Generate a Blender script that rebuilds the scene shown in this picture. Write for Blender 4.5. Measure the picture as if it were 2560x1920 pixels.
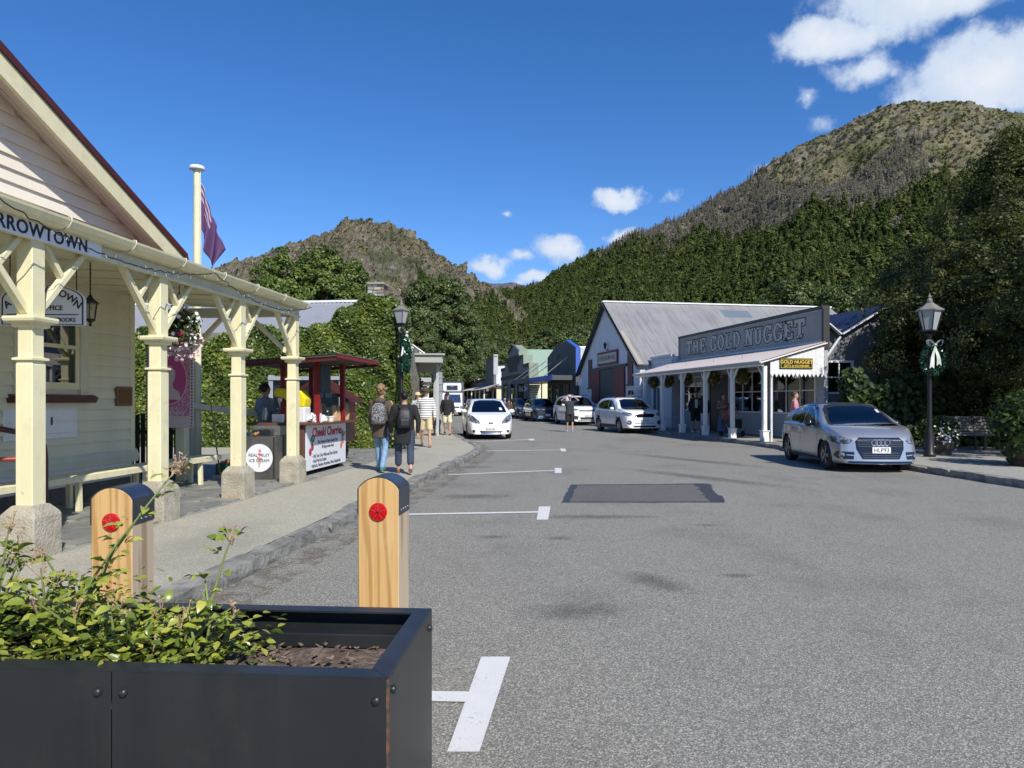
import bpy, bmesh, math, random
import numpy as np
from mathutils import Vector, Matrix, Euler
from mathutils.bvhtree import BVHTree

R = math.radians
scene = bpy.context.scene
for _o in list(bpy.data.objects):
 bpy.data.objects.remove(_o)
random.seed(7)
np.random.seed(7)
COL = scene.collection

# ------------------------------------------------------------------ camera
cam_d = bpy.data.cameras.new('camera')
cam = bpy.data.objects.new('camera', cam_d)
COL.objects.link(cam)
cam.location = (0, 0, 1.45)
cam.rotation_euler = (R(90), 0, 0)
cam_d.sensor_width = 36
cam_d.lens = 24.96
cam_d.shift_y = 43 / 2560
cam_d.clip_start = 0.05
cam_d.clip_end = 20000
scene.camera = cam

# ------------------------------------------------------------------ sun, exposure
SUN_EL = R(41)
SUN_H = Vector((0.46, -0.89, 0)).normalized()
sun_dir = Vector((SUN_H.x * math.cos(SUN_EL), SUN_H.y * math.cos(SUN_EL), math.sin(SUN_EL)))
sd = bpy.data.lights.new('sun', 'SUN')
sd.energy = 4.3
sd.angle = R(0.5)
sd.color = (1.0, 0.955, 0.88)
sun = bpy.data.objects.new('sun', sd)
COL.objects.link(sun)
sun.rotation_euler = (-sun_dir).to_track_quat('-Z', 'Y').to_euler()
sun.location = (20, -20, 30)
scene.view_settings.view_transform = 'Standard'
scene.view_settings.look = 'None'
scene.view_settings.exposure = 0.4
scene.view_settings.gamma = 1.0
scene.view_settings.use_curve_mapping = False
scene.render.engine = 'CYCLES'
scene.cycles.max_bounces = 6
scene.cycles.diffuse_bounces = 3
scene.cycles.glossy_bounces = 3
scene.cycles.transmission_bounces = 4
scene.cycles.transparent_max_bounces = 12
scene.cycles.use_denoising = True
scene.cycles.sample_clamp_indirect = 6


# ------------------------------------------------------------------ node helper
class NT:
 def __init__(s, tree):
  s.t = tree
  s.n = tree.nodes
  s.l = tree.links

 def new(s, kind, ins=None, **props):
  nd = s.n.new(kind)
  for k, v in props.items():
   setattr(nd, k, v)
  if ins:
   for k, v in ins.items():
    sock = nd.inputs[k]
    if isinstance(v, bpy.types.NodeSocket):
     s.l.new(v, sock)
    elif isinstance(v, bpy.types.Node):
     s.l.new(v.outputs[0], sock)
    else:
     if isinstance(v, (tuple, list)) and len(v) == 3 and sock.type == 'RGBA':
      v = (*v, 1)
     sock.default_value = v
  return nd

 def math(s, op, a, b=0.0, clamp=False):
  return s.new('ShaderNodeMath', {0: a, 1: b}, operation=op, use_clamp=clamp).outputs[0]

 def vmath(s, op, a, b=(0, 0, 0)):
  nd = s.new('ShaderNodeVectorMath', {0: a, 1: b}, operation=op)
  return nd.outputs['Value'] if op in ('LENGTH', 'DOT_PRODUCT', 'DISTANCE') else nd.outputs[0]

 def mix(s, f, a, b, blend='MIX'):
  nd = s.new('ShaderNodeMix', data_type='RGBA', blend_type=blend)
  for k, v in ((0, f), (6, a), (7, b)):
   sock = nd.inputs[k]
   if isinstance(v, bpy.types.NodeSocket):
    s.l.new(v, sock)
   else:
    if isinstance(v, (tuple, list)) and len(v) == 3:
     v = (*v, 1)
    sock.default_value = v
  return nd.outputs[2]

 def ramp(s, f, stops, interp='LINEAR'):
  nd = s.new('ShaderNodeValToRGB', {0: f})
  cr = nd.color_ramp
  cr.interpolation = interp
  while len(cr.elements) < len(stops):
   cr.elements.new(0.5)
  for e, (p, c) in zip(cr.elements, stops):
   e.position = p
   e.color = (*c, 1) if len(c) == 3 else c
  return nd.outputs[0]

 def noise(s, vec, scale, detail=4, rough=0.55, dist=0.0):
  return s.new('ShaderNodeTexNoise', {'Vector': vec, 'Scale': scale, 'Detail': detail, 'Roughness': rough, 'Distortion': dist}).outputs[0]

 def smooth(s, v, a, b):
  nd = s.new('ShaderNodeMapRange', {0: v, 1: a, 2: b}, interpolation_type='SMOOTHSTEP')
  return nd.outputs[0]


# ------------------------------------------------------------------ world: daylight sky with fair-weather clouds
world = bpy.data.worlds.new('World')
scene.world = world
world.use_nodes = True
w = NT(world.node_tree)
w.n.clear()
sky = w.new('ShaderNodeTexSky', sky_type='NISHITA')
sky.sun_disc = False
sky.sun_elevation = SUN_EL
sky.sun_rotation = math.atan2(SUN_H.x, SUN_H.y)
sky.altitude = 400
sky.air_density = 1.0
sky.dust_density = 0.25
sky.ozone_density = 3.2
tc = w.new('ShaderNodeTexCoord')
vdir = w.vmath('NORMALIZE', tc.outputs['Generated'])
sp = w.new('ShaderNodeSeparateXYZ', {0: vdir})
az = w.math('ARCTAN2', sp.outputs[0], sp.outputs[1])
el = w.math('ARCSINE', sp.outputs[2])
ae = w.new('ShaderNodeCombineXYZ', {0: az, 1: el, 2: 0.0}).outputs[0]
nw = w.new('ShaderNodeTexNoise', {'Vector': ae, 'Scale': 9.0, 'Detail': 6.0, 'Roughness': 0.6})
warp = w.vmath('SCALE', w.vmath('SUBTRACT', nw.outputs['Color'], (0.5, 0.5, 0.5)))
w.n[-1].inputs['Scale'].default_value = 0.075
aew = w.vmath('ADD', ae, warp)
# azimuth, elevation (degrees), half width, half height, weight
CLOUDS = [(30.5, 27.0, 8.2, 3.6, 1.15), (24.0, 24.8, 4.6, 2.0, 1.0), (33.5, 20.6, 6.6, 3.3, 1.15), (28.6, 18.8, 3.0, 1.5, .9), (26.4, 22.6, 3.6, 1.4, .6), (36.5, 27.5, 5.0, 3.2, 1.0), (40, 21, 5, 2.5, .9), (23.0, 21.4, 1.2, .6, .5),
          (8.7, 16.1, 2.7, 1.15, .95), (12.3, 15.8, .9, .45, .3), (3.6, 12.2, 2.6, 1.3, .95), (0.9, 11.6, 1.6, .6, .5), (-2.0, 10.9, 2.6, 1.2, .85), (8.8, 13.1, 2.2, .8, .75), (2.0, 10.0, 2.2, .6, .7),
          (-0.4, 14.4, .6, .3, .35), (17.5, 21.3, .9, .35, .25), (24.0, 19.7, 1.0, .8, .35), (20, 17, 2, 1, .5),
          (75, 20, 9, 3, .9), (102, 14, 10, 3, .9), (140, 24, 9, 4, .9), (-85, 18, 8, 2.5, .8), (-130, 12, 10, 3, .9), (178, 13, 12, 3, .9)]
acc = None
for (a, e, wa, he, wt) in CLOUDS:
 d = w.vmath('SUBTRACT', aew, (R(a), R(e), 0))
 d = w.vmath('MULTIPLY', d, (1 / R(wa), 1 / R(he), 0))
 m = w.math('MULTIPLY', w.math('SUBTRACT', 1.0, w.vmath('LENGTH', d)), wt)
 acc = m if acc is None else w.math('MAXIMUM', acc, m)
fb = w.noise(ae, 24.0, 8, 0.62)
fb2 = w.noise(aew, 10.0, 5, 0.55)
dens = w.math('ADD', acc, w.math('MULTIPLY', w.math('SUBTRACT', fb, 0.5), 0.95))
cmask = w.math('MULTIPLY', w.smooth(dens, 0.04, 0.50), 0.93)
ccol = w.ramp(w.math('ADD', w.math('MULTIPLY', fb2, 0.8), w.math('MULTIPLY', dens, 0.45)), [(0.3, (0.34, 0.43, 0.60)), (0.55, (0.50, 0.58, 0.70)), (0.85, (0.66, 0.69, 0.74))])
SKY_STR = 0.115
skyc = w.new('ShaderNodeHueSaturation', {'Saturation': 1.28, 'Color': sky}).outputs[0]
skyc = w.mix(1.0, skyc, (0.86, 0.845, 1.0), 'MULTIPLY')
bg1 = w.new('ShaderNodeBackground', {0: skyc, 1: SKY_STR})
bg2 = w.new('ShaderNodeBackground', {0: ccol, 1: 1.0})
ms = w.new('ShaderNodeMixShader', {0: cmask, 1: bg1, 2: bg2})
w.new('ShaderNodeOutputWorld', {0: ms})


# ------------------------------------------------------------------ materials
MATS = {}


def mat(name, col, rough=0.6, metal=0.0, var=None, bump=None, coat=0.0, spec=0.5, streak=None, dirt=None, world_pos=False, emit=0, sheen=0):
 """var=(scale, colour2, low, high); bump=(scale, strength); streak=(scale xyz, colour2, amount)"""
 if name in MATS:
  return MATS[name]
 m = bpy.data.materials.new(name)
 m.use_nodes = True
 t = NT(m.node_tree)
 t.n.clear()
 pr = t.new('ShaderNodeBsdfPrincipled', {'Roughness': rough, 'Metallic': metal, 'Coat Weight': coat, 'Coat Roughness': 0.04, 'Specular IOR Level': spec})
 t.new('ShaderNodeOutputMaterial', {0: pr})
 if world_pos:
  vec = t.new('ShaderNodeNewGeometry').outputs['Position']
 else:
  vec = t.new('ShaderNodeTexCoord').outputs['Object']
 c = (*col, 1)
 out = None
 if var:
  f = t.smooth(t.noise(vec, var[0], 5, 0.6), var[2] if len(var) > 2 else 0.35, var[3] if len(var) > 3 else 0.65)
  out = t.mix(f, col, var[1])
 if streak:
  v2 = t.new('ShaderNodeMapping', {0: vec, 'Scale': streak[0]}).outputs[0]
  f = t.math('MULTIPLY', t.smooth(t.noise(v2, 1.0, 5, 0.65), 0.42, 0.72), streak[2])
  out = t.mix(f, out if out is not None else col, streak[1])
 if dirt:
  f = t.math('MULTIPLY', t.smooth(t.noise(vec, dirt[0], 6, 0.7), 0.52, 0.7), dirt[2])
  out = t.mix(f, out if out is not None else col, dirt[1])
 if out is not None:
  t.l.new(out, pr.inputs['Base Color'])
 else:
  pr.inputs['Base Color'].default_value = c
 if bump:
  b = t.new('ShaderNodeBump', {'Height': t.noise(vec, bump[0], 4, 0.6), 'Strength': bump[1], 'Distance': 0.01 if len(bump) < 3 else bump[2]})
  t.l.new(b.outputs[0], pr.inputs['Normal'])
 if emit:
  pr.inputs['Emission Color'].default_value = c
  pr.inputs['Emission Strength'].default_value = emit
 MATS[name] = m
 return m


def glass_mat(name, tint=(0.35, 0.4, 0.42), rough=0.02, refl=(1, 1, 1), base=0.06):
 if name in MATS:
  return MATS[name]
 m = bpy.data.materials.new(name)
 m.use_nodes = True
 t = NT(m.node_tree)
 t.n.clear()
 tr = t.new('ShaderNodeBsdfTransparent', {0: tint})
 gl = t.new('ShaderNodeBsdfGlossy', {'Color': refl, 'Roughness': rough})
 fr = t.new('ShaderNodeFresnel', {'IOR': 1.52})
 f = t.math('ADD', t.math('MULTIPLY', fr, 0.95), base, True)
 mx = t.new('ShaderNodeMixShader', {0: f, 1: tr, 2: gl})
 t.new('ShaderNodeOutputMaterial', {0: mx})
 MATS[name] = m
 return m


def leaf_mat(name, stops, rough=0.45, trans=0.3, spec=0.4):
 """foliage: colour picked per leaf from a ramp, partly translucent"""
 if name in MATS:
  return MATS[name]
 m = bpy.data.materials.new(name)
 m.use_nodes = True
 t = NT(m.node_tree)
 t.n.clear()
 at = t.new('ShaderNodeAttribute', attribute_name='rnd')
 c = t.ramp(at.outputs['Fac'], stops)
 pr = t.new('ShaderNodeBsdfPrincipled', {'Base Color': c, 'Roughness': rough, 'Specular IOR Level': spec})
 tl = t.new('ShaderNodeBsdfTranslucent', {0: t.mix(0.5, c, (0.16, 0.22, 0.02))})
 mx = t.new('ShaderNodeMixShader', {0: trans, 1: pr, 2: tl})
 t.new('ShaderNodeOutputMaterial', {0: mx})
 MATS[name] = m
 return m


# ------------------------------------------------------------------ mesh builder
I4 = Matrix.Identity(4)
MW = {}


class MB:
 def __init__(s):
  s.v = []
  s.f = []
  s.mi = []
  s.m = 0

 def add(s, vs, fs):
  o = len(s.v)
  s.v += [tuple(p) for p in vs]
  s.f += [tuple(i + o for i in f) for f in fs]
  s.mi += [s.m] * len(fs)
  return s

 def box(s, x0, x1, y0, y1, z0, z1):
  return s.add([(x0, y0, z0), (x1, y0, z0), (x1, y1, z0), (x0, y1, z0), (x0, y0, z1), (x1, y0, z1), (x1, y1, z1), (x0, y1, z1)],
                     [(0, 3, 2, 1), (4, 5, 6, 7), (0, 1, 5, 4), (1, 2, 6, 5), (2, 3, 7, 6), (3, 0, 4, 7)])

 def cbox(s, c, d, rot=None):
  h = [q / 2 for q in d]
  P = []
  for x, y, z in ((-1, -1, -1), (1, -1, -1), (1, 1, -1), (-1, 1, -1), (-1, -1, 1), (1, -1, 1), (1, 1, 1), (-1, 1, 1)):
   p = Vector((x * h[0], y * h[1], z * h[2]))
   if rot is not None:
    p = rot @ p
   P.append(p + Vector(c))
  return s.add(P, [(0, 3, 2, 1), (4, 5, 6, 7), (0, 1, 5, 4), (1, 2, 6, 5), (2, 3, 7, 6), (3, 0, 4, 7)])

 def beam(s, p, q, wd, ht, up=(0, 0, 1)):
  p = Vector(p)
  q = Vector(q)
  d = (q - p).normalized()
  upv = Vector(up)
  sd_ = d.cross(upv)
  if sd_.length < 1e-4:
   sd_ = d.cross(Vector((1, 0, 0)))
  sd_.normalize()
  u = sd_.cross(d).normalized()
  P = []
  for base in (p, q):
   for a, b in ((-1, -1), (1, -1), (1, 1), (-1, 1)):
    P.append(base + sd_ * (a * wd / 2) + u * (b * ht / 2))
  return s.add(P, [(0, 3, 2, 1), (4, 5, 6, 7), (0, 1, 5, 4), (1, 2, 6, 5), (2, 3, 7, 6), (3, 0, 4, 7)])

 def rings(s, rings, closed=True, cap=True):
  n = len(rings[0])
  o = len(s.v)
  fs = []
  k = n if closed else n - 1
  for i in range(len(rings) - 1):
   for j in range(k):
    a = i * n + j
    b = i * n + (j + 1) % n
    fs.append((a, b, b + n, a + n))
  if cap and closed:
   fs.append(tuple(reversed(range(n))))
   fs.append(tuple(range((len(rings) - 1) * n, len(rings) * n)))
  return s.add([p for r in rings for p in r], fs)

 def tube(s, pts, r, n=8, cap=True, ell=None):
  pts = [Vector(p) for p in pts]
  if not isinstance(r, (list, tuple)):
   r = [r] * len(pts)
  rings = []
  prev = None
  for i, p in enumerate(pts):
   if i == 0:
    d = pts[1] - p
   elif i == len(pts) - 1:
    d = p - pts[i - 1]
   else:
    d = (pts[i + 1] - p).normalized() + (p - pts[i - 1]).normalized()
   d.normalize()
   if prev is None:
    a = d.cross(Vector((0, 0, 1)))
    if a.length < 1e-3:
     a = d.cross(Vector((0, 1, 0)))
   else:
    a = prev - d * prev.dot(d)
   a.normalize()
   prev = a
   b = d.cross(a)
   rings.append([p + a * (math.cos(2 * math.pi * k / n) * r[i]) + b * (math.sin(2 * math.pi * k / n) * r[i]) for k in range(n)])
  return s.rings(rings, True, cap)

 def lathe(s, prof, n=16, c=(0, 0, 0), axis='z', cap=True):
  rings = []
  for r, z in prof:
   ring = []
   for k in range(n):
    a = 2 * math.pi * k / n
    x, y = r * math.cos(a), r * math.sin(a)
    if axis == 'z':
     p = (c[0] + x, c[1] + y, c[2] + z)
    elif axis == 'y':
     p = (c[0] + x, c[1] + z, c[2] - y)
    else:
     p = (c[0] + z, c[1] + x, c[2] + y)
    ring.append(p)
   rings.append(ring)
  return s.rings(rings, True, cap)

 def prism(s, pts, a, b, plane='xz'):
  """extrude a 2D outline (counter-clockwise) from a to b along the third axis"""
  n = len(pts)

  def P(p, t):
   if plane == 'xz':
    return (p[0], t, p[1])
   if plane == 'yz':
    return (t, p[0], p[1])
   return (p[0], p[1], t)
  vs = [P(p, a) for p in pts] + [P(p, b) for p in pts]
  fs = [tuple(range(n)), tuple(reversed(range(n, 2 * n)))]
  for i in range(n):
   j = (i + 1) % n
   fs.append((i, i + n, j + n, j))
  return s.add(vs, fs)

 def sphere(s, c, r, nu=12, nv=8, rot=None):
  if not isinstance(r, (tuple, list)):
   r = (r, r, r)
  vs = []
  for i in range(nv + 1):
   th = math.pi * i / nv
   for j in range(nu):
    ph = 2 * math.pi * j / nu
    p = Vector((r[0] * math.sin(th) * math.cos(ph), r[1] * math.sin(th) * math.sin(ph), r[2] * math.cos(th)))
    if rot is not None:
     p = rot @ p
    vs.append(p + Vector(c))
  fs = []
  for i in range(nv):
   for j in range(nu):
    a = i * nu + j
    b = i * nu + (j + 1) % nu
    fs.append((a, a + nu, b + nu, b))
  return s.add(vs, fs)

 def grid(s, fn, nu, nv):
  vs = [fn(i / nu, j / nv) for i in range(nu + 1) for j in range(nv + 1)]
  fs = []
  for i in range(nu):
   for j in range(nv):
    a = i * (nv + 1) + j
    fs.append((a, a + nv + 1, a + nv + 2, a + 1))
  return s.add(vs, fs)

 def mesh(s, name, mats, smooth=None):
  me = bpy.data.meshes.new(name)
  me.from_pydata(s.v, [], s.f)
  if not isinstance(mats, (list, tuple)):
   mats = [mats]
  for m in mats:
   me.materials.append(m)
  if len(mats) > 1:
   me.polygons.foreach_set('material_index', s.mi)
  if smooth is not None:
   me.shade_smooth()
   if smooth < 180:
    me.set_sharp_from_angle(angle=R(smooth))
  me.update()
  return me

 def build(s, name, mats, parent=None, mw=None, smooth=None, bevel=0, seg=1):
  return put(name, s.mesh(name, mats, smooth), parent, mw, bevel, seg)


def put(name, me, parent=None, mw=None, bevel=0, seg=1):
 o = bpy.data.objects.new(name, me)
 COL.objects.link(o)
 setp(o, parent, FR if mw is None else mw)
 if bevel:
  md = o.modifiers.new('bevel', 'BEVEL')
  md.width = bevel
  md.segments = seg
  md.limit_method = 'ANGLE'
  md.angle_limit = R(40)
 return o


FR = I4


def setp(o, parent, m):
 if parent is not None:
  o.parent = parent
  o.matrix_parent_inverse = MW[parent.name].inverted()
 o.matrix_basis = m
 MW[o.name] = m.copy()


def frame(x, y, deg, z=0):
 return Matrix.Translation((x, y, z)) @ Matrix.Rotation(R(deg), 4, 'Z')


def use(f):
 global FR
 FR = f


def tag(o, label=None, cat=None, group=None, kind=None):
 if label:
  o['label'] = label
 if cat:
  o['category'] = cat
 if group:
  o['group'] = group
 if kind:
  o['kind'] = kind
 return o


def thing(name, label, cat, loc=(0, 0, 0), group=None, mw=None, rz=0):
 """an Empty at the base of a thing; loc in the current frame"""
 o = bpy.data.objects.new(name, None)
 COL.objects.link(o)
 o.empty_display_size = 0.2
 setp(o, None, mw if mw is not None else FR @ Matrix.Translation(loc) @ Matrix.Rotation(R(rz), 4, 'Z'))
 return tag(o, label, cat, group)


def copy_tree(o, parent=None):
 c = o.copy()
 COL.objects.link(c)
 c.parent = parent
 MW[c.name] = MW[o.name].copy()
 for ch in list(o.children):
  copy_tree(ch, c)
 return c


def dup(o, m, label=None, group=None):
 c = copy_tree(o)
 c.matrix_basis = m
 if label:
  c['label'] = label
 if group:
  c['group'] = group
 return c


def struct(name, mb, mats, parent=None, **k):
 o = mb.build(name, mats, parent, **k)
 if parent is None:
  o['kind'] = 'structure'
 return o


def fast_mesh(name, V, F, mats, rnd=None, smooth=False):
 """numpy arrays to a mesh; F is (n,3) or (n,4)"""
 me = bpy.data.meshes.new(name)
 V = np.ascontiguousarray(V, dtype=np.float32)
 F = np.ascontiguousarray(F, dtype=np.int32)
 n, k = F.shape
 me.vertices.add(len(V))
 me.vertices.foreach_set('co', V.ravel())
 me.loops.add(n * k)
 me.loops.foreach_set('vertex_index', F.ravel())
 me.polygons.add(n)
 me.polygons.foreach_set('loop_start', np.arange(0, n * k, k, dtype=np.int32))
 me.polygons.foreach_set('loop_total', np.full(n, k, dtype=np.int32))
 if not isinstance(mats, (list, tuple)):
  mats = [mats]
 for m in mats:
  me.materials.append(m)
 if rnd is not None:
  a = me.attributes.new('rnd', 'FLOAT', 'FACE')
  a.data.foreach_set('value', np.ascontiguousarray(rnd, dtype=np.float32))
 me.update(calc_edges=True)
 me.validate()
 if smooth:
  me.shade_smooth()
 return me


def text_mesh(s, size, mat_, align='CENTER', extrude=0.002, offset=0.0, sx=1.0, shear=0.0, spacing=1.0, valign='CENTER'):
 cu = bpy.data.curves.new('text', 'FONT')
 cu.body = s
 cu.size = size
 cu.align_x = align
 cu.align_y = valign
 cu.extrude = extrude
 cu.offset = offset
 cu.shear = shear
 cu.space_character = spacing
 cu.resolution_u = 3
 o = bpy.data.objects.new('text', cu)
 COL.objects.link(o)
 dg = bpy.context.evaluated_depsgraph_get()
 me = bpy.data.meshes.new_from_object(o.evaluated_get(dg))
 bpy.data.objects.remove(o)
 bpy.data.curves.remove(cu)
 if sx != 1.0:
  me.transform(Matrix.Diagonal((sx, 1, 1, 1)))
 me.materials.clear()
 me.materials.append(mat_)
 return me


def lettering(s, size, mat_, parent, m, name='lettering', **k):
 """text lying in the local x-z plane of matrix m, reading from -y"""
 me = text_mesh(s, size, mat_, **k)
 return put(name, me, parent, m @ Matrix.Rotation(R(90), 4, 'X'))


# ------------------------------------------------------------------ leaves and foliage
rng = np.random.default_rng(11)


def leaf_cloud(P, N, size, jitter=0.6, aspect=1.5, fold=0.25):
 """leaf blades (two triangles folded on the midrib) at points P facing roughly along N"""
 n = len(P)
 N = N + rng.normal(0, jitter, (n, 3))
 N /= np.linalg.norm(N, axis=1)[:, None] + 1e-9
 A = np.cross(N, rng.normal(0, 1, (n, 3)))
 A /= np.linalg.norm(A, axis=1)[:, None] + 1e-9
 B = np.cross(N, A)
 if np.isscalar(size):
  size = np.full(n, size)
 sz = (size * rng.uniform(0.65, 1.35, n))[:, None]
 L = A * sz * aspect * 0.5
 W_ = B * sz * 0.5
 D = N * sz * fold * 0.5
 V = np.stack([P - L, P + W_ + D - L * .1, P + L, P - W_ + D - L * .1], 1).reshape(-1, 3)
 i = np.arange(n)[:, None] * 4
 F = np.concatenate([i + np.array([[0, 1, 2]]), i + np.array([[0, 2, 3]])], 1).reshape(-1, 3)
 return V, F


def crown_points(n_cl, per, shape, cl_r, surf=0.55, seed=0, flat=0.8):
 """clusters through a crown volume; shape(u) -> points on the unit sphere scaled to the outline"""
 g = np.random.default_rng(seed)
 d = g.normal(0, 1, (n_cl, 3))
 d /= np.linalg.norm(d, axis=1)[:, None]
 rad = surf + (1 - surf) * g.random(n_cl) ** 0.5
 C = shape(d) * rad[:, None]
 P, N, K = [], [], []
 r_ = cl_r * g.uniform(0.55, 1.35, n_cl)
 for k in range(n_cl):
  e = g.normal(0, 1, (per, 3))
  e /= np.linalg.norm(e, axis=1)[:, None]
  e = np.where((g.random(per) < 0.75)[:, None] & (((e * d[k]).sum(1) < -0.2)[:, None]), -e, e)
  rr = r_[k] * g.uniform(0.45, 1.0, per) ** 0.6
  off = e * rr[:, None]
  off[:, 2] *= flat
  P.append(C[k] + off)
  N.append(e + np.array([0, 0, 0.5]) + d[k] * 0.4)
  K.append(np.full(per, g.random()))
 return np.concatenate(P), np.concatenate(N), np.concatenate(K), C


BARK = mat('bark', (0.10, 0.075, 0.055), 0.9, var=(6, (0.05, 0.04, 0.03)), bump=(14, 0.6))


def tree_meshes(name, height, rad, trunk_h, n_cl, per, leaf, lmat, cl_r=0.9, kind='round', seed=0, trunk_r=None, surf=0.5):
 g = np.random.default_rng(seed + 100)
 ch = (height - trunk_h) / 2

 def shape(d):
  z = d[:, 2]
  if kind == 'poplar':
   k = np.clip(1.0 - 0.35 * np.clip(z, 0, 1) ** 2, .3, 1)
  elif kind == 'cone':
   k = np.clip(0.95 - 0.55 * z, 0.12, 1.25)
  else:
   k = 1 + 0 * z
  bump_ = 1 + 0.16 * np.sin(5 * np.arctan2(d[:, 1], d[:, 0]) + seed) * np.cos(3 * z + seed * 1.7) + g.uniform(-.09, .09, len(z))
  return np.stack([d[:, 0] * rad * k * bump_, d[:, 1] * rad * k * bump_, d[:, 2] * ch * (0.95 + .1 * bump_)], 1)
 P, N, K, C = crown_points(n_cl, per, shape, cl_r, surf, seed)
 P[:, 2] += trunk_h + ch
 C = C.copy()
 C[:, 2] += trunk_h + ch
 V, F = leaf_cloud(P, N, leaf)
 rnd = np.repeat(np.clip(K * .6 + g.random(len(K)) * .4, 0, 1), 2)
 crown = fast_mesh('crown', V, F, lmat, rnd)
 mb = MB()
 tr = trunk_r or height * 0.018
 top = trunk_h + ch * 1.3
 mb.tube([(0, 0, -0.3), (tr * .4, 0, trunk_h * .5), (0, tr * .6, trunk_h + ch * .5), (tr, 0, top)], [tr * 1.35, tr, tr * .7, tr * .15], 8)
 idx = g.choice(len(C), min(16, len(C)), replace=False)
 for i in idx:
  c = C[i]
  z0 = min(max(c[2] * g.uniform(.5, .8), trunk_h * .7), top * .9)
  mb.tube([(0, 0, z0), (c[0] * .5, c[1] * .5, z0 + (c[2] - z0) * .6), tuple(c)], [tr * .4, tr * .25, tr * .08], 5)
 trunk = mb.mesh('trunk', BARK, 60)
 return trunk, crown


def place_tree(name, label, meshes, x, y, rz=0, z=0, s=1.0, group=None):
 t = thing(name, label, 'tree', mw=frame(x, y, rz, z) @ Matrix.Scale(s, 4), group=group)
 put('trunk', meshes[0], t, MW[t.name])
 put('crown', meshes[1], t, MW[t.name])
 return t


def polyline_at(pts, d):
 """resample: cumulative helper"""
 out = [0.0]
 for a, b in zip(pts[:-1], pts[1:]):
  out.append(out[-1] + (Vector(b) - Vector(a)).length)
 for i in range(len(pts) - 1):
  if d <= out[i + 1] or i == len(pts) - 2:
   t = (d - out[i]) / (out[i + 1] - out[i])
   return Vector(pts[i]).lerp(Vector(pts[i + 1]), t), (Vector(pts[i + 1]) - Vector(pts[i])).normalized()


def smooth_poly(pts, it=3):
 pts = [Vector(p) for p in pts]
 for _ in range(it):
  q = [pts[0]]
  for a, b in zip(pts[:-1], pts[1:]):
   q += [a.lerp(b, .25), a.lerp(b, .75)]
  q.append(pts[-1])
  pts = q
 return pts


LF = frame(0, 0, -5.8)      # frame of the left-hand buildings: y runs along their street front
RF = frame(0, 0, 10.2)      # frame of the right-hand buildings


# ================================================================== ground, road, kerbs, paths
def ground_mat(name, c_lo, c_hi, chip=80.0, stain=(0.05, 0.05, 0.05), stain_amt=0.45, bump=0.5, contrast=(0.0, 1.0), patchy=(.5, 0.25)):
 m = bpy.data.materials.new(name)
 m.use_nodes = True
 t = NT(m.node_tree)
 t.n.clear()
 pos = t.new('ShaderNodeNewGeometry').outputs['Position']
 vo = t.new('ShaderNodeTexVoronoi', {'Vector': pos, 'Scale': chip})
 sep = t.new('ShaderNodeSeparateColor', {0: vo.outputs['Color']})
 chipc = t.ramp(sep.outputs[0], [(contrast[0], c_lo), (0.72, tuple(a * .6 + b * .4 for a, b in zip(c_lo, c_hi))), (contrast[1], c_hi)])
 big = t.noise(pos, 0.55, 6, 0.65)
 mid = t.noise(pos, 3.0, 5, 0.6)
 sc = t.new('ShaderNodeMapping', {0: pos, 'Scale': (0.9, 0.22, 1), 'Rotation': (0, 0, R(-5))}).outputs[0]
 trk = t.noise(sc, 1.0, 4, 0.55)
 f = t.math('MULTIPLY', t.smooth(t.math('ADD', t.math('MULTIPLY', big, .6), t.math('MULTIPLY', trk, .4)), 0.49, 0.66), stain_amt)
 c = t.mix(f, chipc, t.mix(0.35, stain, chipc))
 c = t.mix(t.math('MULTIPLY', t.math('SUBTRACT', mid, 0.5), patchy[1] * 2), c, (0.33, 0.32, 0.30), 'OVERLAY')
 pr = t.new('ShaderNodeBsdfPrincipled', {'Base Color': c, 'Roughness': 0.85, 'Specular IOR Level': 0.3})
 b = t.new('ShaderNodeBump', {'Height': vo.outputs['Distance'], 'Strength': bump, 'Distance': 0.004})
 t.l.new(b.outputs[0], pr.inputs['Normal'])
 t.new('ShaderNodeOutputMaterial', {0: pr})
 MATS[name] = m
 return m


M_ASPH = ground_mat('chip_seal', (0.118, 0.114, 0.099), (0.45, 0.43, 0.37), 150, (0.075, 0.072, 0.066), 0.5)
M_PATCH = ground_mat('fresh_asphalt', (0.085, 0.082, 0.076), (0.20, 0.19, 0.18), 120, (0.04, 0.04, 0.04), 0.3)
M_PATH = ground_mat('exposed_aggregate', (0.30, 0.28, 0.22), (0.53, 0.50, 0.41), 110, (0.15, 0.145, 0.13), 0.5)
M_PATHR = ground_mat('worn_concrete', (0.25, 0.24, 0.20), (0.44, 0.42, 0.365), 70, (0.16, 0.15, 0.13), 0.5)
M_TAR = mat('tar_seal', (0.03, 0.03, 0.032), 0.5, var=(8, (0.06, 0.06, 0.06)))
M_EARTH = mat('earth', (0.10, 0.10, 0.05), 0.95, var=(0.05, (0.07, 0.10, 0.035)), world_pos=True)
M_SLATE = mat('slate', (0.17, 0.175, 0.16), 0.6, var=(2.2, (0.26, 0.25, 0.22)), bump=(9, 0.5), world_pos=True, dirt=(5, (0.10, 0.11, 0.10), .7))
M_SLATE2 = mat('slate_dark', (0.12, 0.125, 0.125), 0.6, var=(2.2, (0.20, 0.20, 0.185)), bump=(9, 0.5), world_pos=True)
M_GROUT = mat('grout', (0.30, 0.29, 0.25), 0.9, var=(6, (0.2, 0.19, 0.17)), world_pos=True)
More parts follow.
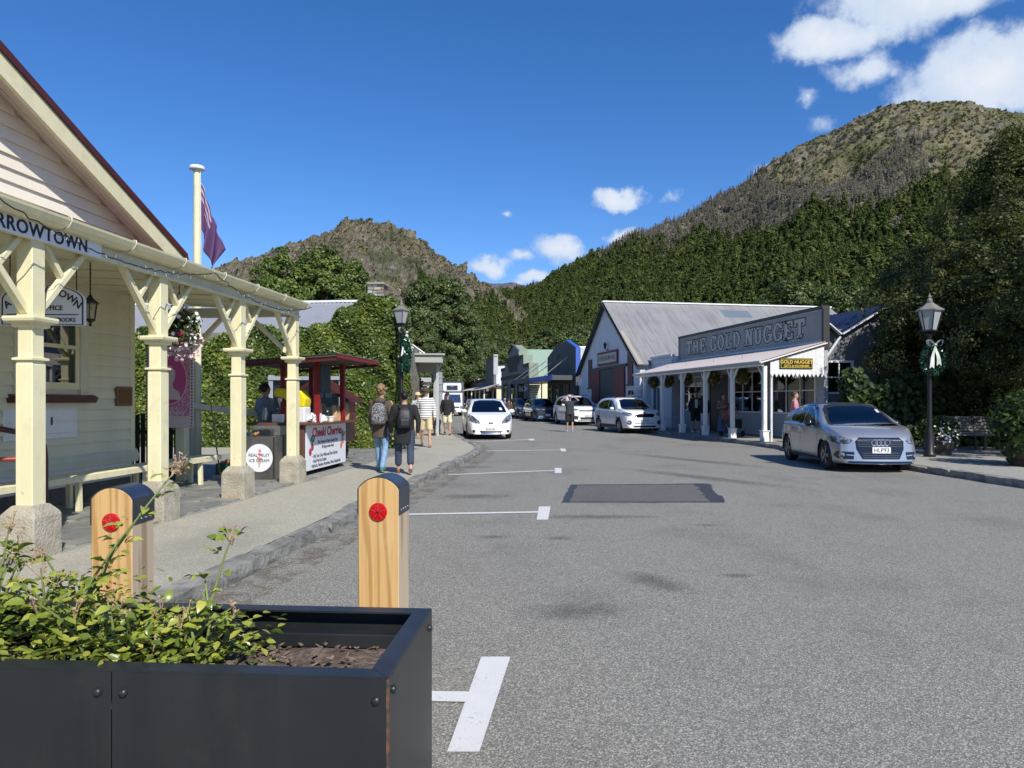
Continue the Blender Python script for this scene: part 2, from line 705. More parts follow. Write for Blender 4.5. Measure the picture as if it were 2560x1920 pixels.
M_KERB = mat('schist_kerb', (0.17, 0.17, 0.155), 0.8, var=(5, (0.30, 0.29, 0.26)), bump=(22, 0.9, 0.02), world_pos=True, streak=((3, 3, 14), (0.10, 0.10, 0.09), .7))


def paint_mat():
 m = bpy.data.materials.new('road_paint')
 m.use_nodes = True
 t = NT(m.node_tree)
 t.n.clear()
 pos = t.new('ShaderNodeNewGeometry').outputs['Position']
 wear = t.math('ADD', t.math('MULTIPLY', t.noise(pos, 60, 4, 0.7), .7), t.math('MULTIPLY', t.noise(pos, 5, 4, .6), .3))
 c = t.mix(t.smooth(wear, 0.55, 0.68), (0.66, 0.66, 0.64), (0.26, 0.26, 0.255))
 c = t.mix(t.math('MULTIPLY', t.noise(pos, 9, 4), .45), c, (0.48, 0.48, 0.45))
 pr = t.new('ShaderNodeBsdfPrincipled', {'Base Color': c, 'Roughness': 0.7})
 b = t.new('ShaderNodeBump', {'Height': t.noise(pos, 120, 2), 'Strength': .4, 'Distance': .004})
 t.l.new(b.outputs[0], pr.inputs['Normal'])
 t.new('ShaderNodeOutputMaterial', {0: pr})
 return m


M_PAINT = paint_mat()

use(I4)
g = MB()
g.add([(-9000, -3000, -0.03), (9000, -3000, -0.03), (9000, 12000, -0.03), (-9000, 12000, -0.03)], [(0, 1, 2, 3)])
ground = struct('ground', g, M_EARTH)

LK = smooth_poly([(-3.6, -8, 0), (-2.77, .28, 0), (-1.96, 8.24, 0), (-1.15, 16.2, 0), (-.86, 19.4, 0), (-.95, 21.4, 0), (-1.5, 24.2, 0), (-2.3, 29, 0), (-3.7, 40, 0), (-7.1, 66, 0), (-15, 130, 0)], 3)
RK = smooth_poly([(15, -8, 0), (11.2, 2.5, 0), (9.1, 8, 0), (8.5, 11.7, 0), (8.36, 14.5, 0), (8.2, 17, 0), (8.02, 21, 0), (7.86, 23.8, 0), (5.74, 35.6, 0), (1.14, 61.2, 0), (-11, 130, 0)], 3)


def ribbon(mb, A, B, z):
 n = len(A)
 mb.add([(p[0], p[1], z) for p in A] + [(p[0], p[1], z) for p in B], [(i, i + n, i + n + 1, i + 1) for i in range(n - 1)])


def resamp(P, n):
 tot = sum((b - a).length for a, b in zip(P[:-1], P[1:]))
 return [polyline_at(P, tot * i / (n - 1))[0] for i in range(n)]


n_ = 90
lk = resamp(LK, n_)
rk = resamp(RK, n_)
mb = MB()
NX = 6
for i in range(n_ - 1):
 for j in range(NX):
  q = [lk[i].lerp(rk[i], j / NX), lk[i].lerp(rk[i], (j + 1) / NX), lk[i + 1].lerp(rk[i + 1], (j + 1) / NX), lk[i + 1].lerp(rk[i + 1], j / NX)]
  mb.add([(p.x, p.y, 0) for p in q], [(0, 1, 2, 3)])
road = struct('road', mb, M_ASPH)


def off(P, d):
 out = []
 for i, p in enumerate(P):
  a = P[max(i - 1, 0)]
  b = P[min(i + 1, len(P) - 1)]
  t = (b - a).normalized()
  out.append(Vector((p.x + t.y * d, p.y - t.x * d, p.z)))
 return out


# footpaths: raised slabs behind the kerbs
mb = MB()
ribbon(mb, off(lk, -.16), [p + Vector((-16, -1.5, 0)) for p in lk], 0.12)
mb.f = [tuple(reversed(f)) for f in mb.f]
path_l = struct('footpath_left', mb, M_PATH)
mb = MB()
ribbon(mb, off(rk, .16), [p + Vector((22, 4, 0)) for p in rk], 0.12)
path_r = struct('footpath_right', mb, M_PATHR)

# kerbs of split stone, stone by stone
g_ = random.Random(3)
KST = []
for k in range(7):
 bm = bmesh.new()
 bmesh.ops.create_cube(bm, size=1)
 bmesh.ops.subdivide_edges(bm, edges=bm.edges[:], cuts=2, use_grid_fill=True)
 for v in bm.verts:
  v.co = Vector((v.co.x * .9, v.co.y * .2, v.co.z * .22))
  v.co += Vector((g_.uniform(-.022, .022), g_.uniform(-.016, .016), g_.uniform(-.012, .010)))
 me = bpy.data.meshes.new('kerbstone')
 bm.to_mesh(me)
 bm.free()
 me.materials.append(M_KERB)
 KST.append(me)


def kerb(name, P, side, y0, y1, h=0.13):
 tot = sum((b - a).length for a, b in zip(P[:-1], P[1:]))
 base = MB()
 A, B = off(P, 0.0), off(P, side * .18)
 ribbon(base, A, B, 0.095)
 ribbon(base, A, [p + Vector((0, 0, 0)) for p in A], 0.095)
 n = len(A)
 base.add([(p.x, p.y, -.02) for p in A] + [(p.x, p.y, .095) for p in A], [(i, i + 1, i + 1 + n, i + n) for i in range(n - 1)])
 k = struct(name, base, M_KERB)
 d = 0
 while d < tot:
  L = g_.uniform(.62, 1.08)
  p, t = polyline_at(P, min(d + L / 2, tot))
  if y0 < p.y < y1:
   m = Matrix.Translation((p.x + t.y * side * .085 + g_.uniform(-.012, .012), p.y - t.x * side * .085, h - .11 + g_.uniform(-.022, .014))) @ Matrix.Rotation(math.atan2(t.y, t.x) + g_.uniform(-.02, .02), 4, 'Z') @ Matrix.Rotation(g_.uniform(-.02, .02), 4, 'X') @ Matrix.Diagonal((L / .95, 1, 1, 1))
   put('kerbstone', g_.choice(KST), k, m)
  d += L
 return k


kerb('kerb_left', LK, -1, 2.0, 45)
kerb('kerb_right', RK, 1, 7, 48)

# gutter grit along the left kerb
def grit_mat():
 m = bpy.data.materials.new('gutter_grit')
 m.use_nodes = True
 t = NT(m.node_tree)
 t.n.clear()
 pos = t.new('ShaderNodeNewGeometry').outputs['Position']
 c = t.ramp(t.noise(pos, 60, 4, .7), [(.35, (0.10, 0.075, 0.055)), (.6, (0.24, 0.20, 0.16)), (.75, (0.35, 0.32, 0.28))])
 pr = t.new('ShaderNodeBsdfPrincipled', {'Base Color': c, 'Roughness': .95})
 f = t.smooth(t.math('ADD', t.math('MULTIPLY', t.noise(pos, 4, 5, .7), .6), t.math('MULTIPLY', t.noise(pos, 45, 3, .7), .4)), .49, .60)
 mx = t.new('ShaderNodeMixShader', {0: f, 1: t.new('ShaderNodeBsdfTransparent'), 2: pr})
 t.new('ShaderNodeOutputMaterial', {0: mx})
 return m


mb = MB()
lk2 = [p for p in resamp(LK, 200) if 1 < p.y < 40]
ribbon(mb, off(lk2, .01), off(lk2, .42), .0035)
tag(mb.build('gutter_grit', grit_mat(), road), kind='stuff')

# painted parking bay marks: each mark its own piece of the road
def mark(pts, z=.004):
 m_ = MB()
 m_.add([(x, y, z) for x, y in pts], [tuple(range(len(pts)))])
 return m_.build('bay_marking', M_PAINT, road)


mark([(-.268, 2.93), (-.135, 2.93), (-.009, 4.02), (-.174, 4.02)])
mark([(-.9, 3.44), (-.215, 3.41), (-.2, 3.53), (-.9, 3.56)], .0065)
mark([(.30, 8.67), (.44, 8.67), (.53, 9.75), (.37, 9.75)])
mark([(-1.9, 8.95), (.35, 9.20), (.36, 9.32), (-1.9, 9.06)], .0065)
mark([(.86, 14.3), (1.0, 14.3), (1.07, 15.4), (.93, 15.4)])
mark([(-1.25, 13.9), (.88, 14.75), (.89, 14.9), (-1.25, 14.03)], .0065)
mark([(1.42, 20.5), (1.57, 20.5), (1.62, 21.7), (1.47, 21.7)])
mark([(-.75, 20.6), (1.44, 21.0), (1.44, 21.15), (-.75, 20.74)], .0065)
mark([(.62, 26.2), (.82, 26.2), (.84, 27.3), (.66, 27.3)])
mark([(-1.5, 25.0), (.66, 26.7), (.66, 26.9), (-1.5, 25.15)], .0065)
# fresh repair patch with a tar edge
mb = MB()
mb.add([(1.03, 12.3, .003), (3.42, 12.45, .003), (3.05, 10.16, .003), (.72, 10.16, .003)], [(3, 2, 1, 0)])
tag(mb.build('repair_patch', M_PATCH, road), 'dark rectangular asphalt repair patch in the road')
mb = MB()
E = [(1.03, 12.3), (3.42, 12.45), (3.05, 10.16), (.72, 10.16)]
for a, b, wd in ((0, 1, .09), (1, 2, .26), (2, 3, .06), (3, 0, .12)):
 p, q = Vector((*E[a], 0)), Vector((*E[b], 0))
 t = (q - p).normalized()
 nrm = Vector((t.y, -t.x, 0)) * wd
 n = 14
 A = [p.lerp(q, i / n) - nrm * g_.uniform(-.1, .25) for i in range(n + 1)]
 B = [p.lerp(q, i / n) + nrm * g_.uniform(.6, 1.0) for i in range(n + 1)]
 ribbon(mb, B, A, .0055 + a * .0007)
mb.build('tar_seam', M_TAR, road)

# oil and tyre stains
def stain_mat():
 m = bpy.data.materials.new('oil_stain')
 m.use_nodes = True
 t = NT(m.node_tree)
 t.n.clear()
 v = t.new('ShaderNodeTexCoord').outputs['Object']
 r_ = t.vmath('LENGTH', v)
 pos = t.new('ShaderNodeNewGeometry').outputs['Position']
 f = t.math('MULTIPLY', t.smooth(t.math('ADD', t.math('SUBTRACT', 1.0, r_), t.math('MULTIPLY', t.math('SUBTRACT', t.noise(pos, 5, 5, .7), .5), 1.3)), .15, 1.0), t.smooth(t.noise(pos, 110, 2), .30, .55))
 pr = t.new('ShaderNodeBsdfPrincipled', {'Base Color': (.045, .044, .043, 1), 'Roughness': .6})
 t.new('ShaderNodeOutputMaterial', {0: t.new('ShaderNodeMixShader', {0: t.math('MULTIPLY', f, .38), 1: t.new('ShaderNodeBsdfTransparent'), 2: pr})})
 return m


M_STAIN = stain_mat()
for sx, sy, rx, ry, a in ((.42, 4.9, .55, .30, .1), (1.15, 5.7, .30, .62, .5), (1.85, 5.9, .25, .12, 0), (-.55, 10.8, 1.0, .5, .1), (3.6, 13.5, .5, 3.6, .6), (4.4, 17.5, .5, 4.2, .5), (1.0, 8.9, 1.3, .28, 0), (-.2, 7.6, .3, .16, 0), (.5, 7.5, .3, .18, 0), (2.3, 8.3, .3, .1, 0), (-.9, 15.6, .9, .4, .1)):
 MB().add([(-1, -1, 0), (1, -1, 0), (1, 1, 0), (-1, 1, 0)], [(0, 1, 2, 3)]).build('oil_stain', M_STAIN, road, Matrix.Translation((sx, sy, .0028)) @ Matrix.Rotation(a, 4, 'Z') @ Matrix.Diagonal((rx, ry, 1, 1)))

# slate terrace under the verandah: crazy paving, stone by stone
use(LF)
mb = MB()
mb.box(-9, -4.56, 1.0, 19.6, -.02, .124)
terrace = struct('terrace', mb, M_GROUT)


def paving(x0, x1, y0, y1, step, z=.124):
 nx, ny = int((x1 - x0) / step), int((y1 - y0) / step)
 pts = {}
 for i in range(nx + 1):
  for j in range(ny + 1):
   jx = 0 if i in (0, nx) else g_.uniform(-.3, .3) * step
   jy = 0 if j in (0, ny) else g_.uniform(-.3, .3) * step
   pts[i, j] = Vector((x0 + (x1 - x0) * i / nx + jx + (.25 * step if j % 2 and 0 < i < nx else 0), y0 + (y1 - y0) * j / ny + jy, 0))
 for i in range(nx):
  for j in range(ny):
   q = [pts[i, j], pts[i + 1, j], pts[i + 1, j + 1], pts[i, j + 1]]
   c = sum(q, Vector()) / 4
   q2 = []
   for k in range(4):
    a, b = q[k], q[(k + 1) % 4]
    q2 += [a.lerp(b, .12), a.lerp(b, .5) + Vector((g_.uniform(-.03, .03), g_.uniform(-.03, .03), 0)), a.lerp(b, .88)]
   m_ = MB()
   m_.prism([tuple((c + (p - c) * .93)[:2]) for p in q2], 0, .014 + g_.uniform(0, .006), 'xy')
   m_.f = [tuple(reversed(f)) for f in m_.f]
   m_.v = [(x, y, zz + z) for x, y, zz in m_.v]
   m_.build('paver', g_.choice((M_SLATE, M_SLATE, M_SLATE2)), terrace)


paving(-6.7, -4.6, 4.6, 12.0, .46)
paving(-6.9, -4.65, 14.4, 19.5, .5)
use(I4)


# ================================================================== cream weatherboard post office (left)
M_CREAM = mat('cream_paint', (0.74, 0.69, 0.44), 0.55, var=(3, (0.69, 0.64, 0.40)), dirt=(5, (0.50, 0.46, 0.33), .5), streak=((14, 14, .7), (.58, .54, .37), .35), bump=(30, .08))
M_CREAMW = mat('cream_weatherboard', (0.70, 0.66, 0.47), 0.55, var=(1.5, (0.64, 0.60, 0.43)), dirt=(5, (0.5, 0.46, 0.34), .25))
M_PEACH = mat('peach_weatherboard', (0.82, 0.745, 0.63), 0.55, var=(1.5, (0.78, 0.70, 0.58)))
M_TRIM = mat('sage_trim', (0.62, 0.61, 0.47), 0.5, var=(3, (0.56, 0.55, 0.42)))
M_MAROON = mat('maroon_paint', (0.085, 0.016, 0.014), 0.4, var=(3, (0.06, 0.013, 0.012)))
M_MAROON_TRIM = mat('maroon_trim', (0.42, 0.20, 0.17), 0.5)
M_CONC = mat('rough_concrete', (0.42, 0.385, 0.30), 0.95, var=(5, (0.30, 0.275, 0.21)), bump=(40, 0.9, 0.02), dirt=(3, (0.34, 0.20, 0.09), .55))
M_CONCD = mat('dark_concrete', (0.17, 0.16, 0.14), 0.9, var=(4, (0.10, 0.10, 0.09)), bump=(30, .5))
M_BLACK = mat('black_paint', (0.012, 0.012, 0.013), 0.4)
M_IRON = mat('black_iron', (0.02, 0.02, 0.022), 0.45, metal=.3)
M_WHITE = mat('white_paint', (0.74, 0.75, 0.74), 0.5, var=(3, (0.66, 0.67, 0.66)))
M_SIGNW = mat('sign_white', (0.72, 0.76, 0.84), 0.35)
M_INK = mat('sign_ink', (0.015, 0.015, 0.025), 0.5)
M_GLASS = glass_mat('window_glass', (0.22, 0.24, 0.22), 0.02, base=0.10)
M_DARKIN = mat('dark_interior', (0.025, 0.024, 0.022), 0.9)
M_BRASS = mat('old_brass', (0.16, 0.10, 0.05), 0.4, metal=.8)

use(LF)
PO = thing('post_office', 'cream weatherboard post office with maroon roof and posted street verandah', 'building', (-6.7, 6.0, 0))


def boards(parent, x, y0, y1, z0, z1, mat_, exp=0.15, holes=(), name='weatherboard', end=None, sgn=1):
 """lapped boards on the plane x, facing +x*sgn, split round holes (y0,y1,z0,z1)"""
 n = max(1, round((z1 - z0) / exp))
 cache = {}
 for i in range(n):
  za = z0 + i * exp
  segs = [(y0, y1 if end is None else min(y1, end(za)))]
  for h in holes:
   if za + exp * .5 > h[2] and za + exp * .5 < h[3]:
    ns = []
    for a, b in segs:
     if h[0] > a:
      ns.append((a, min(b, h[0])))
     if h[1] < b:
      ns.append((max(a, h[1]), b))
    segs = ns
  for a, b in segs:
   if b - a < .04:
    continue
   L = round(b - a, 3)
   if L not in cache:
    m = MB()
    m.prism([(.002 * sgn, 0), (.042 * sgn, 0.0), (.010 * sgn, exp + .012), (.002 * sgn, exp + .012)], 0, L, 'xz')
    if sgn > 0:
     m.f = [tuple(reversed(f)) for f in m.f]
    cache[L] = m.mesh(name, mat_)
   put(name, cache[L], parent, FR @ Matrix.Translation((x, a, za)))


XW = -6.7
# body walls
mb = MB()
mb.box(-14, XW, .8, 9.95, 0.1, 3.15)
wall = mb.build('wall', M_CREAMW, PO)
WH = (7.70, 8.95, 1.52, 2.86)
boards(wall, XW, 4.2, 9.86, .74, 3.0, M_CREAMW, .15, [WH])
mb = MB().box(XW - .02, XW + .035, 9.86, 9.965, .72, 3.1)
mb.build('corner_board', M_CREAM, wall)
mb = MB().prism([(XW, .56), (XW + .05, .56), (XW + .075, .66), (XW + .05, .70), (XW + .03, .74), (XW, .74)], 4.2, 10.02, 'xz')
mb.build('skirting', M_TRIM, wall)
mb = MB().box(XW - .01, XW + .02, 4.2, 9.93, .34, .56)
mb.build('base_board', M_WHITE, wall)
mb = MB().box(XW - .3, XW + .01, 4.2, 9.9, .1, .34)
mb.build('foundation', M_CONCD, wall)
# window
mb = MB()
for a, b, c, d in ((7.70, 7.84, 1.52, 2.86), (8.81, 8.95, 1.52, 2.86), (7.84, 8.81, 2.72, 2.86)):
 mb.box(XW - .02, XW + .05, a, b, c, d)
win = mb.build('window', M_TRIM, PO)
mb = MB()
for a, b, c, d in ((7.84, 7.90, 1.60, 2.72), (8.75, 8.81, 1.60, 2.72), (7.9, 8.75, 1.60, 1.69), (7.9, 8.75, 2.64, 2.72), (7.9, 8.75, 2.13, 2.18)):
 mb.box(XW - .01, XW + .025, a, b, c, d)
mb.build('sash', M_CREAM, win)
mb = MB().box(XW + .002, XW + .008, 7.9, 8.75, 1.69, 2.13)
mb.build('pane', M_GLASS, win)
mb = MB().box(XW + .002, XW + .008, 7.9, 8.75, 2.18, 2.64)
mb.build('pane', M_GLASS, win)
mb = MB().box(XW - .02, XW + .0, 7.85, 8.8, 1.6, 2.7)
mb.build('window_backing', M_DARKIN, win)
mb = MB().prism([(XW - .02, 1.43), (XW + .10, 1.43), (XW + .13, 1.50), (XW + .07, 1.53), (XW - .02, 1.54)], 7.62, 9.04, 'xz')
mb.build('sill', M_MAROON, win)
# gable above the verandah
SL = .427
mb = MB()
mb.prism([(.8, 3.1), (9.95, 3.1), (9.95, 3.88), (5.5, 5.78), (.8, 3.75)], -14, XW + .13, 'yz')
gab = mb.build('gable', M_PEACH, PO)
boards(gab, XW + .14, 3.4, 9.95, 3.34, 5.75, M_PEACH, .155, end=lambda z: 10.40 - (z + .10 - 3.62) / SL)
mb = MB().box(XW - .01, XW + .20, 2, 9.95, 3.27, 3.34)
mb.box(XW - .01, XW + .17, 2, 9.95, 3.24, 3.27)
mb.build('gable_band', M_MAROON_TRIM, gab)
# roof slopes, barge board, soffit
def slope_strip(mb, x0, x1, dz0, dz1, ya=5.5, yb=10.48):
 za, zb = 3.74 + (10.48 - ya) * SL, 3.74 + (10.48 - yb) * SL
 mb.prism([(ya, za + dz0), (yb, zb + dz0), (yb, zb + dz1), (ya, za + dz1)], x0, x1, 'yz')


mb = MB()
slope_strip(mb, -14.4, -6.13, -.05, 0.0)
roof = mb.build('roof', M_MAROON, PO)
mb = MB()
mb.prism([(.52, 3.69), (5.5, 5.816), (5.5, 5.866), (.52, 3.74)], -14.4, -6.13, 'yz')
mb.build('roof_slope', M_MAROON, roof)
mb = MB()
slope_strip(mb, -6.19, -6.12, -.10, -.052)
mb.build('roof_edge', M_MAROON, roof)
mb = MB()
slope_strip(mb, -6.20, -6.15, -.34, -.10, 5.5, 10.40)
mb.build('barge_board', M_CREAM, PO)
mb = MB()
slope_strip(mb, XW + .14, -6.205, -.16, -.13, 5.5, 10.38)
sof = mb.build('soffit', M_PEACH, PO)
for k in range(2):
 mb = MB()
 slope_strip(mb, -6.50 + k * .16, -6.47 + k * .16, -.172, -.162, 5.5, 10.36)
 mb.build('soffit_batten', M_PEACH, sof)
mb = MB().box(-6.6, -6.22, 10.05, 10.38, 3.46, 3.54)
mb.build('eave_return', M_PEACH, PO)
# verandah roof, ceiling, beam, gutter
Y0, Y1 = 1.0, 11.28
mb = MB().prism([(-4.50, 2.985), (-4.50, 3.02), (XW, 3.25), (XW, 3.215)], Y0, Y1, 'xz')
mb.build('verandah_roof', M_MAROON, PO)
mb = MB().prism([(-4.66, 2.93), (-4.66, 2.95), (XW, 3.06), (XW, 3.04)], Y0, Y1 - .06, 'xz')
ceil_ = mb.build('verandah_ceiling', M_CREAM, PO)
for k in range(13):
 yy = 3.4 + k * .62
 MB().prism([(-4.7, 2.915), (-4.7, 2.932), (XW + .03, 3.04), (XW + .03, 3.023)], yy, yy + .05, 'xz').build('ceiling_batten', M_CREAM, ceil_)
mb = MB().box(-4.79, -4.65, Y0, Y1 - .05, 2.83, 2.97)
mb.build('verandah_beam', M_TRIM, PO)
mb = MB().box(-4.66, -4.625, Y0, Y1 - .05, 2.815, 2.845)
mb.build('beam_moulding', M_CREAM, PO)
mb = MB().box(XW, -4.79, 11.10, 11.22, 2.83, 2.98)
mb.build('end_beam', M_TRIM, PO)
mb = MB().prism([(-4.64, 2.955), (-4.55, 2.955), (-4.50, 2.985), (-4.475, 3.03), (-4.47, 3.05), (-4.485, 3.05), (-4.51, 3.0), (-4.56, 2.975), (-4.64, 2.975)], Y0, Y1, 'xz')
gut = mb.build('gutter', M_CREAM, PO)
br = MB().tube([(-4.63, 0, 2.945), (-4.55, 0, 2.945), (-4.49, 0, 2.98), (-4.462, 0, 3.03), (-4.466, 0, 3.06), (-4.50, 0, 3.062)], .007, 6).mesh('gutter_bracket', M_TRIM, 60)
for k in range(11):
 put('gutter_bracket', br, gut, FR @ Matrix.Translation((0, 2.2 + k * .9, 0)))
# posts
def post(y, x=-4.72, z0=.56, plinth=True, braces=(1, -1), inner=False):
 m = MB()
 hw = .078
 def sq(h, z):
  return [(x - h, y - h, z), (x + h, y - h, z), (x + h, y + h, z), (x - h, y + h, z)]
 m.rings([sq(hw, z0), sq(hw, 1.76), sq(hw - .010, 1.80), sq(hw - .010, 2.10), sq(hw - .004, 2.12), sq(hw - .004, 2.83)])
 p = m.build('verandah_post', M_CREAM, PO, bevel=.006)
 m = MB()
 m.rings([sq(hw + .002, 2.075), sq(hw + .022, 2.085), sq(hw + .024, 2.115), sq(hw + .062, 2.125), sq(hw + .070, 2.150), sq(hw + .066, 2.168), sq(hw - .002, 2.175)])
 m.build('capital', M_CREAM, p, bevel=.003)
 m = MB()
 m.rings([sq(hw - .006, 1.795), sq(hw + .018, 1.80), sq(hw + .018, 1.818), sq(hw - .006, 1.825)])
 m.build('collar', M_CREAM, p)
 MB().lathe([(.014, -.004), (.014, .003), (.008, .006)], 10, (x - .01, y - hw, z0 + .12), 'y').build('bolt_cap', M_TRIM, p)
 if plinth:
  m = MB()
  m.rings([sq(.165, .10), sq(.162, .47), sq(.150, .50), sq(.10, .565), sq(.05, .57)])
  m.build('plinth', M_CONC, p, bevel=.012, seg=2)
 for s_ in braces:
  m = MB().beam((x, y + s_ * .06, 2.21), (x, y + s_ * .64, 2.85), .055, .07, (1, 0, 0))
  m.build('brace', M_CREAM, p, bevel=.004)
  m = MB().beam((x, y + s_ * .36, 2.56), (x, y + s_ * .13, 2.84), .045, .06, (1, 0, 0))
  m.build('brace', M_CREAM, p, bevel=.004)
 if inner:
  m = MB().beam((x - .05, y, 2.20), (x - .75, y, 2.85), .06, .075, (0, 1, 0))
  m.build('brace', M_CREAM, p)
 return p


for yy in (3.80, 5.64, 7.47, 9.31):
 post(yy)
post(11.15, braces=(-1,), inner=True)
pb = post(11.15, -6.62, .12, False, braces=(), inner=False)
MB().beam((-6.55, 11.15, 2.2), (-5.9, 11.15, 2.85), .06, .075, (0, 1, 0)).build('brace', M_CREAM, pb)
# gable camera bracket / lamp on the gable
t = thing('wall_lamp', 'slim white floodlight bracket fixed on the gable boards', 'lamp', (XW, 7.75, 3.52))
MB().box(XW + .17, XW + .48, 7.2, 8.0, 3.60, 3.63).build('lamp_hood', M_TRIM, t)
MB().box(XW + .17, XW + .38, 7.72, 7.76, 3.50, 3.60).build('bracket', M_WHITE, t)
# ---- signs and fittings
def board_sign(name, label, x, y0, y1, z0, z1, m_face, th=.03):
 t = thing(name, label, 'sign', (x, (y0 + y1) / 2, z0))
 MB().box(x, x + th, y0, y1, z0, z1).build('board', m_face, t, bevel=.003)
 return t


t = board_sign('name_board', 'white board lettered in black capitals along the verandah beam', -4.648, 3.9, 6.40, 2.822, 2.958, M_SIGNW)
def face_street(x, y, z):
 return FR @ Matrix.Translation((x, y, z)) @ Matrix.Rotation(R(90), 4, 'Z')


lettering('ARROWTOWN', .158, M_INK, t, face_street(-4.615, 6.20, 2.888), align='RIGHT', offset=.0018, spacing=1.08, extrude=.003)
# hanging shop sign facing along the street
t = thing('hanging_sign', 'arched white shop sign hung under the verandah behind the nearest post', 'sign', (-5.47, 6.7, 2.1))
n = 20
out = [(-.42, 0), (.42, 0), (.42, .26)] + [(.42 * math.cos(math.pi * k / n), .26 + .16 * math.sin(math.pi * k / n) ** 1.0) for k in range(1, n)] + [(-.42, .26)]
def shp(s):
 return [(x * s, .2 + (z - .2) * s) for x, z in out]


HS = FR @ Matrix.Translation((-5.47, 6.7, 2.22)) @ Matrix.Rotation(R(8), 4, 'Z')
MB().prism(out, -.012, .012).build('panel', M_SIGNW, t, HS)
m = MB()
o1, o2 = shp(.965), shp(.93)
nn = len(o1)
m.add([(x, -.0145, z) for x, z in o1] + [(x, -.0145, z) for x, z in o2], [(i, (i + 1) % nn, (i + 1) % nn + nn, i + nn) for i in range(nn)])
m.build('border', M_INK, t, HS)
m = MB().add([(-.36, -.0148, .105), (.36, -.0148, .105), (.36, -.0148, .115), (-.36, -.0148, .115)], [(0, 1, 2, 3)])
m.build('rule', M_INK, t, HS)
for k, ch in enumerate('ARROWTOWN'):
 a = R(150 - 120 * k / 8)
 lettering(ch, .10, M_INK, t, HS @ Matrix.Translation((.40 * math.cos(a), -.0145, .05 + .285 * math.sin(a) + .02)) @ Matrix.Rotation(R(55 - 110 * k / 8) * .62, 4, 'Y').inverted(), offset=.002)
lettering('POST OFFICE', .068, M_INK, t, HS @ Matrix.Translation((0, -.0145, .175)), offset=.001)
lettering('GIFTS*STATIONERY*BOOKS', .058, M_INK, t, HS @ Matrix.Translation((0, -.0145, .055)), offset=.0008, sx=.90)
for xx in (-.33, .33):
 MB().tube([(xx, 0, .30), (xx, 0, .82)], .006, 6).build('chain', M_IRON, t, HS)
# black lantern on a chain
t = thing('hanging_lantern', 'black carriage lantern hung on a chain by the cream wall', 'lantern', (-5.3, 7.16, 2.24))
LM = FR @ Matrix.Translation((-5.3, 7.16, 0))
m = MB().tube([(0, 0, 2.60), (0, 0, 3.0)], .007, 6)
for k in range(9):
 m.lathe([(.005, -.004), (.014, 0), (.005, .004)], 6, (0, 0, 2.62 + k * .042))
m.build('chain', M_IRON, t, LM)
MB().lathe([(.012, 2.60), (.02, 2.585), (.03, 2.565), (.062, 2.535), (.092, 2.515), (.095, 2.505), (.075, 2.50)], 6, axis='z').build('roof', M_IRON, t, LM)
MB().lathe([(.068, 2.50), (.046, 2.335)], 6, cap=False).build('pane', glass_mat('lantern_glass', (.75, .7, .55), .05), t, LM)
m = MB()
for k in range(6):
 a = 2 * math.pi * k / 6
 m.tube([(.070 * math.cos(a), .070 * math.sin(a), 2.50), (.047 * math.cos(a), .047 * math.sin(a), 2.335)], .005, 4)
m.build('bar', M_IRON, t, LM)
MB().lathe([(.05, 2.338), (.052, 2.325), (.03, 2.31), (.014, 2.295), (.012, 2.28), (.018, 2.27), (.004, 2.255)], 8).build('finial', M_IRON, t, LM)
MB().lathe([(.006, 2.34), (.012, 2.36), (.016, 2.40), (.01, 2.43), (.003, 2.44)], 8).build('bulb', mat('bulb_glass', (.8, .75, .6), .2), t, LM)
# bench along the wall
t = thing('verandah_bench', 'long cream plank bench along the post office wall', 'bench', (-6.1, 8.8, .12))
for k in range(2):
 MB().box(-6.29 + k * .175, -6.125 + k * .175, 6.35, 11.15, .535, .57).build('seat_plank', M_CREAM, t, bevel=.004)
MB().box(-5.965, -5.935, 6.35, 11.15, .49, .565).build('front_rail', M_CREAM, t, bevel=.004)
for yy in (6.6, 7.9, 9.2, 10.6):
 MB().beam((-5.99, yy, .12), (-6.0, yy, .54), .055, .055, (0, 1, 0)).build('leg', M_CREAM, t)
 MB().beam((-6.27, yy + .2, .12), (-6.27, yy + .2, .54), .055, .055, (0, 1, 0)).build('leg', M_CREAM, t)
# steps, handrail and flower pot at the door
t = thing('entrance_steps', 'concrete entrance steps at the left end of the bench', 'steps', (-6.1, 5.6, .12))
MB().box(XW, -5.45, 4.6, 6.2, .1, .29).build('step', M_CONC, t, bevel=.01)
MB().box(XW, -5.8, 4.6, 6.0, .29, .45).build('step', M_CONC, t, bevel=.01)
t = thing('handrail', 'maroon tubular handrail beside the entrance steps', 'handrail', (-5.6, 6.88, .12))
MB().tube([(-6.62, 5.9, 1.42), (-6.2, 6.3, 1.28), (-5.75, 6.78, 1.12), (-5.66, 6.85, 1.06), (-5.61, 6.88, .98), (-5.6, 6.885, .85), (-5.6, 6.885, .12)], .03, 10).build('top_rail', M_MAROON, t, smooth=60)
MB().tube([(-6.62, 5.85, .86), (-5.6, 6.88, .86)], .024, 8).build('mid_rail', mat('red_rail', (.3, .05, .03), .4), t, smooth=60)
M_DAISY = leaf_mat('shrub_leaf', [(0, (0.03, 0.06, 0.015)), (.6, (0.07, 0.12, 0.025)), (1, (0.14, 0.20, 0.05))])
M_PETALW = mat('white_petal', (0.75, 0.74, 0.70), .6)
def bush(n, rx, ry, rz_, leaf, seed):
 g2 = np.random.default_rng(seed)
 d = g2.normal(0, 1, (n, 3))
 d /= np.linalg.norm(d, axis=1)[:, None]
 P = d * (g2.random(n) ** .45)[:, None] * np.array([rx, ry, rz_])
 V, F = leaf_cloud(P, d, leaf)
 return P, V, F, np.repeat(g2.random(n), 2)


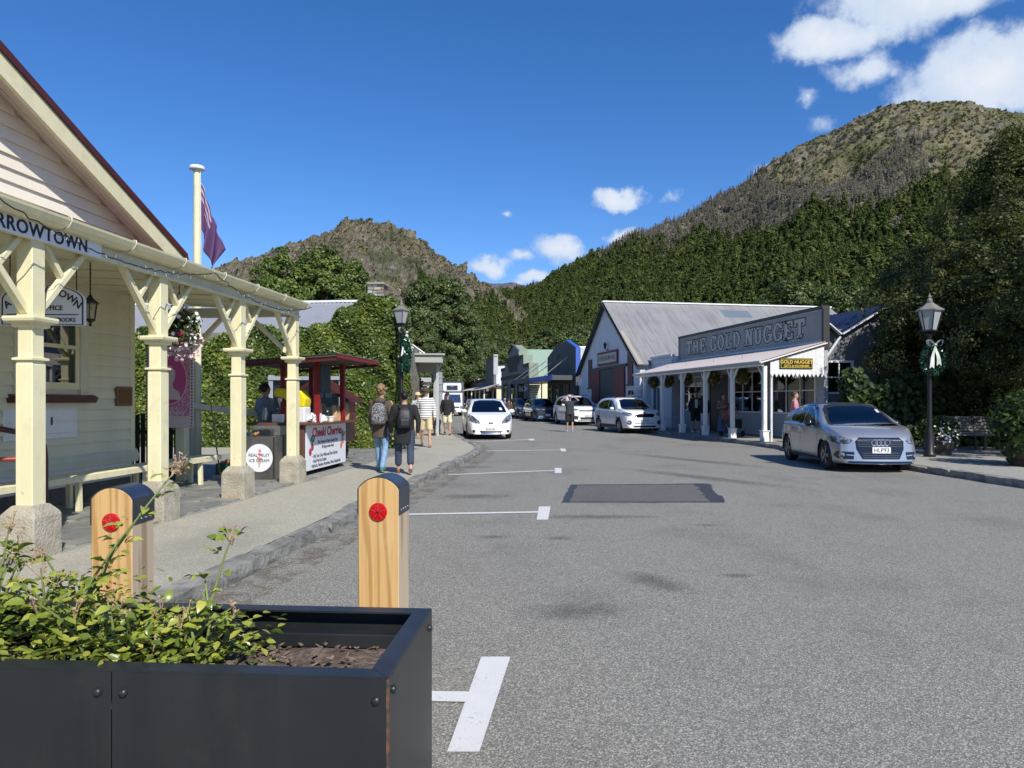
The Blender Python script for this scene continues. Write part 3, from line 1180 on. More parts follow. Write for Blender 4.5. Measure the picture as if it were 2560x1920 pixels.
def flower_bits(mb, P, r, g2):
 for p in P:
  ax = Vector(g2.normal(0, 1, 3)).normalized()
  a = ax.cross(Vector((0, 0, 1))).normalized()
  b = ax.cross(a)
  q = [Vector(p) + (a * math.cos(k * math.pi / 3) + b * math.sin(k * math.pi / 3)) * r for k in range(6)]
  mb.add(q + [Vector(p) + ax * r * .3], [(k, (k + 1) % 6, 6) for k in range(6)])


t = thing('potted_daisy', 'potted bush of small white daisies on the entrance steps', 'plant', (-6.0, 6.05, .45))
PM = FR @ Matrix.Translation((-6.0, 6.05, .45))
MB().lathe([(.10, -.16), (.15, .12), (.16, .13), (.14, .13)], 14).build('pot', mat('terracotta', (.25, .11, .06), .8), t, PM, smooth=50)
P, V, F, rn = bush(500, .22, .22, .26, .035, 5)
V[:, 2] += .42
put('foliage', fast_mesh('foliage', V, F, M_DAISY, rn), t, PM)
m = MB()
g2 = np.random.default_rng(8)
flower_bits(m, [p + np.array([0, 0, .44]) for p in P[:60] * 1.12], .018, g2)
tag(m.build('blossoms', M_PETALW, t, PM), kind='stuff')
# small fittings on the wall
t = thing('letter_panel', 'white letter slot panel with a round seal below the window', 'panel', (XW + .03, 8.3, .98))
MB().box(XW + .025, XW + .04, 7.55, 8.75, .98, 1.36).build('board', M_WHITE, t, bevel=.003)
MB().lathe([(.085, .04), (.085, .042), (0.0, .042)], 24, (XW, 8.1, 1.20), 'x').build('seal', mat('seal_grey', (.55, .55, .52), .5), t)
MB().box(XW + .04, XW + .044, 8.28, 8.31, 1.15, 1.25).build('slot', M_INK, t)
t = thing('wall_plaque', 'small brass plaque in a wooden frame by the wall corner', 'plaque', (XW + .03, 9.7, 1.4))
MB().box(XW + .02, XW + .07, 9.52, 9.86, 1.38, 1.66).build('frame', mat('oak', (.16, .09, .04), .5), t, bevel=.004)
MB().box(XW + .068, XW + .073, 9.56, 9.82, 1.42, 1.62).build('plate', M_BRASS, t)

# ---- flagpole and flag
t = thing('flagpole', 'white painted wooden flagpole with a domed cap behind the verandah', 'flagpole', (-7.05, 12.35, 0))
FP = FR @ Matrix.Translation((-7.05, 12.35, 0))
MB().tube([(0, 0, 0), (0, 0, 3), (0, 0, 5.68)], [.075, .070, .062], 14).build('pole', M_CREAM, t, FP, smooth=50)
MB().lathe([(.03, 5.66), (.05, 5.67), (.135, 5.69), (.14, 5.72), (.12, 5.75), (.06, 5.77), (.0, 5.772)], 20).build('cap', M_WHITE, t, FP, smooth=40)
MB().tube([(.075, -.02, 5.66), (.085, -.02, 4.2), (.08, -.02, 1.2)], .006, 5).build('halyard', M_WHITE, t, FP)


def flag_mat():
 m = bpy.data.materials.new('flag_cloth')
 m.use_nodes = True
 t = NT(m.node_tree)
 t.n.clear()
 at = t.new('ShaderNodeAttribute', attribute_name='fuv')
 sp_ = t.new('ShaderNodeSeparateXYZ', {0: at.outputs['Vector']})
 u, v = sp_.outputs[0], sp_.outputs[1]
 # faded union quarter: white and red bars near the hoist top
 bars = t.math('PINGPONG', t.math('ADD', v, t.math('MULTIPLY', u, .35)), .085)
 wh = t.math('LESS_THAN', bars, .034)
 rd = t.math('LESS_THAN', bars, .012)
 quarter = t.math('MULTIPLY', t.math('GREATER_THAN', v, .58), t.math('LESS_THAN', u, .5))
 base = (0.17, 0.085, 0.22)
 c = t.mix(t.math('MULTIPLY', wh, quarter), base, (0.75, 0.68, 0.72))
 c = t.mix(t.math('MULTIPLY', rd, quarter), c, (0.62, 0.32, 0.34))
 pr = t.new('ShaderNodeBsdfPrincipled', {'Base Color': c, 'Roughness': .7})
 tl = t.new('ShaderNodeBsdfTranslucent', {0: c})
 mx = t.new('ShaderNodeMixShader', {0: .4, 1: pr, 2: tl})
 t.new('ShaderNodeOutputMaterial', {0: mx})
 return m


def flag_fn(u, v):
 # u along the fly, v up the hoist; the cloth hangs down limply from its top corner
 hang = .42 * u + .15 * math.sin(u * 9) * (u ** .5) * .25
 x = .08 + hang * (0.5 + .55 * v)
 y = .12 * math.sin(u * 11 + v * 2) * u ** .7 + .03 * math.sin(u * 23)
 z = 5.45 - (1 - v) * .85 - u * (.85 + .38 * v)
 return (x, y, z)


m = MB().grid(flag_fn, 28, 18)
me = m.mesh('flag', flag_mat(), 180)
a_ = me.attributes.new('fuv', 'FLOAT_VECTOR', 'POINT')
a_.data.foreach_set('vector', np.array([(i / 28, j / 18, 0) for i in range(29) for j in range(19)], dtype=np.float32).ravel())
fl = put('flag', me, None, FP)
md = fl.modifiers.new('thickness', 'SOLIDIFY')
md.thickness = .004
tag(fl, 'faded purple ensign hanging limp from the flagpole', 'flag')

# ---- ramp rail, dark fence and stamp poster at the end of the verandah
t = thing('ramp_rail', 'sage painted ramp handrail behind the verandah bench', 'railing', (-6.2, 12.4, .12))
MB().beam((-7.1, 11.9, 1.40), (-5.75, 13.4, 1.12), .05, .10).build('top_rail', M_TRIM, t)
for a, zt in ((0.08, 1.36), (.52, 1.24), (.98, 1.09)):
 x, y = -7.1 + 1.35 * a, 11.9 + 1.5 * a
 MB().box(x - .045, x + .045, y - .045, y + .045, .1, zt).build('post', M_TRIM, t)
t = thing('picket_fence', 'dark stained picket fence beside the post office wall', 'fence', (-7.2, 11.5, .12))
for k in range(14):
 MB().box(-6.82 - k * .10, -6.75 - k * .10, 11.40, 11.42, .12, 1.22 + .02 * (k % 2)).build('picket', M_BLACK, t)
MB().box(-8.2, -6.72, 11.425, 11.46, .9, .96).build('rail', M_BLACK, t)
MB().box(-8.2, -6.72, 11.425, 11.46, .3, .36).build('rail', M_BLACK, t)
M_PINK = mat('stamp_pink', (.50, .075, .24), .6)
M_PALE = mat('stamp_paper', (.62, .50, .50), .6)
t = thing('stamp_poster', 'tall pink postage stamp poster beyond the wall corner', 'poster', (-6.72, 10.9, 1.0))
SM = FR @ Matrix.Translation((-6.69, 10.9, 1.02))
MB().box(-.40, .40, -.01, .012, 0, 1.30).build('board', M_PALE, t, SM)
m = MB()
for k in range(26):
 for xx in (-.385, .385):
  m.lathe([(.014, -.013), (.014, -.0115)], 8, (xx, 0, .03 + k * .05), 'y')
m.build('perforation', M_BLACK, t, SM)
m = MB().add([(-.35, -.0125, .19), (.35, -.0125, .19), (.35, -.0125, 1.25), (-.35, -.0125, 1.25)], [(0, 1, 2, 3)])
def stipple(name, a, b, sc):
 mm = bpy.data.materials.new(name)
 mm.use_nodes = True
 t = NT(mm.node_tree)
 t.n.clear()
 v = t.new('ShaderNodeTexCoord').outputs['Object']
 f = t.smooth(t.noise(v, sc, 3, .7, .6), .47, .53)
 pr = t.new('ShaderNodeBsdfPrincipled', {'Base Color': t.mix(f, a, b), 'Roughness': .6})
 t.new('ShaderNodeOutputMaterial', {0: pr})
 return mm


m.build('printed_field', stipple('stamp_print', (.55, .38, .42), (.50, .075, .24), 45), t, SM)
def oval(mb, rx, rz, cz, y, r2=0):
 n = 32
 if r2:
  mb.add([(rx * math.cos(2 * math.pi * k / n), y, cz + rz * math.sin(2 * math.pi * k / n)) for k in range(n)] + [((rx - r2) * math.cos(2 * math.pi * k / n), y, cz + (rz - r2) * math.sin(2 * math.pi * k / n)) for k in range(n)],
               [(k, (k + 1) % n, (k + 1) % n + n, k + n) for k in range(n)])
 else:
  mb.add([(rx * math.cos(2 * math.pi * k / n), y, cz + rz * math.sin(2 * math.pi * k / n)) for k in range(n)], [tuple(range(n))])


m = MB()
oval(m, .30, .40, .78, -.0135)
m.build('oval_field', M_PINK, t, SM)
m = MB()
oval(m, .31, .41, .78, -.0145, .018)
m.build('oval_ring', M_PALE, t, SM)
# plain bust silhouette
m = MB().add([(x, -.0145, z) for x, z in ((-.22, .47), (.2, .45), (.17, .58), (.07, .64), (.06, .72), (.10, .80), (.10, .92), (.03, 1.0), (-.07, 1.0), (-.12, .92), (-.10, .80), (-.05, .72), (-.07, .64), (-.18, .58))], [tuple(range(14))])
m.build('bust_silhouette', M_PALE, t, SM)
lettering('NEW ZEALAND', .085, M_PALE, t, SM @ Matrix.Translation((0, -.0135, 1.195)), extrude=.001, offset=.001)
lettering('POSTAGE', .07, M_PALE, t, SM @ Matrix.Translation((0, -.0135, .315)), extrude=.001)
lettering('ONE PENNY', .10, M_PALE, t, SM @ Matrix.Translation((0, -.0135, .235)), extrude=.001, offset=.002)

# ---- string lights along the beam
t = thing('string_lights', 'dark wire of small fairy lights draped along the verandah beam', 'string lights', (-4.4, 8, 2.9))
knots = [(4.9, 3.02), (6.5, 2.80), (8.1, 2.98), (8.15, 3.0), (9.6, 2.70), (11.2, 2.98)]
m = MB()
bl = MB()
for (ya, za), (yb, zb) in ((knots[0], knots[2]), (knots[3], knots[5])):
 pts = []
 for k in range(41):
  f = k / 40
  pts.append((-4.44 + .015 * math.sin(k * 2.1), ya + (yb - ya) * f, za + (zb - za) * f - .20 * 4 * f * (1 - f) + .01 * math.sin(k * 3.3)))
 m.tube(pts, .006, 5)
 for k, p in enumerate(pts[::2]):
  bl.tube([p, (p[0] + .02 * math.sin(k * 5), p[1] + .02 * math.cos(k * 3), p[2] - .035 * (1 if k % 3 else -1))], [.002, .004], 5)
m.build('wire', M_BLACK, t)
tag(bl.build('fairy_bulbs', mat('clear_bulb', (.4, .4, .38), .2), t), kind='stuff')

# ---- hanging flower basket
M_PETP = mat('pink_petal', (.62, .30, .42), .6)
M_PETR = mat('crimson_petal', (.30, .015, .06), .5)


def hanging_basket(name, label, x, y, z, seed, cols, size=1.0, drop=.2, group=None):
 t = thing(name, label, 'flower basket', (x, y, z - .3), group)
 m0 = FR @ Matrix.Translation((x, y, z))
 g3 = np.random.default_rng(seed)
 MB().lathe([(.02, -.24 * size), (.10 * size, -.20 * size), (.17 * size, -.08 * size), (.19 * size, 0), (.17 * size, 0)], 12).build('basket', mat('coir', (.16, .09, .04), .95, bump=(40, .6)), t, m0)
 m = MB()
 for k in range(3):
  a = k * 2.1
  m.tube([(.18 * size * math.cos(a), .18 * size * math.sin(a), 0), (0, 0, .5)], .004, 4)
 m.tube([(0, 0, .5), (0, 0, .78)], .006, 4)
 m.build('chain', M_IRON, t, m0)
 P, V, F, rn = bush(900, .30 * size, .30 * size, .30 * size, .05 * size, seed)
 V[:, 2] += .05
 put('foliage', fast_mesh('foliage', V, F, M_DAISY, rn), t, m0)
 for ci, (mm, cnt, r) in enumerate(cols):
  d = g3.normal(0, 1, (cnt, 3))
  d /= np.linalg.norm(d, axis=1)[:, None]
  Q = d * np.array([.31, .31, .31]) * size * g3.uniform(.85, 1.1, (cnt, 1)) + np.array([0, 0, .05 - drop * size * (ci == 0)])
  m = MB()
  flower_bits(m, Q, r, g3)
  tag(m.build('blossoms', mm, t, m0), kind='stuff')
 return t


hanging_basket('flower_basket', 'hanging basket of pink and white flowers beside the second verandah post', -5.0, 8.35, 2.32, 21, [(mat('pale_pink_petal', (.66, .46, .52), .6), 110, .024), (M_PETALW, 90, .026), (M_PETR, 5, .05)], .85)


# ================================================================== fruit stall
M_RED = mat('red_paint', (.21, .010, .012), .4, var=(4, (.16, .008, .010)))
M_STEEL = mat('brushed_steel', (.42, .42, .40), .38, metal=.85, streak=((40, 2, 2), (.25, .25, .24), .6))
M_STEELD = mat('dark_steel_panel', (.16, .155, .15), .35, metal=.5, var=(3, (.10, .10, .095)))
M_BROWN = mat('brown_timber', (.10, .045, .028), .6, streak=((2, 2, 30), (.06, .03, .02), .7))
M_BANNER = mat('banner_vinyl', (.72, .74, .78), .4)
M_YEL = mat('yellow_plastic', (.75, .60, .02), .35)
M_PAPER = mat('kraft_paper', (.48, .32, .16), .85, var=(9, (.38, .25, .12)), bump=(25, .6, .02))
M_GALV = mat('galvanised', (.44, .44, .44), .42, metal=.7, var=(2, (.36, .36, .37)))
M_LPOLY = mat('white_plastic', (.68, .69, .70), .35)
M_CLEAR = glass_mat('clear_tub', (.82, .84, .85), .08)
M_TEXTD = mat('print_dark', (.03, .03, .04), .6)
M_TEXTR = mat('print_red', (.42, .02, .07), .6)
use(LF)


def wave_sheet(w_, l_, pitch=.076, amp=.009, seg=5):
 """corrugated sheet in the x-y plane, ribs along y"""
 n = int(w_ / pitch * seg)
 m = MB()
 m.grid(lambda u, v: (u * w_, v * l_, amp * math.sin(2 * math.pi * u * w_ / pitch)), n, 1)
 return m


ST = thing('fruit_stall', 'red roofed fruit stall with a white painted banner counter', 'stall', (-5.1, 13.0, .12))
MB().box(-5.45, -4.88, 12.0, 14.2, .20, 1.03).build('counter', M_BROWN, ST, bevel=.005)
MB().box(-5.55, -4.62, 11.92, 14.32, 1.03, 1.07).build('counter_top', mat('rail_timber', (.13, .05, .03), .45, streak=((30, 3, 3), (.07, .03, .02), .6)), ST, bevel=.005)
for yy in (12.15, 14.05):
 MB().box(-5.4, -4.95, yy - .06, yy + .06, .12, .20).build('foot', M_BLACK, ST)
ban = MB().box(-4.879, -4.865, 12.06, 14.14, .215, 1.02).build('banner', M_BANNER, ST)
def FSB(y, z):
 return FR @ Matrix.Translation((-4.863, y, z)) @ Matrix.Rotation(R(90), 4, 'Z')


lettering('Cheeki Cherries', .23, M_TEXTR, ban, FSB(13.12, .875), offset=.007, sx=1.02, shear=.1, extrude=.001)
lettering('The Home of Dam Good Fruit', .085, M_TEXTD, ban, FSB(13.12, .70), offset=.001, extrude=.001, shear=.15)
lettering('28 Ripponvale Road', .08, M_TEXTD, ban, FSB(13.12, .60), offset=.001, extrude=.001, shear=.15)
for s_, yy, zz in (('\u2022 Pick Your Own White and Dark Cherries', 12.35, .45), ('\u2022 Real Fruit Ice Creams', 12.35, .365), ('\u2022 Apricots, Peaches, Nectarines, Plums, Raspberries', 12.28, .28)):
 lettering(s_, .09, M_TEXTD, ban, FSB(yy, zz), align='LEFT', offset=.001, extrude=.001, shear=.12, sx=.82)
M_LEAFP = mat('print_leaf', (.05, .16, .03), .6)
M_PEACHP = mat('print_peach', (.62, .20, .13), .6)
for (yc, zc, mm) in ((12.30, .60, M_TEXTR), (13.92, .63, M_PEACHP)):
 m = MB()
 for dy, dz, r in ((-.05, -.06, .065), (.05, .02, .06)):
  m.add([(-4.8635, yc + dy + r * math.cos(k * .524), zc + dz + r * 1.1 * math.sin(k * .524)) for k in range(12)], [tuple(range(12))])
 m.build('printed_fruit', mm, ban)
 m = MB()
 for (a, b) in ((.02, .20), (.10, .16)):
  m.add([(-4.8633, yc + a + x, zc + b + z - .02) for x, z in ((-.07, -.05), (-.02, -.045), (.045, .0), (.08, .075), (.02, .06), (-.05, .01))], [tuple(range(6))])
 m.tube([(-4.862, yc - .04, zc), (-4.862, yc + .02, zc + .15)], .004, 4)
 m.tube([(-4.862, yc + .05, zc + .05), (-4.862, yc + .03, zc + .15)], .004, 4)
 m.build('printed_leaves', M_LEAFP, ban)
# posts and roof
for x, y, z1 in ((-4.75, 12.3, 2.17), (-4.75, 13.62, 2.17), (-5.38, 12.3, 2.12), (-5.38, 13.62, 2.12)):
 MB().box(x - .045, x + .045, y - .045, y + .045, 1.07 if x > -5 else .12, z1).build('post', M_RED, ST, bevel=.004)
RM = FR @ Matrix.Translation((-6.05, 11.68, 2.09)) @ Matrix.Rotation(R(-3.6), 4, 'Y')
rf = MB().box(0, 1.9, 0, 2.44, 0.012, .032).build('roof', mat('stall_soffit', (.07, .05, .05), .7), ST, RM)
put('roofing_sheet', wave_sheet(2.44, 1.93).mesh('roofing_sheet', M_GALV), rf, RM @ Matrix.Translation((-.015, 2.44, .05)) @ Matrix.Rotation(R(-90), 4, 'Z'))
for yy in (.03, 2.36):
 MB().box(.02, 1.88, yy, yy + .05, -.06, -.002).build('rafter', M_MAROON, rf, RM)
MB().box(1.88, 1.905, 0, 2.44, -.02, .034).build('fascia', M_RED, rf, RM)
# things on the counter
def paper_bag(x, y, z, seed, s=1.0):
 g3 = random.Random(seed)
 m = MB()
 rr = []
 for k, (w_, d_, zz) in enumerate(((.055, .04, 0), (.06, .045, .06), (.058, .042, .13), (.05, .03, .19), (.045, .012, .235), (.05, .008, .25))):
  ring = []
  for j in range(10):
   a = 2 * math.pi * j / 10
   ca, sa = math.cos(a), math.sin(a)
   ring.append(((abs(ca) ** .5) * math.copysign(1, ca) * w_ * s + g3.uniform(-.006, .006), (abs(sa) ** .5) * math.copysign(1, sa) * d_ * s + g3.uniform(-.006, .006), zz * s * 1.1 + (g3.uniform(-.012, .012) if k > 2 else 0)))
  rr.append(ring)
 m.rings(rr)
 o = m.build('paper_bag', M_PAPER, None, FR @ Matrix.Translation((x, y, z)) @ Matrix.Rotation(g3.uniform(-.6, 1.6), 4, 'Z'), smooth=50)
 return o


for k, (x, y, s_) in enumerate(((-4.78, 13.22, 1.0), (-4.80, 13.45, 1.05), (-4.82, 13.80, 1.08), (-4.83, 14.05, 1.08), (-5.1, 13.3, 1.0), (-5.12, 13.55, 1.05))):
 tag(paper_bag(x, y, 1.07, k, s_ * 1.05), ('brown paper bag nearest the white tub on the fruit stall', 'second brown paper bag from the white tub on the stall', 'third brown paper bag along the stall counter edge', 'farthest brown paper bag at the end of the stall counter', 'shaded brown paper bag behind the front row, nearer one', 'shaded brown paper bag behind the front row, farther one')[k], 'paper bag', 'paper bags on the fruit stall')
tag(paper_bag(-4.88, 12.62, 1.07, 30, 1.45), 'large crumpled paper bag beside the white plastic bag on the stall', 'paper bag')
bm = bmesh.new()
bmesh.ops.create_icosphere(bm, subdivisions=3, radius=1)
g3 = random.Random(9)
for v in bm.verts:
 n_v = 1 + .35 * math.sin(v.co.x * 7 + 1) * math.sin(v.co.y * 6) + g3.uniform(-.09, .09)
 v.co = Vector((v.co.x * .14 * n_v, v.co.y * .17 * n_v, max(v.co.z, -.6) * .10 * n_v))
me = bpy.data.meshes.new('plastic_bag')
bm.to_mesh(me)
bm.free()
me.materials.append(M_LPOLY)
tag(put('plastic_bag', me, None, FR @ Matrix.Translation((-4.80, 12.38, 1.135))), 'white plastic bag slumped on the near end of the stall counter', 'plastic bag')
t = thing('tub', 'white plastic tub with a label on the stall counter edge', 'tub', (-4.74, 12.88, 1.07))
TM = FR @ Matrix.Translation((-4.74, 12.88, 1.07))
MB().lathe([(.075, 0), (.088, .085)], 16).build('body', mat('cream_plastic', (.72, .66, .5), .4), t, TM, smooth=50)
MB().lathe([(.094, .082), (.094, .10), (.0, .102)], 16).build('lid', M_LPOLY, t, TM)
t = thing('drink_bottle', 'clear plastic bottle beside the red stall post', 'bottle', (-4.72, 12.62, 1.07))
BM_ = FR @ Matrix.Translation((-4.70, 12.66, 1.07))
MB().lathe([(.03, 0), (.032, .02), (.032, .13), (.014, .17), (.013, .19)], 12).build('body', M_CLEAR, t, BM_)
MB().lathe([(.015, .188), (.015, .205), (0, .206)], 12).build('cap', M_LPOLY, t, BM_)
t = thing('chalkboard', 'small dark menu board hung on the red stall post', 'menu board', (-4.69, 12.36, 1.62))
CM = FR @ Matrix.Translation((-4.66, 12.42, 1.60)) @ Matrix.Rotation(R(72), 4, 'Z')
MB().box(-.15, .15, -.012, .012, 0, .50).build('frame', mat('dark_frame', (.03, .03, .025), .5), t, CM)
MB().box(-.135, .135, -.015, -.0125, .015, .485).build('slate_face', mat('chalk_face', (.02, .03, .028), .6, var=(30, (.06, .07, .065))), t, CM)
# yellow ice-cream blender
t = thing('ice_cream_machine', 'yellow and white fruit ice cream machine on the stall', 'machine', (-5.2, 12.35, 1.07))
YM = FR @ Matrix.Translation((-5.18, 12.3, 1.07)) @ Matrix.Rotation(R(-6), 4, 'Z')
MB().prism([(-.10, 0), (.26, 0), (.26, .28), (-.06, .28)], -.12, .12).build('base', M_LPOLY, t, YM, bevel=.02, seg=2)
MB().prism([(-.05, .27), (.25, .27), (.28, .42), (.18, .58), (-.30, .62), (-.34, .56), (-.34, .47), (-.16, .44), (-.07, .36)], -.125, .125).build('hood', M_YEL, t, YM, bevel=.025, seg=2)
MB().lathe([(.02, .22), (.03, .24), (.075, .38), (.08, .44)], 14, (-.24, 0, 0)).build('funnel', M_LPOLY, t, YM, smooth=50)
MB().box(-.40, -.10, -.1, .1, 0.0, .02).build('tray', M_RED, t, YM)
t = thing('napkin_box', 'white box beside the ice cream machine', 'box', (-5.45, 12.2, 1.07))
MB().box(-5.52, -5.33, 12.12, 12.24, 1.07, 1.22).build('carton', M_LPOLY, t, bevel=.004)
t = thing('steel_canister', 'steel milk canister at the vendor\'s elbow', 'canister', (-5.7, 12.35, 1.07))
MB().lathe([(.05, 1.07), (.055, 1.08), (.055, 1.25), (.03, 1.30), (.035, 1.33), (.0, 1.335)], 14, (-5.72, 12.3, 0)).build('body', M_STEEL, t, smooth=40)
MB().box(-5.95, -5.55, 11.97, 12.5, 1.03, 1.07).build('side_shelf', M_BROWN, ST)
# freezer cabinet with round sign
t = thing('freezer_cabinet', 'steel ice cream cabinet with a round white real fruit sign', 'freezer', (-5.3, 11.65, .12))
MB().box(-5.68, -5.18, 11.40, 11.95, .14, .86).build('lower_door', M_STEELD, t, bevel=.008)
MB().box(-5.165, -4.98, 11.42, 11.95, .14, .86).build('side_panel', M_STEELD, t, bevel=.006)
MB().box(-5.62, -5.0, 11.60, 11.96, .862, 1.028).build('upper_panel', M_STEEL, t, bevel=.006)
m = MB()
for x in (-5.60, -5.05):
 for y in (11.46, 11.9):
  m.lathe([(.03, 0), (.03, .03)], 8, (x, y, .12))
m.build('foot', M_BLACK, t)
RS = FR @ Matrix.Translation((-5.41, 11.393, .50))
dsk = MB().lathe([(.235, .004), (.235, 0), (0, 0)], 40, axis='y').build('sign_disc', M_BANNER, t, RS)
M_PKI = mat('print_pink', (.62, .20, .22), .6)
m = MB()
m.prism([(-.03, -.02), (.045, -.03), (.05, .0), (.0, .015), (-.045, .01)], -.0035, -.001)
m.prism([(-.025, .05), (.035, .04), (.045, .07), (-.02, .085)], -.0035, -.001)
m.prism([(-.015, .10), (.025, .09), (.035, .12), (.015, .15), (-.005, .14)], -.0035, -.001)
m.build('printed_scoops', M_PKI, dsk, RS)
MB().prism([(-.03, -.025), (.0, -.19), (.035, -.035)], -.0035, -.001).build('printed_cone', mat('print_tan', (.55, .42, .25), .6), dsk, RS)
M_SLT = mat('print_slate', (.06, .07, .12), .6)
lettering('REAL FRUIT', .072, M_SLT, dsk, RS @ Matrix.Translation((0, -.005, .045)), extrude=.001)
lettering('ICE CREAM', .072, M_SLT, dsk, RS @ Matrix.Translation((0, -.005, -.045)), extrude=.001)
t = thing('cone_tub', 'clear tub of wafer cones on the steel cabinet', 'tub', (-5.4, 11.5, .86))
MB().prism([(-5.64, .865), (-5.25, .865), (-5.22, .99), (-5.67, .99)], 11.42, 11.57).build('container', M_CLEAR, t)
M_CONE = mat('wafer', (.50, .22, .08), .7, var=(40, (.38, .16, .05)))
for k in range(6):
 MB().lathe([(.003, 0), (.026, .075), (.028, .10), (.022, .10)], 8).build('cone', M_CONE, t, FR @ Matrix.Translation((-5.60 + k * .06, 11.47 + .03 * (k % 2), .915)) @ Matrix.Rotation(R(75 + 20 * (k % 3)), 4, 'Y') @ Matrix.Rotation(R(k * 40), 4, 'X'), smooth=50)
# green crate, broom
t = thing('green_crate', 'green plastic crate of fruit under the end of the bench', 'crate', (-6.05, 11.7, .12))
for a in (MB().box(-6.3, -5.8, 11.62, 11.64, .14, .38), MB().box(-6.3, -5.8, 11.93, 11.95, .14, .38), MB().box(-6.3, -6.28, 11.64, 11.93, .14, .38), MB().box(-5.82, -5.8, 11.64, 11.93, .14, .38), MB().box(-6.28, -5.82, 11.64, 11.93, .14, .16)):
 a.build('panel', mat('crate_green', (.02, .10, .05), .5), t)
for k in range(9):
 MB().sphere((-6.22 + .045 * k, 11.70 + .07 * (k % 3), .38 + .02 * (k % 2)), .045, 8, 6).build('peach', mat('peach_skin', (.55, .22, .10), .7), t, smooth=180)
t = thing('broom', 'wooden broom leaning by the crate behind the bench', 'broom', (-6.15, 11.5, .12))
MB().tube([(-6.12, 11.45, .16), (-6.45, 11.75, 1.38)], .012, 7).build('handle', mat('broom_wood', (.25, .17, .09), .7), t)
MB().beam((-6.24, 11.40, .165), (-6.0, 11.48, .165), .05, .07).build('head', mat('bristle', (.35, .30, .22), .9), t)
# notice board before the ivy
t = thing('notice_board', 'grey framed glazed notice board of papers before the ivy wall', 'notice board', (-7.4, 18.4, .12))
NB = FR @ Matrix.Translation((-7.45, 18.5, 0))
for xx in (-.98, .98):
 MB().box(xx - .06, xx + .06, -.06, .06, .12, 2.16).build('post', mat('grey_frame', (.30, .32, .33), .5), t, NB)
MB().box(-1.05, 1.05, -.09, .09, 2.02, 2.12).build('roof', MATS['grey_frame'], t, NB)
MB().box(-.92, .92, -.02, .03, .9, 2.02).build('backboard', mat('felt', (.05, .06, .06), .9), t, NB)
g3 = random.Random(4)
for k in range(14):
 x, z, w_, h_ = -.82 + .24 * (k % 7), 1.05 + .5 * (k // 7), g3.uniform(.09, .2), g3.uniform(.2, .38)
 MB().box(x - w_ / 2, x + w_ / 2, -.024, -.021, z, z + h_).build('notice', M_LPOLY if g3.random() < .75 else M_PALE, t, NB)
MB().box(-.92, .92, -.055, -.05, .92, 2.0).build('pane', glass_mat('board_glass', (.8, .82, .82)), t, NB)
# dark red slatted cart behind the stall
t = thing('fruit_cart', 'dark red gabled cart standing in shade behind the stall', 'cart', (-5.8, 15.3, .12))
CT = FR @ Matrix.Translation((-5.75, 15.2, .12))
MB().box(-.6, .6, -.4, .4, .45, 1.05).build('body', M_MAROON, t, CT)
for k in range(6):
 MB().box(-.62, .62, -.425, -.405, .48 + k * .095, .56 + k * .095).build('slat', M_RED, t, CT)
MB().prism([(-.75, 1.30), (0, 1.75), (.75, 1.30), (.75, 1.36), (0, 1.82), (-.75, 1.36)], -.5, .5).build('roof', M_MAROON, t, CT)
for xx in (-.58, .58):
 MB().box(xx - .03, xx + .03, -.4, .4, 1.05, 1.36).build('post', M_RED, t, CT)
for xx in (-.45, .45):
 MB().lathe([(.25, -.03), (.28, -.03), (.28, .03), (.25, .03)], 18, (xx, -.44, .28), 'y').build('wheel', M_BLACK, t, CT)

# ================================================================== ivy cottage
M_STONE = mat('schist_wall', (.20, .18, .15), .9, var=(4, (.12, .11, .095)), bump=(10, .8, .03))
M_IRONG = mat('grey_iron_roof', (.33, .34, .36), .5, metal=.3, streak=((.8, .8, 3), (.26, .27, .29), .6))
IVYM = leaf_mat('ivy_leaf', [(0, (0.03, 0.055, 0.012)), (.45, (0.075, 0.115, 0.020)), (.8, (0.15, 0.195, 0.032)), (1, (0.29, 0.31, 0.055))], .38, .25)
ICO = thing('ivy_cottage', 'stone cottage smothered in ivy with a grey corrugated roof', 'cottage', (-10, 22, .12))
MB().box(-17, -6.35, 19.75, 27, .1, 3.45).build('wall', M_STONE, ICO)
MB().prism([(-7.3, .1), (-5.5, .1), (-5.5, 4.0), (-5.95, 4.22), (-7.3, 3.4)], 19.6, 20.9).build('gable_wall', M_STONE, ICO)
RFM = FR @ Matrix.Translation((-17.2, 19.9, 3.42)) @ Matrix.Rotation(math.atan2(1.42, 3.7), 4, 'X')
rf = MB().box(0, 9.6, 0, 3.96, -.06, -.02).build('roof', M_IRONG, ICO, RFM)
sh = wave_sheet(.87, 3.98, .145, .018, 6).mesh('roofing_sheet', M_IRONG)
for k in range(11):
 put('roofing_sheet', sh, rf, RFM @ Matrix.Translation((k * .868, -.03, 0)))
rb = FR @ Matrix.Translation((-17.2, 27.3, 3.42)) @ Matrix.Rotation(-math.atan2(1.42, 3.7), 4, 'X')
MB().box(0, 9.6, -3.96, 0, -.05, 0).build('roof_back', M_IRONG, ICO, rb)
MB().box(-17.2, -7.6, 23.5, 23.75, 4.83, 4.90).build('ridge_cap', M_WHITE, ICO)
MB().box(-17.2, -8.4, 19.78, 19.92, 3.30, 3.42).build('gutter', M_WHITE, ICO)
MB().box(-7.35, -6.95, 22.3, 22.7, 4.2, 4.62).build('flue', M_WHITE, ICO)
ch = MB().box(-7.2, -6.75, 23.3, 23.9, 3.4, 5.35).build('chimney', M_STONE, ICO)
g3 = random.Random(12)
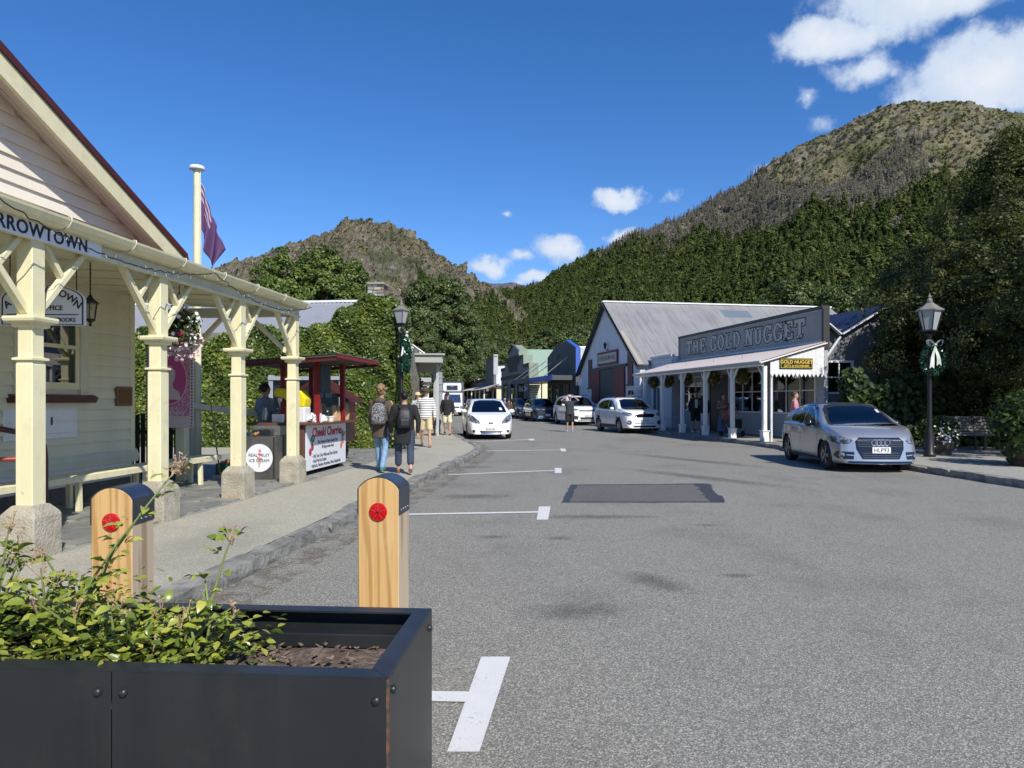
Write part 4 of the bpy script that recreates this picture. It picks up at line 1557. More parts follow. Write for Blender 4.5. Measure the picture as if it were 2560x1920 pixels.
for r_ in range(9):
 x = -7.24
 while x < -6.72:
  w_ = g3.uniform(.13, .3)
  MB().box(x, min(x + w_ - .012, -6.70), 23.23 + g3.uniform(0, .03), 23.35, 4.42 + r_ * .11, 4.515 + r_ * .11 + g3.uniform(-.01, .005)).build('stone', g3.choice((mat('stone_pale', (.40, .37, .31), .9, bump=(12, .6)), mat('stone_grey', (.27, .26, .23), .9, bump=(12, .6)), mat('stone_brown', (.24, .19, .13), .9, bump=(12, .6)))), ch, bevel=.01)
  x += w_
MB().box(-7.27, -6.67, 23.2, 23.95, 5.36, 5.44).build('capstone', MATS['stone_grey'], ch, bevel=.02)


def ivy_pts():
 P, N = [], []
 def bumpy(a, b):
  return .045 * np.sin(a * 2.3 + 1.1) * np.sin(b * 2.9) + .05 * np.sin(a * 5.1 + b * 4.3) + .10
 # front, left of the gable
 n = 46000
 x = rng.uniform(-14.5, -8.0, n)
 z = rng.uniform(.12, 3.62, n)
 keep = z < 3.45 + .18 * np.sin(x * 1.9) + .1 * np.sin(x * 5.3)
 x, z = x[keep], z[keep]
 y = 19.72 - bumpy(x, z) - rng.uniform(0, .16, len(x))
 P.append(np.stack([x, y, z], 1))
 N.append(np.tile([0, -1, .55], (len(x), 1)))
 # gable front
 def top_(x):
  return np.interp(x, [-8.2, -7.4, -7.0, -6.7, -6.3, -5.9, -5.55, -5.3, -5.1], [3.45, 3.55, 3.75, 4.02, 4.25, 4.38, 4.32, 4.15, 3.6]) + .06 * np.sin(x * 9)
 n = 42000
 x = rng.uniform(-8.3, -5.22, n)
 z = rng.uniform(.12, 4.5, n)
 keep = (z < top_(x)) & (x < -5.30 + .10 * np.sin(z * 4))
 x, z = x[keep], z[keep]
 y = 19.5 - bumpy(x, z) * 1.3 - rng.uniform(0, .2, len(x))
 P.append(np.stack([x, y, z], 1))
 N.append(np.tile([0, -1, .6], (len(x), 1)))
 # street side of the gable block
 n = 9000
 y = rng.uniform(19.3, 21.0, n)
 z = rng.uniform(.12, 4.15, n)
 x = -5.46 + bumpy(y, z) + rng.uniform(-.05, .16, n)
 P.append(np.stack([x, y, z], 1))
 N.append(np.tile([1, -.2, .6], (n, 1)))
 # over the top of the gable block
 n = 8000
 y = rng.uniform(19.4, 21.2, n)
 x = rng.uniform(-8.2, -5.3, n)
 P.append(np.stack([x, y, top_(x) + rng.uniform(-.14, .08, n)], 1))
 N.append(np.tile([0, -.3, 1], (n, 1)))
 return np.concatenate(P), np.concatenate(N)


P, N = ivy_pts()
V, F = leaf_cloud(P, N, .078, .5, 1.25)
cl = .5 + .5 * np.sin(P[:, 0] * 3.1 + 2 * np.sin(P[:, 2] * 2.2)) * np.sin(P[:, 2] * 3.4 + P[:, 0])
rn = np.repeat(np.clip(.15 + .35 * cl + rng.random(len(P)) * .5, 0, 1), 2)
tag(put('ivy', fast_mesh('ivy', V, F, IVYM, rn)), 'dense green ivy covering the cottage wall and gable', 'ivy', kind='stuff')

# ================================================================== street lamps
M_LGLASS = mat('lamp_glass', (.33, .34, .34), .25, spec=.6)


def street_lamp(name, label, x, y, h, lw, sides, tinsel=True, group='old fashioned street lamps'):
 t = thing(name, label, 'street lamp', mw=frame(x, y, 20, .12), group=group)
 m0 = MW[t.name]
 hb = h - lw * 1.75
 MB().lathe([(.13, 0), (.14, .06), (.10, .12), (.085, .55), (.07, .62), (.058, .70), (.05, 1.4), (.045, hb - .5), (.042, hb - .1), (.07, hb - .06), (.03, hb)], 14).build('pole', M_IRON, t, m0, smooth=40)
 MB().beam((-.28, 0, hb - .55), (.28, 0, hb - .55), .03, .03).build('ladder_bar', M_IRON, t, m0)
 r0, r1 = lw * .28, lw * .5
 MB().lathe([(r0 * .9, hb - .02), (r0 * 1.1, hb), (r0, hb + .03)], sides).build('cradle', M_IRON, t, m0)
 gt = hb + .03 + lw * .85
 MB().lathe([(r0 * .95, hb + .03), (r1 * .95, gt)], sides, cap=False).build('pane', M_LGLASS, t, m0)
 m = MB()
 for k in range(sides):
  a = 2 * math.pi * k / sides
  m.tube([(r0 * math.cos(a), r0 * math.sin(a), hb + .02), (r1 * math.cos(a), r1 * math.sin(a), gt)], .012, 5)
 m.build('glazing_bar', M_IRON if sides > 4 else mat('lamp_grey', (.10, .10, .095), .5), t, m0)
 MB().lathe([(r1 * 1.12, gt - .01), (r1 * 1.15, gt + .02), (r1 * .8, gt + lw * .14), (r1 * .4, gt + lw * .30), (r1 * .3, gt + lw * .34), (r1 * .34, gt + lw * .37)], sides).build('roof', mat('weathered_lead', (.20, .19, .165), .5), t, m0)
 MB().lathe([(r1 * .22, gt + lw * .36), (r1 * .25, gt + lw * .48), (.03, gt + lw * .56), (.045, gt + lw * .62), (.02, gt + lw * .68), (.004, gt + lw * .80)], 10).build('finial', mat('weathered_lead', (.12, .115, .10), .5), t, m0)
 MB().lathe([(.02, hb + .05), (.05, hb + .16), (.055, hb + .24), (.02, hb + .30)], 10).build('bulb', M_LPOLY, t, m0)
 return t, hb


M_TINSEL = leaf_mat('tinsel', [(0, (.006, .03, .012)), (.7, (.012, .06, .028)), (1, (.05, .14, .08))], .25, .0, .8)
M_RIBBON = mat('silk_ribbon', (.55, .58, .50), .3, sheen=.5)


def garland(name, label, pts, r, seed, n=1600, size=.05):
 g3 = np.random.default_rng(seed)
 pts = np.array(pts, float)
 t = g3.random(n) * (len(pts) - 1)
 i = np.minimum(t.astype(int), len(pts) - 2)
 f = (t - i)[:, None]
 C = pts[i] * (1 - f) + pts[i + 1] * f
 d = g3.normal(0, 1, (n, 3))
 d /= np.linalg.norm(d, axis=1)[:, None]
 P = C + d * r * g3.uniform(.4, 1, (n, 1))
 V, F = leaf_cloud(P, d, size, .9, 2.6)
 return tag(put(name, fast_mesh(name, V, F, M_TINSEL, np.repeat(g3.random(n), 2)), None, I4), label, 'garland')


def bow(label, x, y, z, s, rz):
 t = thing('ribbon_bow', label, 'bow', mw=frame(x, y, rz, z) @ Matrix.Scale(s, 4))
 m0 = MW[t.name]
 for sg in (-1, 1):
  def loop_fn(u, v, sg=sg):
   a = u * 2 * math.pi
   return (sg * (.03 + .17 * (1 - math.cos(a)) / 2 * (1 + .15 * v)), -.03 + (v - .5) * .10 * (1 + .3 * math.sin(a)), .03 + .10 * math.sin(a) * (.6 + .4 * (1 - math.cos(a)) / 2) + .08 * (1 - math.cos(a)) / 2)
  MB().grid(loop_fn, 18, 4).build('loop', M_RIBBON, t, m0, smooth=180)

  def tail_fn(u, v, sg=sg):
   return (sg * (.01 + .10 * u) + (v - .5) * (.05 + .08 * u), -.04 + .02 * math.sin(u * 6 + sg), -.02 - .52 * u - (.06 * abs(v - .5) * 2 if u > .95 else 0) + .04 * sg * u)
  MB().grid(tail_fn, 10, 4).build('tail', M_RIBBON, t, m0, smooth=180)
 MB().sphere((0, -.035, .03), (.035, .03, .035), 10, 8).build('knot', M_RIBBON, t, m0, smooth=180)
 return t


use(I4)
street_lamp('street_lamp', 'black street lamp with a square lantern standing before the ivy wall', -3.04, 19.5, 4.15, .40, 4)
garland('tinsel_garland', 'green tinsel garland hung on the lamp post by the ivy', [(-2.93, 19.40, 3.15), (-2.88, 19.38, 2.95), (-2.86, 19.38, 2.6), (-2.90, 19.38, 2.3)], .13, 3)
bow('silvery ribbon bow blown sideways on the lamp post by the ivy', -2.88, 19.38, 3.30, 1.0, 25)
street_lamp('street_lamp', 'grey hexagonal street lamp with a ribbon bow under the big tree', 10.0, 17.0, 3.95, .54, 6)
garland('tinsel_garland', 'dark tinsel wreath on the lamp post under the big tree', [(10.0 + .24 * math.cos(a), 16.88, 2.42 + .30 * math.sin(a)) for a in np.linspace(0, 6.28, 20)], .06, 4, 900)
bow('pale green silk bow on the lamp post under the big tree', 10.0, 16.80, 2.76, .85, 0)


# ================================================================== shops on the right-hand side
use(RF)
M_GREYW = mat('grey_weatherboard', (.40, .41, .41), .6, var=(1.2, (.34, .35, .35)), dirt=(4, (.24, .24, .23), .4))
M_DGREYW = mat('dark_weatherboard', (.16, .165, .165), .65, var=(1.2, (.12, .125, .125)), dirt=(6, (.3, .3, .29), .3))
M_WHITEW = mat('white_weatherboard', (.60, .62, .65), .55, var=(1.2, (.54, .56, .60)), dirt=(4, (.40, .41, .43), .35))
M_PWHITE = mat('post_white', (.74, .74, .72), .5, var=(4, (.66, .66, .63)), dirt=(8, (.45, .44, .40), .4))
M_SIGNG = mat('sign_grey', (.30, .28, .255), .5, var=(.6, (.25, .235, .215)), streak=((3, 3, .4), (.18, .18, .18), .6))
M_LETG = mat('letter_stone', (.46, .43, .36), .55)
M_LETO = mat('letter_outline', (.025, .026, .03), .55)
M_LETS = mat('letter_shadow', (.44, .46, .48), .55)
M_CHAR = mat('charcoal_trim', (.035, .035, .035), .5)
M_RUST = mat('weathered_iron', (.33, .325, .315), .45, metal=.25, streak=((7, .3, 1), (.20, .155, .12), .75), var=(.5, (.29, .29, .29)), dirt=(1.3, (.26, .19, .13), .35))
M_PINKR = mat('faded_porch_iron', (.56, .50, .46), .5, metal=.15, streak=((6, .3, 1), (.42, .28, .22), .7))
M_GREENR = mat('pale_green_iron', (.36, .47, .34), .5, metal=.15, streak=((4, .3, 1), (.27, .37, .26), .6))
M_WROOF = mat('white_iron', (.62, .64, .65), .45, metal=.15, streak=((4, .3, 1), (.42, .40, .36), .7))
M_BLUER = mat('navy_iron', (.02, .03, .065), .45, metal=.2)
M_BLUE = mat('cobalt_paint', (.035, .105, .42), .5)
M_BARN = mat('barn_red', (.15, .035, .035), .6, streak=((6, 6, .6), (.11, .03, .03), .7))
M_TAUPE = mat('taupe_barge', (.33, .30, .24), .6)
M_STUC = mat('grey_render', (.20, .20, .205), .85, var=(.8, (.17, .17, .175)))
M_STUCB = mat('blue_shop_render', (.085, .09, .088), .8, var=(.7, (.07, .075, .073)))
M_SAGE = mat('sage_render', (.24, .29, .22), .8, var=(.8, (.20, .25, .19)))
M_LEMON = mat('lemon_boards', (.72, .68, .47), .6, var=(1, (.66, .62, .42)))
M_SHOPG = glass_mat('shop_glass', (.30, .31, .31), .01, base=.16)
M_GOLD = mat('gold_leaf', (.80, .58, .08), .4)


def boards_m(parent, M, L, z0, z1, mat_, exp=.16, holes=(), name='weatherboard', top=None):
 """lapped boards in the local x-z plane of M, facing -y; holes (x0,x1,z0,z1); top(x0,x1,z) optional clip of the span"""
 n = max(1, round((z1 - z0) / exp))
 cache = {}
 for i in range(n):
  za = z0 + i * exp
  segs = [(0, L)] if top is None else [top(za)]
  for h in holes:
   if h[2] < za + exp * .5 < h[3]:
    ns = []
    for a, b in segs:
     if h[0] > a:
      ns.append((a, min(b, h[0])))
     if h[1] < b:
      ns.append((max(a, h[1]), b))
    segs = ns
  for a, b in segs:
   if b - a < .05:
    continue
   k = round(b - a, 2)
   if k not in cache:
    m = MB()
    m.prism([(-.002, 0), (-.040, 0), (-.010, exp + .01), (-.002, exp + .01)], 0, k, 'yz')
    cache[k] = m.mesh(name, mat_)
   put(name, cache[k], parent, M @ Matrix.Translation((a, 0, za)))


def slope_m(o, xd, yd):
 x = Vector(xd).normalized()
 y = Vector(yd).normalized()
 z = x.cross(y)
 m = Matrix((x, y, z)).transposed().to_4x4()
 m.translation = Vector(o)
 return FR @ m


def corr_roof(parent, name, o, xd, yd, W_, L_, mat_, pitch=.15, amp=.018, sheet=.9, thick=True):
 """corrugated sheets laid side by side along xd, ribs running up the slope yd"""
 M = slope_m(o, xd, yd)
 rf = MB().box(0, W_, .02, L_ - .02, -.05, -.025).build(name, mat_, parent, M)
 n = max(1, round(W_ / sheet))
 w1 = W_ / n
 npit = max(1, round(w1 / pitch))
 me = wave_sheet(w1, L_, w1 / npit, amp, 5).mesh('roofing_sheet', mat_)
 for k in range(n):
  put('roofing_sheet', me, rf, M @ Matrix.Translation((k * w1, 0, .002 * (k % 2))))
 return rf


def sash_window(parent, M, w_, h_, nx, nz, m_frame, m_glass=None, fr=.07, back=True, name='window', blind=None):
 """framed window in the local x-z plane facing -y, origin at lower left"""
 m_glass = m_glass or M_SHOPG
 m = MB()
 for a, b, c, d in ((-fr, 0, -fr, h_ + fr), (w_, w_ + fr, -fr, h_ + fr), (0, w_, -fr, 0), (0, w_, h_, h_ + fr)):
  m.box(a, b, -.07, .02, c, d)
 wn = m.build(name, m_frame, parent, M)
 m = MB()
 for i in range(1, nx):
  m.box(w_ * i / nx - .018, w_ * i / nx + .018, -.045, .0, 0, h_)
 for j in range(1, nz):
  m.box(0, w_, -.042, -.002, h_ * j / nz - .018, h_ * j / nz + .018)
 if m.v:
  m.build('glazing_bar', m_frame, wn, M)
 for i in range(nx):
  for j in range(nz):
   MB().box(w_ * i / nx, w_ * (i + 1) / nx, -.022, -.016, h_ * j / nz, h_ * (j + 1) / nz).build('pane', m_glass, wn, M)
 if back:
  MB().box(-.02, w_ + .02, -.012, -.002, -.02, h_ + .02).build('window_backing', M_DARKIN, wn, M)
 return wn


def front(y, x, z=0):
 """matrix on a street front: local x runs from far to near as read from the street, facing the street (-x of the frame)"""
 return FR @ Matrix.Translation((x, y, z)) @ Matrix.Rotation(R(-90), 4, 'Z')


# ---------------- The Gold Nugget
GN = thing('gift_shop', 'grey weatherboard shop with a long lettered parapet and white posted porch', 'shop', (14.45, 27, .12))
MB().box(14.5, 22, 21.75, 33.0, .1, 3.9).build('body', M_DGREYW, GN)
XF = 14.48
fw = MB().box(14.46, 14.56, 21.45, 33.1, .1, 3.45).build('front_wall', M_GREYW, GN)
HOL = [(.45, 3.0, 1.05, 2.55), (3.15, 5.0, .1, 2.6), (5.45, 7.7, 1.05, 2.6), (8.5, 11.15, 1.05, 2.6)]
FM = front(33.1, XF - .02)
boards_m(fw, FM, 11.65, .14, 3.4, M_GREYW, .165, [(a - .1, b + .1, c - .1, d + .1) for a, b, c, d in HOL])
for i in (0, 2, 3):
 a, b, c, d = HOL[i]
 sash_window(GN, FM @ Matrix.Translation((a, 0, c)), b - a, d - c, 3 if i else 2, 2, M_PWHITE, back=False)
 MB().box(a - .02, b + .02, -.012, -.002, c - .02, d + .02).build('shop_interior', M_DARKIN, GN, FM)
# goods in the window
g3 = random.Random(5)
for i in (2, 3):
 a, b, c, d = HOL[i]
 for k in range(5):
  x = a + .2 + k * (b - a - .4) / 4
  h_ = g3.uniform(.18, .5)
  MB().box(x - .12, x + .12, -.0155, -.0125, c + .04, c + .04 + h_).build('window_display', g3.choice((mat('display_blue', (.12, .2, .3), .6), mat('display_red', (.3, .05, .05), .6), M_LPOLY, mat('display_tan', (.4, .3, .2), .6))), GN, FM)
dr = MB().box(3.15, 5.0, -.012, -.002, .12, 2.6).build('doorway', M_BLACK, GN, FM)  # flat black sheet; the shade inside the open door is its colour
MB().box(3.05, 3.15, -.06, 0, .12, 2.7).build('door_jamb', M_PWHITE, dr, FM)
MB().box(5.0, 5.1, -.06, 0, .12, 2.7).build('door_jamb', M_PWHITE, dr, FM)
# parapet sign
PS = MB().box(14.40, 14.48, 21.5, 33.1, 3.47, 4.54).build('parapet', M_SIGNG, GN)
MB().box(14.34, 14.62, 21.42, 33.2, 4.54, 4.64).build('parapet_cap', M_CHAR, PS)
MB().box(14.38, 14.60, 21.40, 21.52, 3.2, 4.54).build('parapet_end', M_CHAR, PS)
MB().box(14.375, 14.40, 21.5, 33.1, 3.42, 3.47).build('parapet_sill', M_PWHITE, PS)
MB().box(14.36, 14.62, 33.1, 33.22, 3.3, 4.60).build('parapet_end', M_SIGNG, PS)
for zz in (3.50, 4.50):
 MB().box(14.392, 14.40, 21.55, 33.05, zz, zz + .018).build('pinstripe', M_LETS, PS)

GL = {
 'T': [('r', 0, .80, .9, 1), ('r', 0, .62, .15, .80), ('r', .75, .62, .9, .80), ('r', .32, 0, .58, .80), ('r', .2, 0, .7, .14)],
 'H': [('r', .1, 0, .34, 1), ('r', .56, 0, .8, 1), ('r', .34, .42, .56, .58), ('r', 0, .87, .43, 1), ('r', .47, .87, .9, 1), ('r', 0, 0, .43, .13), ('r', .47, 0, .9, .13)],
 'E': [('r', .1, 0, .36, 1), ('r', 0, .86, .86, 1), ('r', .36, .43, .62, .57), ('r', 0, 0, .86, .14), ('r', .72, .66, .86, .86), ('r', .72, .14, .86, .34), ('r', .54, .36, .66, .64)],
 'L': [('r', .1, 0, .36, 1), ('r', 0, .87, .5, 1), ('r', 0, 0, .86, .14), ('r', .72, .14, .86, .42)],
 'O': [('a', .45, .5, .45, .52, 0, 360, .24)],
 'G': [('a', .45, .5, .45, .52, 35, 330, .24), ('r', .64, .08, .90, .48), ('r', .5, .38, .96, .50), ('r', .72, .70, .86, 1.0)],
 'D': [('r', .1, 0, .34, 1), ('r', 0, .87, .4, 1), ('r', 0, 0, .4, .13), ('a', .36, .5, .52, .5, -90, 90, .24)],
 'N': [('r', .1, 0, .30, 1), ('r', .62, 0, .82, 1), ('r', 0, 0, .42, .13), ('r', .50, .87, .94, 1), ('r', 0, .87, .30, 1), ('p', (.12, 1), (.40, 1), (.82, 0), (.56, 0))],
 'U': [('r', .1, .34, .34, 1), ('r', .58, .34, .82, 1), ('r', 0, .87, .44, 1), ('r', .48, .87, .92, 1), ('a', .46, .36, .36, .38, 180, 360, .24)],
}


def slab_letter(ch, h_):
 m = MB()
 for layer, (e, y, dx, dz) in enumerate(((0.0, -.018, 0, 0), (.058, -.012, 0, 0), (.03, -.006, .08, -.08))):
  m.m = layer
  for q in GL[ch]:
   if q[0] == 'r':
    _, a, b, c, d = q
    P = [(a - e, b - e), (c + e, b - e), (c + e, d + e), (a - e, d + e)]
    m.add([((x + dx) * h_, y, (z + dz) * h_) for x, z in P], [(0, 1, 2, 3)])
   elif q[0] == 'p':
    P = list(q[1:])
    P = [(P[0][0] - e, P[0][1] + e), (P[1][0] + e, P[1][1] + e), (P[2][0] + e, P[2][1] - e), (P[3][0] - e, P[3][1] - e)]
    m.add([((x + dx) * h_, y - .0005, (z + dz) * h_) for x, z in P], [(3, 2, 1, 0)])
   else:
    _, cx, cz, rx, rz, a0, a1, th = q
    n = 24
    vs = []
    for k in range(n + 1):
     a = R(a0 + (a1 - a0) * k / n)
     vs.append(((cx + (rx + e) * math.cos(a) + dx) * h_, y - .0003, (cz + (rz + e) * math.sin(a) + dz) * h_))
     vs.append(((cx + (rx - th - e) * math.cos(a) + dx) * h_, y - .0003, (cz + (rz - th * .55 - e) * math.sin(a) + dz) * h_))
    m.add(vs, [(2 * k, 2 * k + 1, 2 * k + 3, 2 * k + 2) for k in range(n)])
 return m.mesh('letter', [M_LETG, M_LETO, M_LETS])


LMESH = {}
for word, y0, y1 in (('THE', 32.3, 30.1), ('GOLD', 29.75, 26.95), ('NUGGET', 26.65, 22.4)):
 n = len(word)
 pit = (y0 - y1) / n
 for k, c in enumerate(word):
  if c not in LMESH:
   LMESH[c] = slab_letter(c, .66)
  sx = pit / .66 * .90 / .92
  put('letter', LMESH[c], PS, front(y0 - k * pit, 14.398, 3.68) @ Matrix.Diagonal((sx, 1, 1, 1)))
# porch
corr_roof(GN, 'porch_roof', (12.08, 33.3, 2.77), (0, -1, 0), (2.34, 0, .66), 12.0, 2.43, M_PINKR, .10, .012)
MB().box(12.12, 12.20, 21.36, 33.2, 2.60, 2.745).build('porch_beam', M_PWHITE, GN)
MB().tube([(12.05, 21.3, 2.73), (12.05, 33.3, 2.73)], .05, 8).build('porch_gutter', M_GREYW, GN)
PP = None
for k, yy in enumerate((21.5, 23.68, 25.86, 28.04, 30.2, 32.4)):
 p = MB().box(12.235, 12.365, yy - .065, yy + .065, .12, 2.62).build('porch_post', M_PWHITE, GN, bevel=.008)
 MB().box(12.19, 12.41, yy - .11, yy + .11, .12, .46).build('post_base', M_PWHITE, p, bevel=.01)
 MB().box(12.17, 12.43, yy - .13, yy + .13, .46, .49).build('post_collar', M_PWHITE, p)
 for s_ in (-1, 1):
  if (k == 0 and s_ < 0):
   continue
  MB().beam((12.3, yy + s_ * .05, 2.22), (12.3, yy + s_ * .38, 2.62), .05, .06, (1, 0, 0)).build('brace', M_PWHITE, p)
# second slimmer post and downpipe at the near corner
MB().tube([(12.5, 21.42, .12), (12.5, 21.42, 2.6)], .04, 8).build('downpipe', M_PWHITE, GN)
# near gable end of the porch
MB().beam((12.02, 21.32, 2.70), (14.42, 21.32, 3.375), .03, .17, (0, 1, 0)).build('gable_fascia', M_PWHITE, GN)
nz = 13
for k in range(nz):
 x0 = 12.42 + k * (14.36 - 12.42) / nz
 x1 = x0 + (14.36 - 12.42) / nz - .004
 xm = (x0 + x1) / 2
 zt = 2.64 + (xm - 12.02) * .28
 MB().prism([(x0, 2.36), (xm, 2.24), (x1, 2.36), (x1, zt), (x0, zt)], 21.34, 21.36).build('valance_board', M_LEMON if k > 99 else M_PWHITE, GN)
t = thing('gift_sign', 'black and gold gifts and souvenirs sign on the porch end', 'sign', (13.3, 21.3, 2.5))
MB().box(12.74, 13.92, 21.30, 21.335, 2.52, 2.86).build('board', M_BLACK, t, bevel=.006)
m = MB()
for a, b, c, d in ((12.77, 13.89, 2.545, 2.555), (12.77, 13.89, 2.825, 2.835), (12.77, 12.78, 2.555, 2.825), (13.88, 13.89, 2.555, 2.825)):
 m.box(a, b, 21.296, 21.2995, c, d)
m.build('border', M_GOLD, t)
lettering('GOLD NUGGET', .155, M_GOLD, t, FR @ Matrix.Translation((13.33, 21.296, 2.735)), offset=.0015, sx=1.05)
lettering('GIFTS & SOUVENIRS', .105, M_GOLD, t, FR @ Matrix.Translation((13.33, 21.296, 2.605)), offset=.0008, sx=.98)
for k, (yy, zz) in enumerate(((32.6, 2.33), (30.9, 2.33), (28.9, 2.36), (26.3, 2.36), (24.0, 2.34))):
 hanging_basket('flower_basket', ('hanging basket nearest the far end of the white porch', 'second hanging basket from the far end of the white porch', 'middle hanging basket of the white porch', 'second hanging basket from the near end of the white porch', 'hanging basket nearest the near end of the white porch')[k], 12.85, yy, zz, 40 + k, [(mat('yellow_petal', (.55, .40, .05), .6), 40, .03), (M_PETP, 30, .03)], 1.05, 0, 'baskets under the white porch')
# annex with blue valley roof
AN = thing('side_annex', 'dark weatherboard annex with a navy valley roof beside the gift shop', 'building', (17, 22, .12))
aw = MB().prism([(14.62, .1), (20, .1), (20, 3.0), (16.75, 4.68), (15.1, 3.74), (14.62, 4.1)], 21.8, 29).build('wall', M_DGREYW, AN)
AM = FR @ Matrix.Translation((14.62, 21.79, 0))
boards_m(aw, AM, 5.3, .2, 3.0, M_DGREYW, .20, [(.02, 1.12, 1.68, 2.86)])
boards_m(aw, AM, 5.3, 3.6, 4.6, M_DGREYW, .20, (), top=lambda z: (.62 + (z + .12 - 3.74) / .57, 2.13 + (4.68 - z - .12) / .52))
sash_window(AN, AM @ Matrix.Translation((.10, -.02, 1.76)), .92, 1.0, 2, 2, M_PWHITE)
corr_roof(AN, 'roof', (15.1, 29.5, 3.78), (0, -1, 0), (1.65, 0, .94), 8.0, 1.95, M_BLUER, .2, .012)
corr_roof(AN, 'roof', (15.1, 21.5, 3.78), (0, 1, 0), (-.5, 0, .38), 8.0, .65, M_BLUER, .2, .012)
MB().box(16.75, 20.6, 21.5, 29, 4.66, 4.71).build('far_slope', M_BLUER, AN, FR @ Matrix.Translation((16.75, 0, 4.7)) @ Matrix.Rotation(R(27), 4, 'Y') @ Matrix.Translation((-16.75, 0, -4.7)))
MB().beam((15.12, 21.5, 3.70), (16.8, 21.5, 4.66), .04, .16, (0, 1, 0)).build('barge_board', M_WHITEW, AN)
MB().beam((15.08, 21.5, 3.70), (14.62, 21.5, 4.05), .04, .16, (0, 1, 0)).build('barge_board', M_WHITEW, AN)
MB().tube([(15.1, 21.55, 3.62), (14.66, 21.6, 3.0), (14.64, 21.62, 2.9), (14.64, 21.62, .15)], .045, 8).build('downpipe', M_WHITEW, AN)
# bench seat and tub below the annex window are hidden by the parked car

# ---------------- red-doored hall (large barn)
HALL = thing('gabled_hall', 'white gabled hall with rusty iron roof and red sliding doors', 'hall', (20, 42.1, .12))
XH = 13.5
def g_out(o=0.0):
 return [(36.2 - o, .1), (47.95 + o, .1), (47.95 + o, 3.45), (42.1, 7.42), (36.2 - o, 3.45)]


hw_ = MB().prism(g_out(), XH, 28.4, 'yz').build('wall', M_WHITEW, HALL)
HM = front(47.95, XH - .004)
boards_m(hw_, HM, 11.75, .14, 3.1, M_WHITEW, .20, [(2.7, 9.6, .1, 3.6), (9.75, 10.75, 1.9, 3.4), (2.0, 2.95, 1.9, 3.4)])
# vertical boarding in the gable
for k in range(38):
 xa = .15 + k * .302
 zt = 3.47 + (min(xa, 11.75 - xa - .3)) * .676 - .1
 if zt - 3.12 > .15:
  MB().box(xa, xa + .296, -.018, -.002, 3.12, zt).build('gable_board', M_WHITEW, hw_, HM)
SLH = math.hypot(5.95, 4.17)
corr_roof(HALL, 'roof', (28.7, 35.95, 3.36), (-1, 0, 0), (0, 6.15, 4.2), 15.45, math.hypot(6.15, 4.2), M_RUST, .115, .016, .95)
MB().beam((28.7, 45.2, 5.42), (13.25, 45.2, 5.42), math.hypot(6.15, 4.2), .04, (0, .564, .826)).build('far_roof_slope', M_RUST, HALL)
MB().box(13.2, 28.75, 41.9, 42.3, 7.55, 7.63).build('ridge_cap', M_WHITE, HALL)
for s_, ya in ((1, 35.92), (-1, 48.28)):
 MB().beam((13.30, ya, 3.20), (13.30, 42.1, 7.43), .05, .24, (1, 0, 0)).build('barge_board', M_CHAR, HALL)
 MB().beam((13.42, ya, 3.40), (13.42, 42.1, 7.56), .22, .05, (0, -s_ * .56, .83)).build('barge_cap', M_TAUPE, HALL)
# doors
MB().box(4.7, 7.6, -.03, -.004, .12, 3.45).build('doorway', M_BLACK, HALL, HM)  # black panel colour stands in for the shade within the hall opening
sh_ = MB().box(4.75, 7.55, -.05, -.032, 1.6, 3.40).build('roller_shutter', M_CHAR, HALL, HM)
for k in range(15):
 MB().box(4.75, 7.55, -.066, -.052, 1.62 + k * .12, 1.71 + k * .12).build('slat', M_STUCB, sh_, HM)
MB().box(5.3, 7.3, -.06, -.032, .12, 1.35).build('inner_counter', M_TAUPE, HALL, HM)
for a, b in ((3.05, 4.7), (7.6, 9.4)):
 d_ = MB().box(a, b, -.10, -.04, .18, 3.42).build('sliding_door', M_BARN, HALL, HM)
 for k in range(int((b - a) / .2)):
  MB().box(a + .01 + k * .2, a + .195 + k * .2, -.118, -.101, .2, 3.40).build('plank', M_BARN, d_, HM)
MB().box(2.5, 9.8, -.13, -.03, 3.42, 3.58).build('door_track', M_CHAR, HALL, HM)
for a, zb in ((2.05, 2.35), (9.85, 2.4)):
 w1 = MB().box(a, a + .85, -.06, -.005, zb, zb + 1.85).build('shutter', M_CHAR, HALL, HM)
 MB().box(a + .25, a + .83, -.075, -.061, zb + .1, zb + 1.7).build('panel', M_BARN, w1, HM)
 MB().box(a - .1, a + .95, -.14, -.005, zb - .08, zb).build('sill', M_CHAR, w1, HM)
sash_window(HALL, HM @ Matrix.Translation((9.9, -.01, .9)), 1.5, 1.15, 3, 2, M_WHITEW)
t = thing('hall_sign', 'red framed sign board over the hall doors', 'sign', (XH, 41.6, 3.6))
MB().box(4.30, 8.25, -.12, -.05, 3.66, 4.50).build('frame', M_BARN, t, HM, bevel=.02)
MB().box(4.46, 8.09, -.128, -.121, 3.80, 4.36).build('board', mat('sign_cream', (.45, .44, .40), .6), t, HM)
lettering('ATHENAEUM HALL', .40, mat('sign_bronze', (.13, .09, .04), .6), t, HM @ Matrix.Translation((6.28, -.13, 4.08)), offset=.012, sx=1.02)
def wall_lantern(label, M):
 t = thing('wall_lantern', label, 'lantern', mw=M)
 MB().tube([(0, 0, 0), (0, -.12, -.04), (0, -.2, .02)], .02, 6).build('arm', M_IRON, t, M)
 MB().lathe([(.02, .02), (.07, .06), (.09, .28), (.12, .30), (.05, .40), (.015, .46)], 6, (0, -.2, 0)).build('lamp', M_IRON, t, M)
 MB().box(-.04, .04, -.02, 0, -.1, .08).build('back_plate', M_IRON, t, M)


wall_lantern('black lantern above the hall sign', HM @ Matrix.Translation((6.25, -.02, 4.62)))
